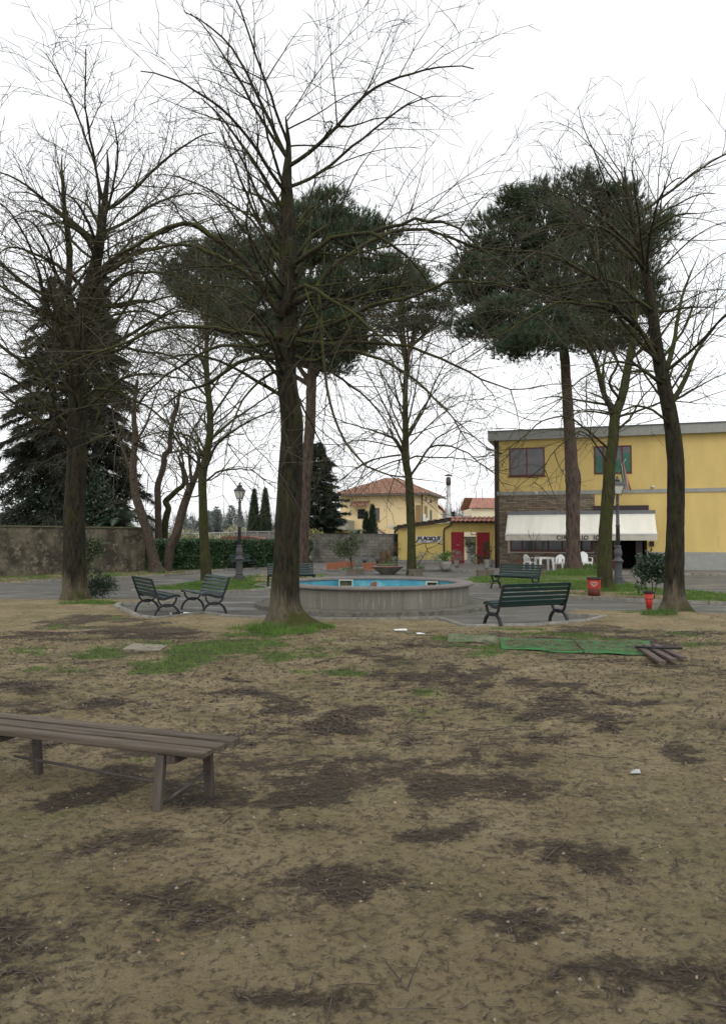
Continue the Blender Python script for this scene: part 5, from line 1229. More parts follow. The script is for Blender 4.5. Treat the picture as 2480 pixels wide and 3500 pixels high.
# ------------------------------------------------------------------ plants
def plant(name, loc, blobs, label, cat='shrub', leaf=HEDGE, ls=(.05, .09), lw=.45, stems=(), stem_m=TWIG, stem_r=.012, up=.3, seed=1, group=None, mode='leaf', nd=1.0):
    """blobs: (dx,dy,dz,rx,ry,rz,n)"""
    o = empty(name, loc, 0, label, cat, group); rng = np.random.default_rng(seed); V = []
    for (dx, dy, dz, rx, ry, rz, n) in blobs:
        n = int(n * nd); B, d = ball(n, rng, .35); cl = unit(rng.normal(size=(max(4, n // 40), 3))) * rng.uniform(.5, 1, (max(4, n // 40), 1)); idx = rng.integers(0, len(cl), n)
        B = np.where(rng.uniform(size=(n, 1)) < .6, cl[idx] + rng.normal(size=(n, 3)) * .2, B)
        C = np.array([dx, dy, dz]) + B * np.array([rx, ry, rz]); Dr = unit(B * 1.0 + rng.normal(size=(n, 3)) * .8 + np.array([0, 0, up]))
        L = rng.uniform(ls[0], ls[1], n)
        V.append(leaves(C, Dr, L, L * lw, rng))
    if V: np_mesh('foliage', np.concatenate(V), 4, leaf, o)
    if stems:
        m = MB(); r = random.Random(seed)
        for s in stems:
            pts = smooth_path([Vector(p) for p in s], .1); m.tube(pts, [stem_r * (1 - .6 * k / len(pts)) for k in range(len(pts))], 5)
        m.build('stem', stem_m, o)
    return o
# potted leafy tree
q = gp(g3(690, 0)[0], 1964); q.y += .25
plant('potted_tree', (q.x, q.y, .2), [(-.75, 0, 1.12, .45, .4, .32, 420), (-.2, 0, 1.25, .5, .4, .35, 520), (.25, 0, 1.45, .4, .4, .3, 380), (-.35, 0, .85, .4, .35, .25, 300), (.0, 0, .98, .3, .3, .3, 160)], 'small olive-leaved tree growing in the long concrete box', 'potted tree', LEAFO, (.08, .14), .4,
      stems=[((0, 0, 0), (-.05, 0, .5), (-.2, 0, .95), (-.6, 0, 1.2)), ((.02, 0, 0), (-.02, 0, .5), (.0, 0, .9), (.2, .1, 1.4)), ((-.02, 0, .4), (-.25, 0, .75), (-.7, 0, 1.0))], stem_r=.03, seed=3)
plant('low_weeds', (q.x, q.y, .26), [(-.3, 0, .02, .35, .18, .06, 160), (.2, 0, .02, .25, .18, .05, 60)], 'low green weeds on the soil of the long concrete box', 'weeds', LEAFB, (.05, .1), .3, seed=5)
plant('ornamental_grass', (q.x * 0 + bo.location.x - .12, bo.location.y, .5), [(0, 0, .28, .26, .26, .36, 520)], 'rusty ornamental grass clump on the bowl planter', 'plant', LEAFR, (.12, .28), .1, up=1.6, seed=6)
plant('low_weeds', (bo.location.x, bo.location.y, .52), [(-.0, 0, 0, .45, .45, .05, 500)], 'bright green ground cover in the ring of the bowl planter', 'weeds', LEAFB, (.04, .08), .4, seed=7)
plant('silver_plant', (bo.location.x + .40, bo.location.y, .5), [(0, 0, .17, .18, .16, .24, 240)], 'silvery plant at the right side of the bowl planter', 'plant', LEAFS, (.06, .11), .3, seed=8)
q = at(1350, 1880, 50.5); plant('dry_shrub', (q.x, 50.8, .09), [(-.1, 0, 1.1, .35, .25, .4, 140), (.1, 0, .8, .2, .2, .3, 60)], 'thin rusty-leaved shrub in front of the black panel', 'shrub', LEAFR, (.07, .12), .4, stems=[((0, 0, 0), (-.03, 0, .6), (-.1, 0, 1.2))], seed=9)
def pot_plant(p, blobs, label, leaf, seed, stems=(), ls=(.05, .1), **kw):
    return plant('potted_plant', (p.location.x, p.location.y, p.location.z + .36), blobs, label, 'plant', leaf, ls, seed=seed, stems=stems, **kw)
pot_plant(p1, [(.08, 0, .3, .42, .3, .28, 420)], 'silver-grey foliage in the pot beside the slender bare tree', LEAFS, 10, lw=.35)
rg = random.Random(5); st = []
for a in ((-.28, 1.35), (-.1, 1.6), (.15, 1.2)):
    pass
st = [((-.38, 0, 0), (-.35, 0, .6), (-.27, 0, 1.2), (-.1, 0, 1.5), (.15, 0, 1.56)), ((-.25, 0, 0), (.1, 0, .45), (.35, 0, .85), (.42, 0, 1.0), (.9, 0, 1.2), (1.25, 0, 1.55)), ((.40, 0, .95), (.5, 0, .8), (.75, 0, .74)), ((-.3, 0, 1.15), (.2, 0, 1.3), (.7, 0, 1.35), (1.0, 0, 1.5)), ((-.2, 0, 1.35), (.0, 0, 1.55), (.1, 0, 1.7)), ((.42, 0, 1.0), (.3, 0, 1.2), (.38, 0, 1.3)), ((1.0, 0, 1.3), (1.2, 0, 1.25), (1.3, 0, 1.3))]
q = gp(1424, 1948, .095); plant('bare_shrub', (q.x + .15, q.y + .1, .2), [], 'twisted leafless shrub leaning right beneath the hand-lettered banner', 'shrub', stems=st, stem_r=.026, seed=11)
plant('green_sprig', (p1.location.x - .3, p1.location.y - .1, .45), [(0, 0, .2, .2, .15, .22, 120)], 'green leafy sprig at the foot of the bare twisted shrub', 'plant', LEAFB, (.06, .1), .5, seed=12)
pot_plant(p2, [(-.38, 0, .3, .42, .3, .26, 420)], 'silver-grey plant on the left side of the wide oval pot', LEAFS, 13, lw=.35)
plant('potted_plant', (p2.location.x + .05, p2.location.y, p2.location.z + .4), [(0, 0, .28, .33, .3, .3, 380)], 'bright green plant on the right side of the wide oval pot', 'plant', LEAFB, (.07, .13), .55, seed=14)
pot_plant(p3, [(0, 0, .32, .42, .35, .30, 420)], 'pale dusty green bush in the small pot before the left gate', LEAFS, 15, lw=.4)
pot_plant(p4, [(.05, 0, .65, .22, .2, .55, 700), (-.45, -.1, .15, .45, .3, .25, 420)], 'dark upright conifer with a spreading base in the pot before the right gate', CYPR, 16, up=1.2)
q = p4.location; plant('bare_twigs', (q.x + .1, q.y, .5), [], 'thin bare twigs fanning out beside the potted conifer', 'plant', stems=[((0, 0, 0), (.3, 0, .8), (.75, 0, 1.3)), ((0, 0, .2), (.2, 0, .9), (.25, 0, 1.5)), ((.3, 0, .8), (.6, 0, .85), (.9, 0, 1.1))], stem_r=.015, seed=17)
q = gp(2017, 1964); plant('low_weeds', (q.x, q.y + .2, .26), [(0, 0, .06, .42, .18, .12, 500)], 'tuft of bright green grass in the box between the two big trunks', 'weeds', LEAFB, (.08, .16), .15, up=1.6, seed=18)
q = gp(1421, 1967); plant('low_weeds', (q.x + .2, q.y + .2, .3), [(0, 0, .03, .2, .18, .08, 140)], 'small weeds in the box planter behind the slender bare tree', 'weeds', LEAFB, (.05, .1), .3, seed=19)
q = gp(1846, 1972); plant('low_weeds', (q.x, q.y + .15, .24), [(0, 0, .03, .15, .15, .07, 120)], 'small weeds in the little box behind the far right bench', 'weeds', LEAFB, (.05, .1), .3, seed=20)
# thin shrub before bar window (bare)
q = gp(1822, 1955, .05); plant('bare_shrub', (q.x, q.y, .1), [], 'thin leafless sapling in front of the bar window beside the table', 'shrub', stems=[((0, 0, 0), (0, 0, .8), (.02, 0, 1.5), (.0, 0, 2.0)), ((0, 0, .7), (-.3, 0, 1.1), (-.5, 0, 1.3)), ((0, 0, 1.2), (.25, 0, 1.6), (.4, 0, 1.7)), ((0, 0, 1.4), (-.2, 0, 1.8), (-.25, 0, 2.1)), ((0, 0, 1.0), (.1, 0, 1.5), (.35, 0, 1.95))], stem_r=.02, seed=21)
# shrub at right edge behind narrow bin
q = gp(2250, 2060); plant('evergreen_shrub', (q.x, q.y + .5, .03), [(.02, 0, 1.02, .42, .35, .26, 900), (-.12, 0, .80, .38, .3, .22, 700), (.3, 0, .9, .35, .35, .3, 700), (-.3, 0, .45, .14, .14, .2, 60), (.1, 0, .62, .3, .25, .15, 250)], 'dark glossy evergreen shrub rising above the narrow red bin', 'shrub', LEAFD, (.07, .12), .5,
      stems=[((0, 0, 0), (.02, 0, .4), (-.05, 0, .9)), ((.05, 0, 0), (.12, 0, .4), (.2, 0, .9)), ((-.05, 0, 0), (-.15, 0, .35), (-.3, 0, .6))], stem_r=.02, seed=22)
# conifer-like shrub and pale shrub by left trunk
q = gp(318, 2052); plant('juniper_shrub', (q.x, q.y + .3, .03), [(-.05, 0, .30, .45, .35, .22, 900), (.22, 0, .48, .32, .3, .14, 500), (-.12, 0, .70, .25, .3, .12, 260), (.33, 0, .33, .22, .2, .12, 220), (-.2, 0, .2, .3, .3, .2, 400)], 'spreading dark green juniper-like shrub at the foot of the left trunk', 'shrub', CYPR, (.08, .16), .16, up=.2,
      stems=[((-.2, 0, 0), (0, 0, .3), (.3, 0, .5)), ((-.2, 0, 0), (-.15, 0, .4), (-.1, 0, .75)), ((-.2, 0, 0), (.1, 0, .2), (.4, 0, .35))], stem_r=.014, seed=23)
q = gp(300, 1985); plant('sparse_shrub', (q.x, q.y, .05), [(.0, 0, 1.45, .65, .4, .32, 900), (-.3, 0, .95, .5, .4, .35, 500), (.35, 0, 1.2, .35, .3, .25, 300), (-.3, 0, .5, .4, .3, .3, 260)], 'leafy shrub in front of the old wall, right of the left trunk', 'shrub', LEAFO, (.09, .15), .45,
      stems=[((-.1, 0, 0), (.0, 0, .7), (.3, 0, 1.3)), ((-.15, 0, 0), (-.25, 0, .7), (-.3, 0, 1.4))], stem_r=.025, seed=24)
# palms
def palm(loc, H_, n, L, label, seed, tilt=(0, 0), m_=PALMF, trunk_r=.18, droop=.9, lf=.5):
    o = empty('palm', loc, 0, label, 'palm'); r = random.Random(seed); rng = np.random.default_rng(seed); mb = MB(); V = []
    m = MB(); m.tube([(0, 0, -.1), (0, 0, H_)], [trunk_r, trunk_r * .8], 10); m.build('trunk', BARKP, o)
    for k in range(n):
        a = 2 * math.pi * k / n + r.uniform(-.2, .2); el = r.uniform(.2, 1.25); p = Vector((0, 0, H_)); d = Vector((math.cos(a) * math.cos(el), math.sin(a) * math.cos(el), math.sin(el))); pts = [p.copy()]
        for s in range(12): p = p + d * L / 12; d = (d + Vector((0, 0, -droop / 12 * (1 + s * .12)))).normalized(); pts.append(p.copy())
        mb.tube(pts, [.02 * (1 - .07 * i) for i in range(13)], 4)
        for i in range(1, 13):
            for s_ in (-1, 1):
                for u in (0, .33, .66):
                    c = pts[i - 1].lerp(pts[i], u); t_ = (pts[i] - pts[i - 1]).normalized(); side = t_.cross(Vector((0, 0, 1))).normalized() * s_; dd = (side * .9 + t_ * .5 + Vector((0, 0, -.15 + r.uniform(-.1, .25)))).normalized()
                    l = lf * math.sin(math.pi * min(.97, (i + u) / 13 * .85 + .12)); w = t_ * .022
                    V += [c - w, c + w, c + dd * l]
    mb.build('frond_ribs', m_, o); np_mesh('leaflets', np.array([tuple(v) for v in V]), 3, m_, o)
    return o
q = at(405, 1845, 41.2); palm((q.x + .3, 40.9, 0), 2.35, 30, 2.2, 'date palm with arching fronds behind the old wall', 3, droop=1.3)
q = at(1212, 1845, 60); palm((q.x, 60, 0), 1.9, 20, 1.3, 'small fan palm with light green fronds behind the block wall', 4, droop=1.6, lf=.6)
# columnar cypresses
def column_tree(px, Y, ztop, w, label, m_=CYPR, n=6000, seed=1, name='cypress', group=None, cat='tree', base=0):
    b = at(px, 1845, Y); o = empty(name, (b.x, Y, base), 0, label, cat, group); rng = np.random.default_rng(seed); t = rng.uniform(0, 1, n) ** .9
    prof = np.interp(t, [0, .08, .3, .6, .85, 1], [.75, .95, 1, .72, .33, .03]); a = rng.uniform(0, 6.28, n); lob = 1 + .22 * np.sin(a * 5 + t * 14) + .15 * rng.normal(size=n)
    R = w * prof * lob * rng.uniform(.55, 1, n) ** .5; C = np.stack([R * np.cos(a), R * np.sin(a), .25 + t * (ztop - .35)], 1)
    Dr = unit(np.stack([np.cos(a) * .5, np.sin(a) * .5, np.ones(n) * 1.3], 1) + rng.normal(size=(n, 3)) * .35)
    np_mesh('crown', tris(C, Dr, rng.uniform(.2, .42, n), rng.uniform(.05, .09, n), rng), 3, m_, o)
    m = MB(); m.tube([(0, 0, -.1), (0, 0, ztop * .9)], [.13, .02], 7); m.build('trunk', BARKP, o); return o
zz = lambda py, Y: at(0, py, Y).z
column_tree(868, 68, zz(1674, 68), .52, 'slim dark cypress, left of the pair right of the lamp post', seed=1, group='pair of cypresses behind the greenhouse')
column_tree(906, 68, zz(1672, 68), .52, 'slim dark cypress, right of the pair, next to the big trunk', seed=2, group='pair of cypresses behind the greenhouse')
column_tree(1251, 61, zz(1752, 61), .32, 'short cypress left of its twin in front of the tiled house', n=2500, seed=3, group='small cypresses in front of the tiled house')
column_tree(1272, 61, zz(1728, 61), .38, 'taller small cypress beside the tiled house window', n=3000, seed=4, group='small cypresses in front of the tiled house')
q = at(1075, 1800, 54); plant('yellow_bush', (q.x, 54.5, 0), [(0, 0, 1.8, .9, .5, .65, 900)], 'pale yellow-green bush peeking over the block wall', 'shrub', mat('yellow_leaves', (.45, .42, .16), (.30, .33, .12), 3, .8, island=.3), (.1, .2), .4, seed=30, stems=[((0, 0, 0), (0, 0, 1.5))])
q = at(1610, 1880, 57); plant('courtyard_shrub', (q.x, 57, 0), [(.0, 0, 1.1, .5, .4, .6, 700)], 'dark bushy plant inside the courtyard between the red gates', 'shrub', LEAFD, (.1, .18), .4, seed=31, stems=[((0, 0, 0), (0, 0, .8))])

# ------------------------------------------------------------------ trees
def trunk_mesh(mb, pts, radii, n=22, flare=0.0, flare_h=.6, lobes=5, rough=.05, seed=0, step=.12):
    P = smooth_path(pts, step); m = len(P); cum = [0]
    for a, b in zip(P[:-1], P[1:]): cum.append(cum[-1] + (b - a).length)
    kn = [0]
    for a, b in zip(pts[:-1], pts[1:]): kn.append(kn[-1] + (Vector(b) - Vector(a)).length)
    kn = [k / kn[-1] * cum[-1] for k in kn]; rad = np.interp(cum, kn, radii)
    base = len(mb.v); u = Vector((1, 0, 0)); rnd = random.Random(seed); ph = [rnd.uniform(0, 6.28) for _ in range(3)]
    for i, p in enumerate(P):
        t = (P[min(i + 1, m - 1)] - P[max(i - 1, 0)]).normalized(); u = (u - t * u.dot(t)).normalized(); w = t.cross(u)
        for k in range(n):
            a = 2 * math.pi * k / n; r = rad[i]
            if flare: hh = max(0, 1 - (p.z - P[0].z) / flare_h); r *= 1 + flare * hh ** 2.2 * (1 + .55 * math.sin(a * lobes + ph[0]) + .3 * math.sin(a * (lobes - 2) + ph[1]))
            r *= 1 + rough * 2 * mnoise.noise(Vector((math.cos(a) * 1.6 + seed, math.sin(a) * 1.6, p.z * 1.3))) + rough * mnoise.noise(Vector((math.cos(a) * 5, math.sin(a) * 5 + seed, p.z * 4)))
            mb.v.append(tuple(p + u * math.cos(a) * r + w * math.sin(a) * r))
    for i in range(m - 1):
        for k in range(n): k2 = (k + 1) % n; a = base + i * n; mb.face((a + k, a + k2, a + n + k2, a + n + k), True)
    mb.face([base + (m - 1) * n + k for k in range(n)])
    return P, rad

def grow(mb, tb, p, d, L, r, lvl, rnd, lift=.04, droop=.10, wig=.13, dens=1.5, twig_r=.0045):
    """bare branch: rises then arches over, with alternate shoots"""
    seg = .16 if lvl == 0 else .24; n = max(3, int(L / seg)); st = L / n; pts = [p.copy()]; dirs = []
    d = d.normalized(); bend = Vector((rnd.gauss(0, 1), rnd.gauss(0, 1), rnd.gauss(0, .5))) * .02
    for i in range(n):
        t = i / n; d = (d + Vector((rnd.gauss(0, wig), rnd.gauss(0, wig), rnd.gauss(0, wig))) * .55 + bend + Vector((0, 0, lift * (1 - t) - droop * t))).normalized()
        p = p + d * st; pts.append(p.copy()); dirs.append(d.copy())
    rr = [max(twig_r * .6, r * (1 - .78 * i / n)) for i in range(n + 1)]
    tgt = mb if r > .014 else tb
    tgt.tube(pts, rr, 6 if r > .03 else (4 if r > .012 else 3), False)
    if lvl <= 0: return
    k = max(1, int(L * dens * rnd.uniform(1.0, 1.5))); side = rnd.choice((-1, 1))
    for j in range(k):
        t = .12 + .86 * (j + rnd.random() * .8) / k; i = min(n - 1, int(t * n)); dd = dirs[i]; side = -side
        ax = dd.cross(Vector((rnd.gauss(0, .6), rnd.gauss(0, .6), 1))).normalized(); an = math.radians(rnd.uniform(28, 62)) * side
        nd = (Matrix.Rotation(an, 3, Vector((ax.cross(dd))).normalized()) @ dd) if rnd.random() < .65 else (Matrix.Rotation(an, 3, ax) @ dd)
        l = L * rnd.uniform(.28, .58) * (1.15 - .55 * t)
        if lvl == 1: l = min(l * 1.2, 1.5)
        if l < .12: continue
        grow(mb, tb, pts[i + 1], nd, l, max(twig_r, rr[i + 1] * rnd.uniform(.42, .62)), lvl - 1, rnd, lift, droop, wig, dens * 1.12, twig_r)

def path_pts(pl, Y0, Y1):
    n = len(pl) - 1; return [at(px, py, Y0 + (Y1 - Y0) * i / n) for i, (px, py) in enumerate(pl)]
def bare_tree(name, label, cat, base, trunk, tr, bark, limb_bark, limbs, auto=(), seed=1, flare=.6, flare_h=.7, group=None, twig_mat=TWIG, Y=None, dens=1.5, subl=(.9, 2.6), lift=.07, droop=.17, lobes=5, rough=.05, twig_r=.0045, limb_lvl=2, topY=None):
    rnd = random.Random(seed); B = Vector(base); o = empty(name, B, 0, label, cat, group); Y = Y or B.y
    T = []
    for i, q in enumerate(trunk): T.append(at(q[0], q[1], q[2] if len(q) > 2 else Y))
    T[0] = Vector((B.x, B.y, B.z - .08))
    tm = MB(); P, rad = trunk_mesh(tm, T, tr, flare=flare, flare_h=flare_h, seed=seed, lobes=lobes, rough=rough); tm.build('trunk', bark, o, origin=B)
    lm, tw = MB(), MB()
    for pl, Y0, Y1, r0, r1 in limbs:
        pts = smooth_path(path_pts(pl, Y0, Y1), .22); n = len(pts); rr = [r0 + (r1 - r0) * i / (n - 1) for i in range(n)]
        for i in range(1, n - 1): pts[i] += Vector((0, rnd.gauss(0, .02), rnd.gauss(0, .012)))
        lm.tube(pts, rr, 8 if r0 > .04 else 6, True)
        L = sum((b - a).length for a, b in zip(pts[:-1], pts[1:])); k = int(L * dens); side = 1
        for j in range(k):
            t = .10 + .9 * (j + rnd.random()) / k; i = min(n - 2, int(t * n)); dd = (pts[i + 1] - pts[i]).normalized(); side = -side
            ax = dd.cross(Vector((rnd.gauss(0, .5), rnd.gauss(0, .5), 1))).normalized(); nd = Matrix.Rotation(math.radians(rnd.uniform(30, 65)) * side, 3, ax if rnd.random() < .4 else ax.cross(dd).normalized()) @ dd
            grow(lm, tw, pts[i], nd, rnd.uniform(*subl) * (1.15 - .45 * t), max(twig_r * 2.2, rr[i] * rnd.uniform(.25, .5)), limb_lvl, rnd, lift, droop, dens=1.7, twig_r=twig_r)
        grow(lm, tw, pts[-1], (pts[-1] - pts[-2]), rnd.uniform(.6, 1.4), max(r1, .006), 2, rnd, lift, droop, twig_r=twig_r)
    for (h0, h1, num, l0, l1, r0, el0, el1, a0, a1) in auto:   # automatic limbs from trunk between heights
        for j in range(num):
            h = h0 + (h1 - h0) * (j + rnd.random()) / num; i = min(range(len(P)), key=lambda q_: abs(P[q_].z - h)); a = math.radians(rnd.uniform(a0, a1)); el = math.radians(rnd.uniform(el0, el1))
            grow(lm, tw, P[i].copy(), Vector((math.cos(a) * math.cos(el), math.sin(a) * math.cos(el), math.sin(el))), rnd.uniform(l0, l1), min(r0, rad[i] * .6) * rnd.uniform(.7, 1.1), 3, rnd, lift, droop, dens=dens * .8, twig_r=twig_r)
    off = len(lm.v); lm.v += tw.v; lm.f += [tuple(i + off for i in f) for f in tw.f]; lm.mi += [1] * len(tw.f); lm.sm += tw.sm
    lm.build('branches', [limb_bark, twig_mat], o, origin=B)
    print(name, 'limb verts', len(lm.v), 'twig verts', len(tw.v)); return o
GT = 'bare mossy lime trees of the square'
# T1 the big central tree
bY = gp(985, 2152).y
bare_tree('lime_tree', 'big bare tree with dark mossy trunk standing in front of the fountain', 'tree', (gp(985, 2150).x, bY, .06),
    [(975, 2150), (973, 2057), (978, 1915), (985, 1750), (993, 1600), (998, 1447), (984, 1340), (978, 1250), (982, 1138), (984, 991), (984, 850), (984, 750), (980, 620), (986, 500), (976, 400)],
    [.31, .285, .245, .24, .225, .21, .205, .20, .195, .185, .17, .155, .10, .05, .015], BARK1, BARKB,
    [([(977, 1069), (1008, 991), (1042, 978), (1085, 996), (1159, 1043), (1219, 1078), (1271, 1129)], 14, 12.5, .05, .025),
     ([(1085, 990), (1095, 1060), (1100, 1150), (1108, 1250), (1118, 1330), (1140, 1420), (1180, 1510), (1250, 1590), (1330, 1625), (1388, 1632)], 13.6, 12.2, .035, .012),
     ([(1000, 1040), (1072, 1000), (1107, 944), (1159, 901), (1202, 866), (1271, 819), (1331, 791), (1417, 780), (1503, 797), (1600, 840), (1660, 862)], 14, 15, .06, .018),
     ([(1503, 797), (1555, 850), (1575, 900), (1600, 945)], 14.8, 15.2, .022, .012),
     ([(1004, 905), (1059, 866), (1133, 815), (1202, 802), (1266, 793), (1331, 776), (1417, 755), (1503, 756), (1572, 780), (1620, 830)], 14, 12.6, .05, .016),
     ([(1266, 793), (1330, 830), (1390, 880), (1440, 930), (1465, 975)], 13, 13.6, .03, .012),
     ([(1005, 1147), (1094, 1121), (1159, 1099), (1210, 1078), (1266, 1047), (1331, 1030), (1417, 1009), (1525, 965), (1590, 961), (1680, 965), (1760, 985)], 14, 12.4, .055, .014),
     ([(1005, 1155), (1094, 1175), (1202, 1166), (1288, 1172), (1396, 1185), (1503, 1224), (1600, 1271), (1679, 1312), (1744, 1327), (1791, 1330)], 14, 13, .045, .010),
     ([(960, 1155), (900, 1142), (843, 1134), (736, 1125), (671, 1116), (568, 1116), (499, 1138), (434, 1168), (369, 1198), (300, 1215)], 14, 12.6, .055, .015),
     ([(960, 1224), (865, 1220), (813, 1241), (757, 1280), (693, 1319), (620, 1340), (560, 1390)], 14, 14.6, .05, .014),
     ([(950, 1160), (860, 1190), (760, 1180), (650, 1230), (560, 1290), (470, 1380), (400, 1480)], 14, 15.5, .04, .010),
     ([(960, 1260), (890, 1300), (830, 1370), (790, 1460), (770, 1560)], 14, 13.2, .03, .008),
     ([(1010, 1220), (1080, 1230), (1180, 1200), (1300, 1230), (1420, 1300), (1520, 1400), (1590, 1500)], 14, 12.4, .04, .009),
     ([(960, 1020), (900, 930), (860, 840), (840, 760), (850, 680)], 14, 12.8, .05, .014),
     ([(1010, 940), (1040, 860), (1060, 780), (1050, 690)], 14, 15.4, .045, .014),
     ([(962, 1086), (930, 1034), (905, 1005), (891, 965), (843, 896), (792, 853), (736, 815), (671, 771), (628, 763), (568, 780), (499, 815), (425, 858)], 14, 12.8, .075, .02),
     ([(893, 975), (822, 922), (749, 879), (671, 845), (619, 836), (542, 849), (455, 875), (382, 922)], 13.8, 14.6, .05, .014),
     ([(905, 1000), (880, 1040), (840, 1010), (790, 985), (720, 975), (640, 960)], 13.9, 15.4, .035, .010),
     ([(984, 1200), (1020, 1360), (1060, 1440), (1100, 1520), (1130, 1600)], 14.1, 15.5, .03, .010),
     ([(1002, 1150), (1060, 1190), (1120, 1260), (1200, 1320), (1290, 1400), (1340, 1490)], 14.1, 16, .035, .010)],
    auto=[(4.3, 6.5, 12, 1.8, 4.0, .04, 0, 45, 0, 360), (6.5, 10.2, 22, 1.8, 4.2, .045, 15, 62, 0, 360)], seed=11, flare=1.15, flare_h=.55, dens=3.0, lobes=4, subl=(.9, 3.2), twig_r=.0055)
# T2 mid left
q = gp(707, 1993)
bare_tree('lime_tree', 'slim green algae-covered bare tree on the grass behind the two facing benches', 'tree', (q.x, q.y, .06),
    [(707, 1990), (698, 1840), (693, 1702), (693, 1625), (706, 1552), (718, 1480), (717, 1400), (707, 1293), (706, 1138), (703, 1030), (704, 930), (706, 860)],
    [.22, .175, .165, .16, .15, .135, .12, .10, .08, .065, .045, .03], BARKG, BARKG,
    [([(704, 1600), (740, 1520), (800, 1470), (870, 1430), (940, 1400)], 28.5, 27, .06, .02), ([(722, 1500), (790, 1440), (850, 1400), (920, 1350), (980, 1300)], 28.5, 30, .055, .018),
     ([(722, 1430), (760, 1370), (800, 1310), (840, 1250), (880, 1180)], 28.5, 27.5, .05, .015), ([(694, 1655), (740, 1615), (790, 1605), (860, 1608), (930, 1660)], 28.5, 27, .045, .012),
     ([(695, 1560), (660, 1500), (600, 1478), (540, 1478), (480, 1500)], 28.5, 29, .055, .015), ([(700, 1600), (650, 1560), (600, 1500), (560, 1400), (510, 1330)], 28.5, 27, .045, .012),
     ([(715, 1380), (640, 1360), (560, 1330), (480, 1345), (400, 1330)], 28.5, 30, .04, .010), ([(710, 1290), (760, 1230), (800, 1150), (830, 1080)], 28.5, 29, .035, .010), ([(708, 1290), (650, 1230), (610, 1150), (590, 1060)], 28.5, 28, .035, .010),
     ([(694, 1690), (640, 1700), (590, 1680), (540, 1690)], 28.5, 26, .03, .010)],
    auto=[(4.6, 12.5, 26, 2.0, 4.6, .05, 15, 62, 0, 360)], seed=22, flare=.35, flare_h=.5, dens=2.4, subl=(1.2, 3.4), group=GT, twig_r=.0085)
# T3 centre right
q = gp(1407, 1966)
bare_tree('lime_tree', 'slender bare tree with fan of fine branches behind the fountain before the yellow shed', 'tree', (q.x, q.y, .0),
    [(1407, 1968), (1405, 1866), (1403, 1742), (1397, 1640), (1380, 1545), (1385, 1496), (1383, 1398), (1384, 1299), (1386, 1250), (1374, 1181), (1365, 1073), (1359, 960), (1356, 880)],
    [.24, .195, .185, .175, .16, .145, .12, .10, .09, .075, .055, .04, .02], BARKG, BARKG,
    [([(1402, 1625), (1427, 1590), (1466, 1531), (1510, 1522), (1540, 1526), (1600, 1550), (1640, 1585), (1690, 1620), (1720, 1660)], 34.5, 33, .06, .012),
     ([(1395, 1570), (1420, 1560), (1460, 1562), (1540, 1565), (1620, 1575), (1680, 1610)], 34.5, 36, .045, .010), ([(1466, 1531), (1490, 1500), (1540, 1470), (1600, 1440), (1670, 1425)], 34, 32.5, .04, .010),
     ([(1390, 1500), (1420, 1450), (1457, 1383), (1480, 1320), (1510, 1260), (1560, 1180)], 34.5, 33, .055, .012), ([(1392, 1490), (1440, 1400), (1490, 1330), (1530, 1270), (1600, 1230)], 34.5, 36, .045, .010),
     ([(1388, 1470), (1415, 1350), (1432, 1250), (1445, 1150), (1450, 1060)], 34.5, 35.5, .045, .010), ([(1400, 1520), (1480, 1440), (1560, 1380), (1640, 1365), (1700, 1370)], 34.5, 34, .04, .010),
     ([(1375, 1540), (1350, 1500), (1318, 1487), (1245, 1462), (1170, 1440), (1100, 1415), (1060, 1400)], 34.5, 33, .055, .010), ([(1370, 1535), (1320, 1480), (1270, 1470), (1220, 1500)], 34.5, 36, .035, .010),
     ([(1378, 1525), (1330, 1420), (1280, 1320), (1230, 1240), (1190, 1170)], 34.5, 33, .05, .010), ([(1382, 1490), (1340, 1400), (1310, 1300), (1275, 1200), (1262, 1120)], 34.5, 36, .045, .010),
     ([(1368, 1555), (1330, 1560), (1250, 1580), (1170, 1635), (1120, 1680)], 34.5, 33.5, .045, .010), ([(1372, 1570), (1340, 1580), (1270, 1610), (1200, 1660), (1150, 1690)], 34.5, 35.5, .035, .010),
     ([(1382, 1450), (1350, 1330), (1340, 1230), (1330, 1150), (1300, 1060)], 34.5, 34, .04, .010), ([(1375, 1530), (1320, 1520), (1240, 1505), (1160, 1520), (1090, 1560)], 34.5, 35, .035, .010), ([(1368, 1570), (1357, 1610), (1345, 1640), (1334, 1672)], 34.5, 33.5, .025, .018)],
    auto=[(5.6, 14.5, 24, 1.8, 4.8, .04, 20, 65, 0, 360)], seed=33, flare=.25, flare_h=.5, dens=1.9, subl=(1.0, 3.2), group=GT, twig_r=.0095)
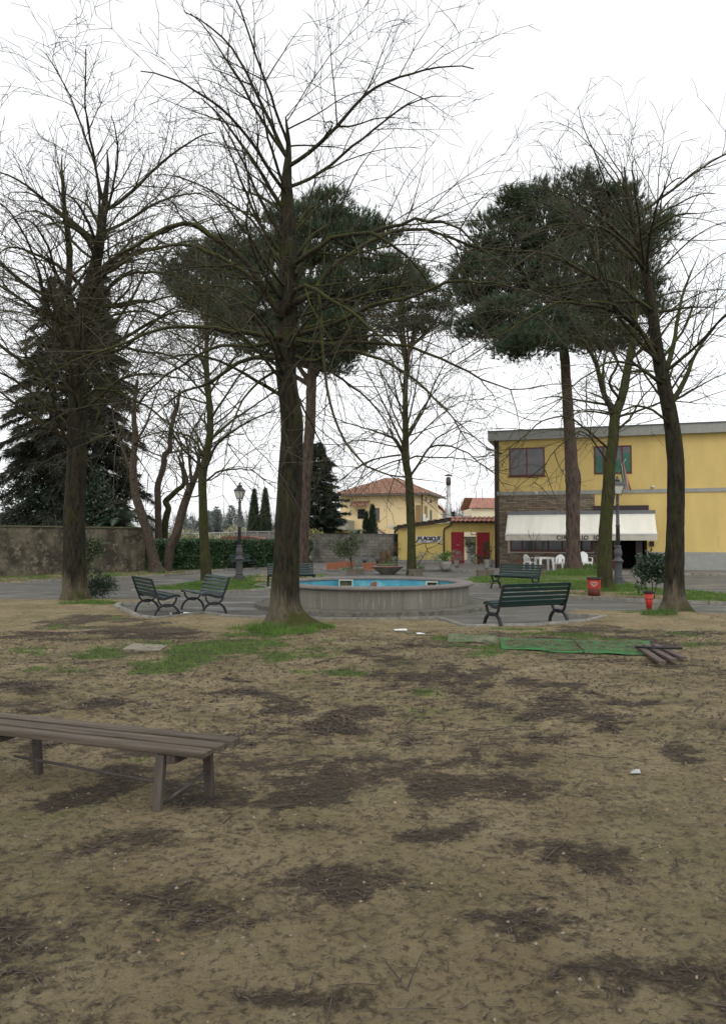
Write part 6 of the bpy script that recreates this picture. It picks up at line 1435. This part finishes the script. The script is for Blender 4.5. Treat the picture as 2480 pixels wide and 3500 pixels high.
# T4 right mossy tree in front of bar building
q = gp(2069, 2026)
bare_tree('lime_tree', 'mossy bare tree with lichen patches between the heart-logo bin and the right lamp post', 'tree', (q.x, q.y, .08),
    [(2067, 2025), (2064, 1908), (2069, 1796), (2077, 1683), (2082, 1589), (2093, 1514), (2101, 1420), (2125, 1350), (2150, 1224), (2166, 1138), (2166, 1052), (2160, 930), (2156, 820), (2158, 700)],
    [.265, .22, .205, .195, .185, .175, .16, .135, .125, .11, .10, .07, .045, .015], BARKG, BARKB,
    [([(2097, 1415), (2060, 1340), (2037, 1245), (1998, 1172), (1960, 1116), (1929, 1047), (1903, 991)], 24, 23, .10, .02), ([(2092, 1440), (2064, 1330), (2059, 1263), (2071, 1200), (2062, 1100)], 24, 25.5, .06, .015),
     ([(2120, 1370), (2080, 1310), (2110, 1240), (2060, 1150), (2030, 1060), (2000, 960)], 24, 22.5, .05, .015), ([(2150, 1224), (2200, 1190), (2230, 1130), (2260, 1060)], 24, 24.5, .05, .015),
     ([(2082, 1590), (2000, 1480), (1940, 1500), (1880, 1560), (1850, 1620), (1815, 1655)], 24, 22, .03, .008), ([(2085, 1540), (1950, 1430), (1850, 1440), (1780, 1500), (1700, 1560)], 24, 22.5, .04, .010),
     ([(2100, 1430), (2190, 1400), (2280, 1370), (2380, 1380)], 24, 23, .045, .012), ([(2095, 1480), (2150, 1430), (2200, 1350), (2280, 1270)], 24, 25, .045, .012)],
    auto=[(5.5, 12.5, 26, 1.8, 4.2, .045, 10, 60, 0, 360)], seed=44, flare=.35, flare_h=.5, dens=2.3, subl=(1.0, 3.2), group=GT, twig_r=.0075)
# T5 left edge tree
q = gp(262, 2058)
bare_tree('lime_tree', 'large dark bare tree with two stems at the left edge beside the juniper-like shrub', 'tree', (q.x - .05, q.y, .06),
    [(256, 2058), (254, 1900), (256, 1750), (262, 1600), (266, 1400), (270, 1230), (285, 1050), (318, 940), (340, 830), (352, 750), (362, 660), (370, 580), (366, 510)],
    [.35, .30, .28, .265, .25, .23, .20, .17, .14, .11, .07, .04, .015], BARK1, BARKB,
    [([(270, 1230), (250, 1100), (235, 980), (240, 860), (225, 750), (215, 620)], 20.4, 21, .13, .05), ([(318, 945), (378, 895), (430, 860), (464, 840), (542, 800), (614, 770), (680, 765)], 20.4, 18.5, .08, .02),
     ([(300, 1000), (378, 922), (450, 870), (500, 852), (570, 838), (620, 832)], 20.4, 22, .06, .015), ([(290, 1050), (430, 1045), (480, 1030), (529, 1028), (585, 1013), (690, 1005)], 20.4, 19, .05, .012),
     ([(300, 1020), (340, 925), (447, 866), (560, 845), (640, 835), (720, 850)], 20.4, 21, .05, .012), ([(265, 1380), (330, 1330), (420, 1350), (520, 1400), (600, 1480), (650, 1570)], 20.4, 19.4, .05, .012), ([(268, 1260), (360, 1180), (470, 1200), (590, 1220), (700, 1290), (790, 1380)], 20.4, 22, .05, .012),
     ([(290, 1100), (400, 960), (520, 930), (640, 960), (760, 1040), (850, 1150)], 20.4, 18.8, .055, .012), ([(262, 1550), (330, 1500), (400, 1500), (470, 1560), (520, 1640)], 20.4, 21, .035, .010),
     ([(275, 1200), (340, 1090), (420, 1010), (450, 960), (450, 870), (455, 800)], 20.4, 21.5, .05, .015),
     ([(270, 1300), (340, 1220), (420, 1190), (470, 1150), (540, 1090), (600, 1050), (700, 1000)], 20.4, 19, .055, .012), ([(265, 1420), (350, 1350), (430, 1290), (540, 1280), (640, 1300), (700, 1290)], 20.4, 19, .05, .012),
     ([(262, 1500), (300, 1400), (350, 1330), (400, 1240), (430, 1180)], 20.4, 22, .045, .012), ([(262, 1350), (200, 1280), (150, 1230), (80, 1220)], 20.4, 20, .06, .015), ([(260, 1480), (180, 1400), (100, 1370), (20, 1390)], 20.4, 21, .05, .012), ([(270, 1180), (180, 1080), (120, 1000), (40, 950)], 20.4, 21, .06, .012)],
    auto=[(4.0, 11.0, 40, 2.4, 5.6, .06, 5, 55, 0, 360)], seed=55, flare=.35, flare_h=.6, dens=2.8, subl=(1.0, 3.4), group=GT, twig_r=.007)
# T7 right edge tree
q = gp(2302, 2104)
bare_tree('lime_tree', 'dark bare tree at the right edge just right of the narrow red bin', 'tree', (q.x, q.y, .06),
    [(2302, 2106), (2302, 1980), (2306, 1800), (2308, 1600), (2294, 1450), (2264, 1300), (2243, 1180), (2225, 1050), (2205, 930), (2180, 830), (2158, 745), (2140, 650), (2132, 570)],
    [.25, .21, .19, .18, .17, .155, .13, .11, .095, .08, .06, .035, .015], BARK1, BARKB,
    [([(2245, 1230), (2180, 1120), (2110, 1060), (2050, 965), (1981, 922), (1908, 884), (1826, 864), (1722, 853), (1636, 847), (1560, 818)], 16.7, 14.5, .06, .012),
     ([(2225, 1060), (2160, 1010), (2110, 970), (2040, 958), (1950, 970), (1880, 985), (1780, 965), (1690, 975)], 16.7, 17.5, .045, .010), ([(2240, 1190), (2140, 1090), (2060, 1050), (1980, 1040), (1900, 1035), (1800, 1090), (1720, 1140), (1640, 1155)], 16.7, 15.2, .05, .012),
     ([(2250, 1240), (2170, 1150), (2100, 1060), (2080, 990), (2040, 900), (2000, 780)], 16.7, 15.6, .05, .012), ([(2200, 920), (2130, 830), (2050, 780), (1950, 765), (1850, 780)], 16.7, 15, .045, .010),
     ([(2262, 1310), (2170, 1250), (2080, 1240), (1980, 1300), (1900, 1380)], 16.7, 15.5, .035, .010), ([(2280, 1400), (2340, 1300), (2380, 1200), (2440, 1120)], 16.7, 17, .07, .02), ([(2262, 1300), (2300, 1180), (2320, 1050), (2360, 930)], 16.7, 17.5, .07, .02), ([(2180, 830), (2240, 780), (2300, 740), (2380, 730)], 16.7, 16, .045, .012),
     ([(2285, 1450), (2230, 1400), (2170, 1390), (2110, 1410), (2020, 1400), (1940, 1405)], 16.7, 15.5, .03, .010)],
    auto=[(4.5, 10.0, 26, 1.6, 3.8, .04, 5, 60, 0, 360)], seed=77, flare=.8, flare_h=.6, dens=2.7, subl=(.9, 3.0), group=GT, twig_r=.006)
# V shaped leaning pair in the left bed
GV = 'leaning trees in the bed by the hedge'
q = gp(537, 1959)
bare_tree('leaning_tree', 'thick leaning trunk tilting left, left one of the V-shaped pair by the hedge', 'tree', (q.x, q.y, .08),
    [(537, 1958), (516, 1872), (507, 1829), (494, 1786), (473, 1722), (463, 1690), (457, 1640), (455, 1580), (462, 1500), (458, 1400), (470, 1300)], [.30, .25, .24, .23, .22, .20, .19, .17, .15, .12, .08], BARKV, BARKV,
    [([(457, 1640), (430, 1560), (400, 1480), (380, 1380)], 38, 39, .08, .02), ([(460, 1520), (500, 1450), (530, 1360), (560, 1280)], 38, 37, .07, .02)],
    auto=[(6, 10.5, 10, 1.8, 4.0, .04, 10, 60, 0, 360)], seed=61, flare=.55, flare_h=.8, dens=1.9, group=GV, twig_r=.010)
q = gp(570, 1957)
bare_tree('leaning_tree', 'thick leaning trunk tilting right, right one of the V-shaped pair by the hedge', 'tree', (q.x, q.y, .08),
    [(568, 1956), (576, 1900), (585, 1860), (602, 1829), (612, 1790), (628, 1730), (645, 1680), (657, 1655), (675, 1610), (680, 1560)], [.24, .24, .235, .23, .22, .205, .20, .17, .12, .08], BARKV, BARKV,
    [([(640, 1690), (640, 1640), (628, 1600), (625, 1570), (610, 1540)], 38, 38.6, .10, .04), ([(656, 1655), (650, 1600), (645, 1550), (635, 1500), (622, 1480)], 38, 37, .09, .04), ([(672, 1610), (680, 1560), (676, 1500), (660, 1440)], 38, 38.5, .07, .02),
     ([(625, 1600), (620, 1520), (600, 1450), (600, 1380)], 38, 38, .05, .012), ([(645, 1550), (655, 1480), (690, 1420), (720, 1350)], 38, 38, .05, .012), ([(678, 1560), (720, 1520), (790, 1490), (850, 1480)], 38, 37, .045, .012), ([(660, 1650), (720, 1640), (780, 1600), (850, 1600), (900, 1640)], 38, 37, .04, .012)],
    auto=[(5, 8.5, 14, 1.8, 4.0, .04, 10, 60, 0, 360)], seed=62, flare=.2, flare_h=.5, dens=2.0, group=GV, twig_r=.011)
GH = 'knotty pollard trees behind the hedge'
q = at(543, 1845, 44)
bare_tree('pollard_tree', 'knotty bare tree with kinked upright stem behind the hedge, left of its neighbour', 'tree', (q.x, 44, 0),
    [(543, 1940), (542, 1836), (541, 1740), (540, 1660), (559, 1595), (563, 1552), (580, 1540), (582, 1487), (593, 1430), (606, 1390), (615, 1330)], [.24, .20, .19, .18, .17, .15, .15, .13, .12, .10, .06], BARKV, BARKV,
    [([(585, 1547), (620, 1540), (660, 1530)], 44, 43.5, .07, .03)], auto=[(6, 10.5, 12, 1.6, 4.0, .05, 15, 60, 0, 360)], seed=63, flare=.1, dens=1.7, group=GH, twig_r=.011, rough=.09)
q = at(563, 1845, 45)
bare_tree('pollard_tree', 'knotty bare tree bending right toward the leaning trunk behind the hedge', 'tree', (q.x, 45, 0),
    [(563, 1940), (563, 1832), (568, 1767), (576, 1737), (566, 1715), (585, 1695), (606, 1675), (628, 1655), (625, 1610), (610, 1560)], [.21, .20, .19, .18, .19, .16, .15, .13, .11, .06], BARKG, BARKV,
    [([(606, 1675), (600, 1620), (560, 1580), (540, 1520)], 45, 46, .04, .012)], auto=[(4.5, 8, 8, 1.6, 3.6, .04, 15, 60, 0, 360)], seed=64, flare=.1, dens=1.7, group=GH, twig_r=.011, rough=.09)

# ---- pines
def pine(label, base, trunk, tr, blobs, limbs, seed, tuft=.34, dens=1.0, name='umbrella_pine'):
    rng = np.random.default_rng(seed); rnd = random.Random(seed); B = Vector(base); o = empty(name, B, 0, label, 'tree', 'umbrella pines'); Y = B.y
    T = [at(a, b, Y) for a, b in trunk]; T[0] = Vector((B.x, B.y, B.z - .1)); tm = MB(); P, rad = trunk_mesh(tm, T, tr, flare=.35, flare_h=.7, rough=.07, seed=seed, lobes=5); tm.build('trunk', BARKP, o, origin=B)
    lm = MB(); top = P[-1]; V = []; U = []
    for (px, py, Yb, rx, rz, n) in blobs:
        c = at(px, py, Yb); Rx = rx / F * Yb; Rz = rz / F * Yb; Ry = Rx * .85
        # limb to the blob
        s = P[max(0, len(P) - 1 - rnd.randrange(0, max(2, len(P) // 7)))]; e = c + Vector((0, 0, -Rz * .2)); mid = s.lerp(e, .5) + Vector((0, 0, -.25 * (e - s).length * .25)); pts = smooth_path([s, mid, e], .4)
        lm.tube(pts, [max(.03, .13 * (1 - .8 * i / len(pts))) for i in range(len(pts))], 7)
        ncl = max(6, int(n * .028)); n = int(n * dens); Cc, dcl = ball(ncl, rng, .45); ctr = np.array(c); sc = np.array([Rx, Ry, Rz]); Cc[:, 2] = np.where(Cc[:, 2] < -.55, -.55 * rng.uniform(.6, 1, ncl), Cc[:, 2])
        for j in range(ncl):
            q_ = Vector(ctr + Cc[j] * sc * .9); s_ = pts[int(len(pts) * rnd.uniform(.45, .99))]
            if rnd.random() < .8: lm.tube([s_, s_.lerp(q_, .5) + Vector((0, 0, -.15)), q_], [.03, .02, .012], 4, False)
        idx = rng.integers(0, ncl, n); off = rng.normal(size=(n, 3)); off[:, 2] *= .55; cs = .40
        C = ctr + Cc[idx] * sc + off * cs * np.array([.75, .75, .6]); D0 = unit((C - (ctr - np.array([0, 0, Rz * .8]))) / np.maximum(sc, .1) + rng.normal(size=(n, 3)) * .35 + np.array([0, 0, .45]))
        V.append(tufts(C, D0, 9, tuft, .034, .30, rng))
        m_ = int(n * .16); i2 = rng.integers(0, ncl, m_); C2 = ctr + Cc[i2] * sc * .8 + rng.normal(size=(m_, 3)) * np.array([.5, .5, .25]) - np.array([0, 0, .25]); U.append(tufts(C2, unit(rng.normal(size=(m_, 3)) + np.array([0, 0, -.3])), 5, tuft * .8, .02, .5, rng))
    lm.build('limbs', BARKP, o, origin=B); np_mesh('crown', np.concatenate(V), 3, PINE, o, origin=B); np_mesh('dry_needles', np.concatenate(U), 3, PINEU, o, origin=B)
    print('pine tris', sum(len(v) for v in V) // 3); return o
q = gp(1960, 1964)
pine('tall umbrella pine with knobby red-brown trunk standing on the mound before the awning', (q.x, q.y, .25),
    [(1962, 1962), (1957, 1900), (1957, 1796), (1956, 1700), (1956, 1640), (1950, 1570), (1946, 1495), (1941, 1420), (1935, 1332), (1929, 1224), (1918, 1116), (1912, 1020)],
    [.42, .36, .34, .33, .37, .30, .28, .26, .245, .23, .19, .12], 
    [(1640, 960, 35, 95, 110, 1500), (1720, 1100, 34, 110, 80, 1500), (1630, 1130, 36, 60, 50, 500), (1800, 1180, 33, 110, 55, 1300), (1780, 940, 36, 120, 110, 1500), (1900, 1130, 33.5, 110, 70, 1200), (1930, 950, 34, 130, 120, 1700), (2060, 1160, 35, 110, 50, 1100), (2060, 1030, 34, 110, 90, 1300),
     (2130, 900, 35.5, 110, 110, 1500), (1720, 830, 36, 130, 100, 1600), (1880, 790, 34.5, 140, 90, 1600), (2040, 780, 35.5, 130, 90, 1400), (2190, 1030, 36, 90, 80, 900), (2200, 800, 36, 100, 90, 1000), (1800, 690, 35, 120, 50, 800), (1980, 660, 35, 130, 55, 900), (2120, 700, 35, 100, 50, 600)], [], 71)
q = gp(1033, 1960)
pine('umbrella pine with pale straight trunk right behind the big mossy trunk', (q.x, 37.5, .0),
    [(1034, 1962), (1036, 1792), (1048, 1595), (1059, 1447), (1065, 1300), (1066, 1240)],
    [.34, .30, .28, .26, .25, .22],
    [(1090, 1190, 37, 130, 55, 1300), (1170, 1120, 36.5, 120, 70, 1200), (950, 1130, 38, 110, 60, 900), (860, 1080, 37.5, 110, 70, 900), (1060, 1020, 37.5, 150, 90, 1700), (920, 960, 38, 130, 90, 1300), (1200, 980, 37, 130, 90, 1400), (1000, 860, 38, 130, 90, 1300), (1140, 840, 37, 130, 90, 1500), (1270, 880, 38, 90, 80, 800), (1060, 770, 37.5, 130, 45, 800), (1190, 770, 37.5, 100, 40, 500), (1240, 1190, 37, 60, 30, 300), (1120, 705, 38, 120, 40, 600), (1000, 740, 37, 100, 40, 500), (1290, 800, 38, 70, 40, 350), (1150, 1250, 37, 80, 30, 350),
     (640, 940, 39, 75, 70, 900), (730, 900, 38.5, 100, 90, 1300), (700, 1010, 38.5, 110, 60, 1000), (800, 1050, 37.5, 110, 70, 1000), (830, 860, 39, 120, 80, 1300), (780, 1125, 38, 90, 40, 500), (900, 1190, 37, 90, 45, 600), (1340, 960, 37, 70, 70, 700)], [], 72)
q = at(1404, 1845, 56)
pine('umbrella pine crown behind the slender bare tree, its trunk hidden behind the shed', (q.x, 56, 0),
    [(1404, 1910), (1388, 1500), (1386, 1300), (1400, 1180)], [.22, .2, .18, .15],
    [(1370, 960, 56, 90, 75, 900), (1450, 1020, 55, 100, 80, 1100), (1390, 1100, 56, 100, 55, 900), (1490, 1090, 56, 75, 60, 700), (1530, 1020, 57, 50, 60, 400), (1330, 1060, 56, 70, 70, 600), (1440, 940, 57, 80, 40, 400)], [], 74)

# ---- cedar / spruce at left and fir
def conifer(name, label, loc, H_, R, n_tier, m_, seed, bot=.12, droop=.35, per=11, nl=26, group=None, L=.42, wdt=.05, prof=None):
    o = empty(name, loc, 0, label, 'tree', group); rnd = random.Random(seed); rng = np.random.default_rng(seed); m = MB(); m.tube([(0, 0, -.1), (0, 0, H_ * .5), (0, 0, H_)], [H_ * .018, H_ * .012, .02], 9); m.build('trunk', BARKV, o); bm = MB(); C, Dd = [], []
    for t in range(n_tier):
        u = bot + (1 - bot) * t / n_tier; z = H_ * u; rr = R * (prof(u) if prof else (1 - u) ** .8)
        for k in range(per):
            if rnd.random() < .12: continue
            a = rnd.uniform(0, 6.28); l = rr * (rnd.uniform(.45, 1.25) if name == 'cedar' else rnd.uniform(.6, 1.12)) + .15; d = Vector((math.cos(a), math.sin(a), .1)); p = Vector((0, 0, z + rnd.uniform(-.15, .15))); pts = [p.copy()]; ns = max(3, int(l / .35))
            for s in range(ns): p = p + d.normalized() * l / ns; d.z -= droop / ns * (1.4 - s / ns); pts.append(p.copy())
            bm.tube(pts, [.035 * (1 - .8 * i / ns) + .006 for i in range(ns + 1)], 4, False); q_ = int(nl * l)
            for j in range(q_):
                s = rnd.uniform(.15, 1) ** .8 * ns; i = min(ns - 1, int(s)); c = pts[i].lerp(pts[i + 1], s - i); td = (pts[i + 1] - pts[i]).normalized(); side = td.cross(Vector((0, 0, 1))).normalized() * rnd.choice((-1, 1)) * rnd.uniform(.2, 1)
                w = .22 * l * (1 - (s / ns) * .7) * rnd.random(); C.append(tuple(c + side * w + Vector((0, 0, -w * .3 + rnd.uniform(-.06, .04))))); Dd.append(tuple((td * .8 + side * .7 + Vector((0, 0, rnd.uniform(-.55, .1)))).normalized()))
    bm.build('limbs', BARKV, o); C = np.array(C); Dd = np.array(Dd); np_mesh('crown', tufts(C, Dd, 4, L, wdt, .35, rng), 3, m_, o); print(name, len(C) * 4); return o
GCd = 'dark conifers behind the old wall'
q = at(325, 1845, 47.5); conifer('cedar', 'tall dark drooping conifer behind the old wall, the one right of the left trunk', (q.x, 47.5, 0), 19.8, 4.6, 46, CEDAR, 81, bot=.13, per=10, droop=.85, nl=24, L=.5, wdt=.055, group=GCd, prof=lambda u: (1 - u) ** .75 * .95)
q = at(175, 1845, 41); conifer('cedar', 'dark drooping conifer behind the old wall at the left edge', (q.x, 41, 0), 16.5, 4.6, 38, CEDAR, 82, bot=.14, per=10, droop=.85, nl=22, L=.5, wdt=.06, group=GCd)
q = at(1085, 1845, 58); conifer('spruce', 'dark blue-green spruce between the pale pine trunk and the tiled house', (q.x + .1, 57, 0), zz(1512, 57), 2.6, 34, SPRUCE, 83, bot=.2, per=12, droop=.15, nl=30, L=.36, wdt=.05, prof=lambda u: min(1, (1 - u) ** .7 * 1.15) * (.9 + .25 * math.sin(u * 40)))
q = at(285, 1845, 39.5); plant('laurel_tree', (q.x, 40.2, 0), [(0, 0, 4.0, 1.3, 1.0, 1.0, 2600), (-.7, 0, 3.1, 1.1, .9, .8, 1800), (.5, 0, 3.0, .9, .8, .7, 1400), (-2.2, 0, 3.4, 1.4, 1, 1.2, 2200), (-.4, .3, 5.0, 1.2, .9, .8, 1500), (-3.8, 0, 3.6, 1.5, 1, 1.3, 2000)], 'dense dark broadleaf tree rising directly behind the old wall beside the palm', 'tree', LEAFD, (.12, .22), .5, seed=84, stems=[((0, 0, 0), (0, 0, 2), (.1, 0, 3.8)), ((-.8, 0, 0), (-1, 0, 2), (-2, 0, 3.3))], stem_r=.12)
q = at(1047, 1845, 50.5)
t = MB(); P_, r_ = trunk_mesh(t, [(q.x, 50.5, -.05), (q.x, 50.5, 1.2), (q.x - .05, 50.6, 3.4)], [.17, .13, .09], flare=.7, flare_h=.6, seed=9)
ob = empty('ivy_stump_tree', (q.x, 50.5, 0), 0, 'short brown trunk with green ivy left of the block wall', 'tree'); t.build('trunk', BARKP, ob, origin=(q.x, 50.5, 0))
rng = np.random.default_rng(3); B_, d_ = ball(700, rng, .3); np_mesh('ivy', leaves(B_ * np.array([.35, .3, .75]) + np.array([-.25, -.1, 1.15]), unit(B_ + rng.normal(size=B_.shape) * .5), rng.uniform(.09, .15, 700), rng.uniform(.05, .08, 700), rng), 4, HEDGE, ob)

# ------------------------------------------------------------------ grass, litter
def scatter_ground(n, x0, x1, y0, y1, rng, fn, pw=1.0):
    X = rng.uniform(x0, x1, n); Y = y0 + (y1 - y0) * rng.uniform(0, 1, n) ** pw; g, l = masks(X, Y); keep = fn(g, l, X, Y) > rng.uniform(0, 1, n); X, Y = X[keep], Y[keep]; Z = soil_height(X, Y); k = Z > .015; return X[k], Y[k], Z[k]
rng = np.random.default_rng(101)
GV_ = []
for (n, x0, x1, y0, y1, hh, ww) in ((300000, -9, 9, 5.5, 16.5, .045, .007), (260000, -9, 16, 16.5, 30, .07, .012), (60000, -16, 8, 30, 46, .10, .02)):
    X, Y, Z = scatter_ground(n, x0, x1, y0, y1, rng, lambda g, l, X, Y: g ** 1.5 * .85)
    m_ = len(X); C = np.stack([X, Y, Z - .005], 1); D0 = unit(rng.normal(size=(m_, 3)) * np.array([.5, .5, .15]) + np.array([0, 0, 1])); GV_.append(tris(C, D0, hh * rng.uniform(.4, 1.5, m_), np.full(m_, ww), rng))
for (px, py, r, n, h) in ((985, 2175, .5, 1100, .13), (1090, 2160, .3, 900, .10), (905, 2165, .35, 900, .13), (1960, 1968, 1.6, 5000, .17), (2250, 2112, .4, 900, .12), (330, 2066, .5, 900, .10), (700, 2005, .6, 1500, .12), (2110, 2008, .5, 1200, .13), (2050, 2030, .5, 700, .12), (870, 2160, .5, 500, .12)):
    c = gp(px, py); a = rng.uniform(0, 6.28, n); R = r * rng.uniform(0, 1, n) ** .6; X = c.x + R * np.cos(a); Y = c.y + R * np.sin(a) * .8; Z = soil_height(X, Y); k = Z > .01; X, Y, Z = X[k], Y[k], Z[k]; m_ = len(X)
    C = np.stack([X, Y, Z - .01], 1); D0 = unit(rng.normal(size=(m_, 3)) * np.array([.35, .35, .1]) + np.array([0, 0, 1])); GV_.append(tris(C, D0, h * rng.uniform(.4, 1.3, m_), np.full(m_, .009), rng))
gv = np.concatenate(GV_); print('grass tris', len(gv) // 3)
tag(np_mesh('grass', gv, 3, GRASS), 'short bright green grass growing in patches over the soil', 'grass', kind='stuff')
# twig litter: thin 3-sided slivers
def slivers(X, Y, Z, L, w, rng, tilt=.12):
    n = len(X); a = rng.normal(0, .55, n) + np.where(rng.uniform(size=n) < .35, rng.uniform(0, 3.14, n), 0); D0 = unit(np.stack([np.cos(a), np.sin(a), rng.normal(0, tilt, n)], 1)); S_ = np.stack([-D0[:, 1], D0[:, 0], np.zeros(n)], 1) * w[:, None] / 2
    C = np.stack([X, Y, Z + .006], 1); A = C - D0 * L[:, None] / 2; B = C + D0 * L[:, None] / 2; M = (A + B) / 2 + S_ * rng.normal(0, 1.3, n)[:, None] + np.array([0, 0, 1]) * (w * .8)[:, None]
    return np.concatenate([np.stack([A - S_, M - S_, M + S_, A + S_], 1).reshape(-1, 3), np.stack([M - S_, B - S_ * .4, B + S_ * .4, M + S_], 1).reshape(-1, 3)])
LV = []
for (n, y0, y1, L0, L1, w) in ((70000, 2.0, 6.0, .015, .085, .0048), (3500, 2.0, 7.0, .10, .35, .0060), (52000, 6.0, 13.5, .04, .18, .012), (2500, 6, 13.5, .2, .6, .011)):
    X, Y, Z = scatter_ground(n, -7, 7, y0, y1, rng, lambda g, l, X, Y: .30 + .65 * l)
    m_ = len(X); LV.append(slivers(X, Y, Z, rng.uniform(L0, L1, m_) * rng.uniform(.5, 1, m_), w * rng.uniform(.6, 1.5, m_), rng))
tag(np_mesh('twig_litter', np.concatenate(LV), 4, mat('litter_twig', (.036, .027, .021), (.085, .063, .047), 3, .9, island=.5)), 'fine dark twigs and needles strewn over the bare soil', 'litter', kind='stuff')
X, Y, Z = scatter_ground(1700, -7, 7, 2.2, 15, rng, lambda g, l, X, Y: .4 + .4 * l, 1.3); m_ = len(X); Ls = rng.uniform(.01, .032, m_)
tag(np_mesh('fallen_leaves', leaves(np.stack([X, Y, Z + .008], 1), unit(np.stack([rng.normal(size=m_), rng.normal(size=m_), rng.uniform(.05, .9, m_)], 1)), Ls, Ls * .55, rng), 4, mat('dead_leaf', (.20, .12, .065), (.40, .31, .22), 1.5, .8, island=.5)), 'small pale and brown dead leaves on the soil', 'litter', kind='stuff')
mc = [gp(a_, b_, .06) for a_, b_ in ((1725, 2192), (2205, 2200), (2205, 2238), (1725, 2216))]; nM = 900; u_ = rng.uniform(0, 1, nM); v_ = rng.uniform(0, 1, nM) ** 1.3; X = np.array([(mc[0].lerp(mc[1], a).lerp(mc[3].lerp(mc[2], a), b)).x for a, b in zip(u_, v_)]); Y = np.array([(mc[0].lerp(mc[1], a).lerp(mc[3].lerp(mc[2], a), b)).y for a, b in zip(u_, v_)])
tag(np_mesh('mat_debris', slivers(X, Y, soil_height(X, Y) + .034, rng.uniform(.03, .16, nM), rng.uniform(.006, .014, nM), rng), 4, mat('debris_twig', (.09, .06, .04), (.18, .12, .07), 3, .9, island=.5)), 'needles and twigs strewn on the green mats', 'litter', kind='stuff')
# pebbles / crumbs
X, Y, Z = scatter_ground(5000, -6, 6, 2.2, 12, rng, lambda g, l, X, Y: .6 + 0 * l, 1.5); m_ = len(X); PV_ = []
PVv = np.stack([X, Y, Z], 1); s_ = rng.uniform(.004, .012, m_)[:, None, None]; octa = np.array([[1,0,0],[0,1,0],[0,0,.8],[-1,0,0],[0,0,.8],[0,1,0],[-1,0,0],[0,-1,0],[0,0,.8],[1,0,0],[0,0,.8],[0,-1,0]], float)
tag(np_mesh('pebbles', (PVv[:, None, :] + octa[None] * s_).reshape(-1, 3), 3, mat('pebble', (.22, .19, .15), (.13, .11, .08), 2, .9, island=.4)), 'tiny pale stones and crumbs on the soil', 'gravel', kind='stuff')
# individual fallen sticks
def stick(pts, r0, label, br=()):
    P = [gp(a_, b_, .06) for a_, b_ in pts]; P = [Vector((p.x, p.y, sz(p.x, p.y) + .012 + r0)) for p in P]; m = MB(); c = P[0]; S_ = smooth_path(P, .06); rnd = random.Random(len(pts) * 7 + int(pts[0][0]))
    for i in range(1, len(S_) - 1): S_[i] += Vector((rnd.gauss(0, .004), rnd.gauss(0, .004), rnd.uniform(0, .008)))
    m.tube(S_, [r0 * (1 - .6 * i / len(S_)) for i in range(len(S_))], 6)
    for b in br:
        Q = [gp(a_, b_, .06) for a_, b_ in b]; Q = [Vector((p.x, p.y, sz(p.x, p.y) + .015 + r0 * .5)) for p in Q]; m.tube(smooth_path(Q, .06), r0 * .45, 5)
    tag(m.build('fallen_stick', mat('stick_bark', (.055, .04, .032), (.10, .075, .06), 12, .9, .4), origin=c), label, 'stick', 'sticks lying on the soil')
stick([(1626, 2578), (1650, 2555), (1690, 2554), (1725, 2566), (1750, 2578)], .007, 'bent dark stick with a kinked end right of centre in the lower foreground', [[(1720, 2540), (1735, 2552), (1755, 2560)]])
stick([(1968, 2580), (2020, 2588), (2070, 2592), (2113, 2590)], .006, 'straight thin stick in the right lower foreground')
stick([(1905, 2255), (1980, 2254), (2040, 2249), (2095, 2248)], .013, 'long thick dark stick lying below the right green mat')
stick([(1830, 2184), (1860, 2182), (1900, 2187)], .012, 'short dark stick on the grass just above the bright green mats')
stick([(922, 2776), (965, 2768), (1010, 2760)], .010, 'thick short stick at the bottom centre-left of the photo', [])
stick([(1075, 2270), (1110, 2262), (1160, 2252), (1200, 2249)], .010, 'long thin twig on the soil below and right of the big trunk')
stick([(2060, 2353), (2110, 2350), (2150, 2340)], .008, 'forked twig on the pale soil right of centre', [[(2110, 2350), (2150, 2368), (2175, 2376)]])
stick([(1600, 2490), (1680, 2500), (1750, 2490), (1812, 2488)], .006, 'long slightly wavy twig in the middle foreground')
stick([(655, 2322), (665, 2308), (680, 2295)], .007, 'short pale stick on the left grass patch')
stick([(300, 2164), (380, 2156), (470, 2160)], .010, 'thin stick on the dark soil left of the pale slab')
stick([(1410, 2688), (1450, 2700), (1490, 2696)], .007, 'short dark stick lying on the dark litter near the bottom centre')
scene.render.resolution_x, scene.render.resolution_y = 725, 1024
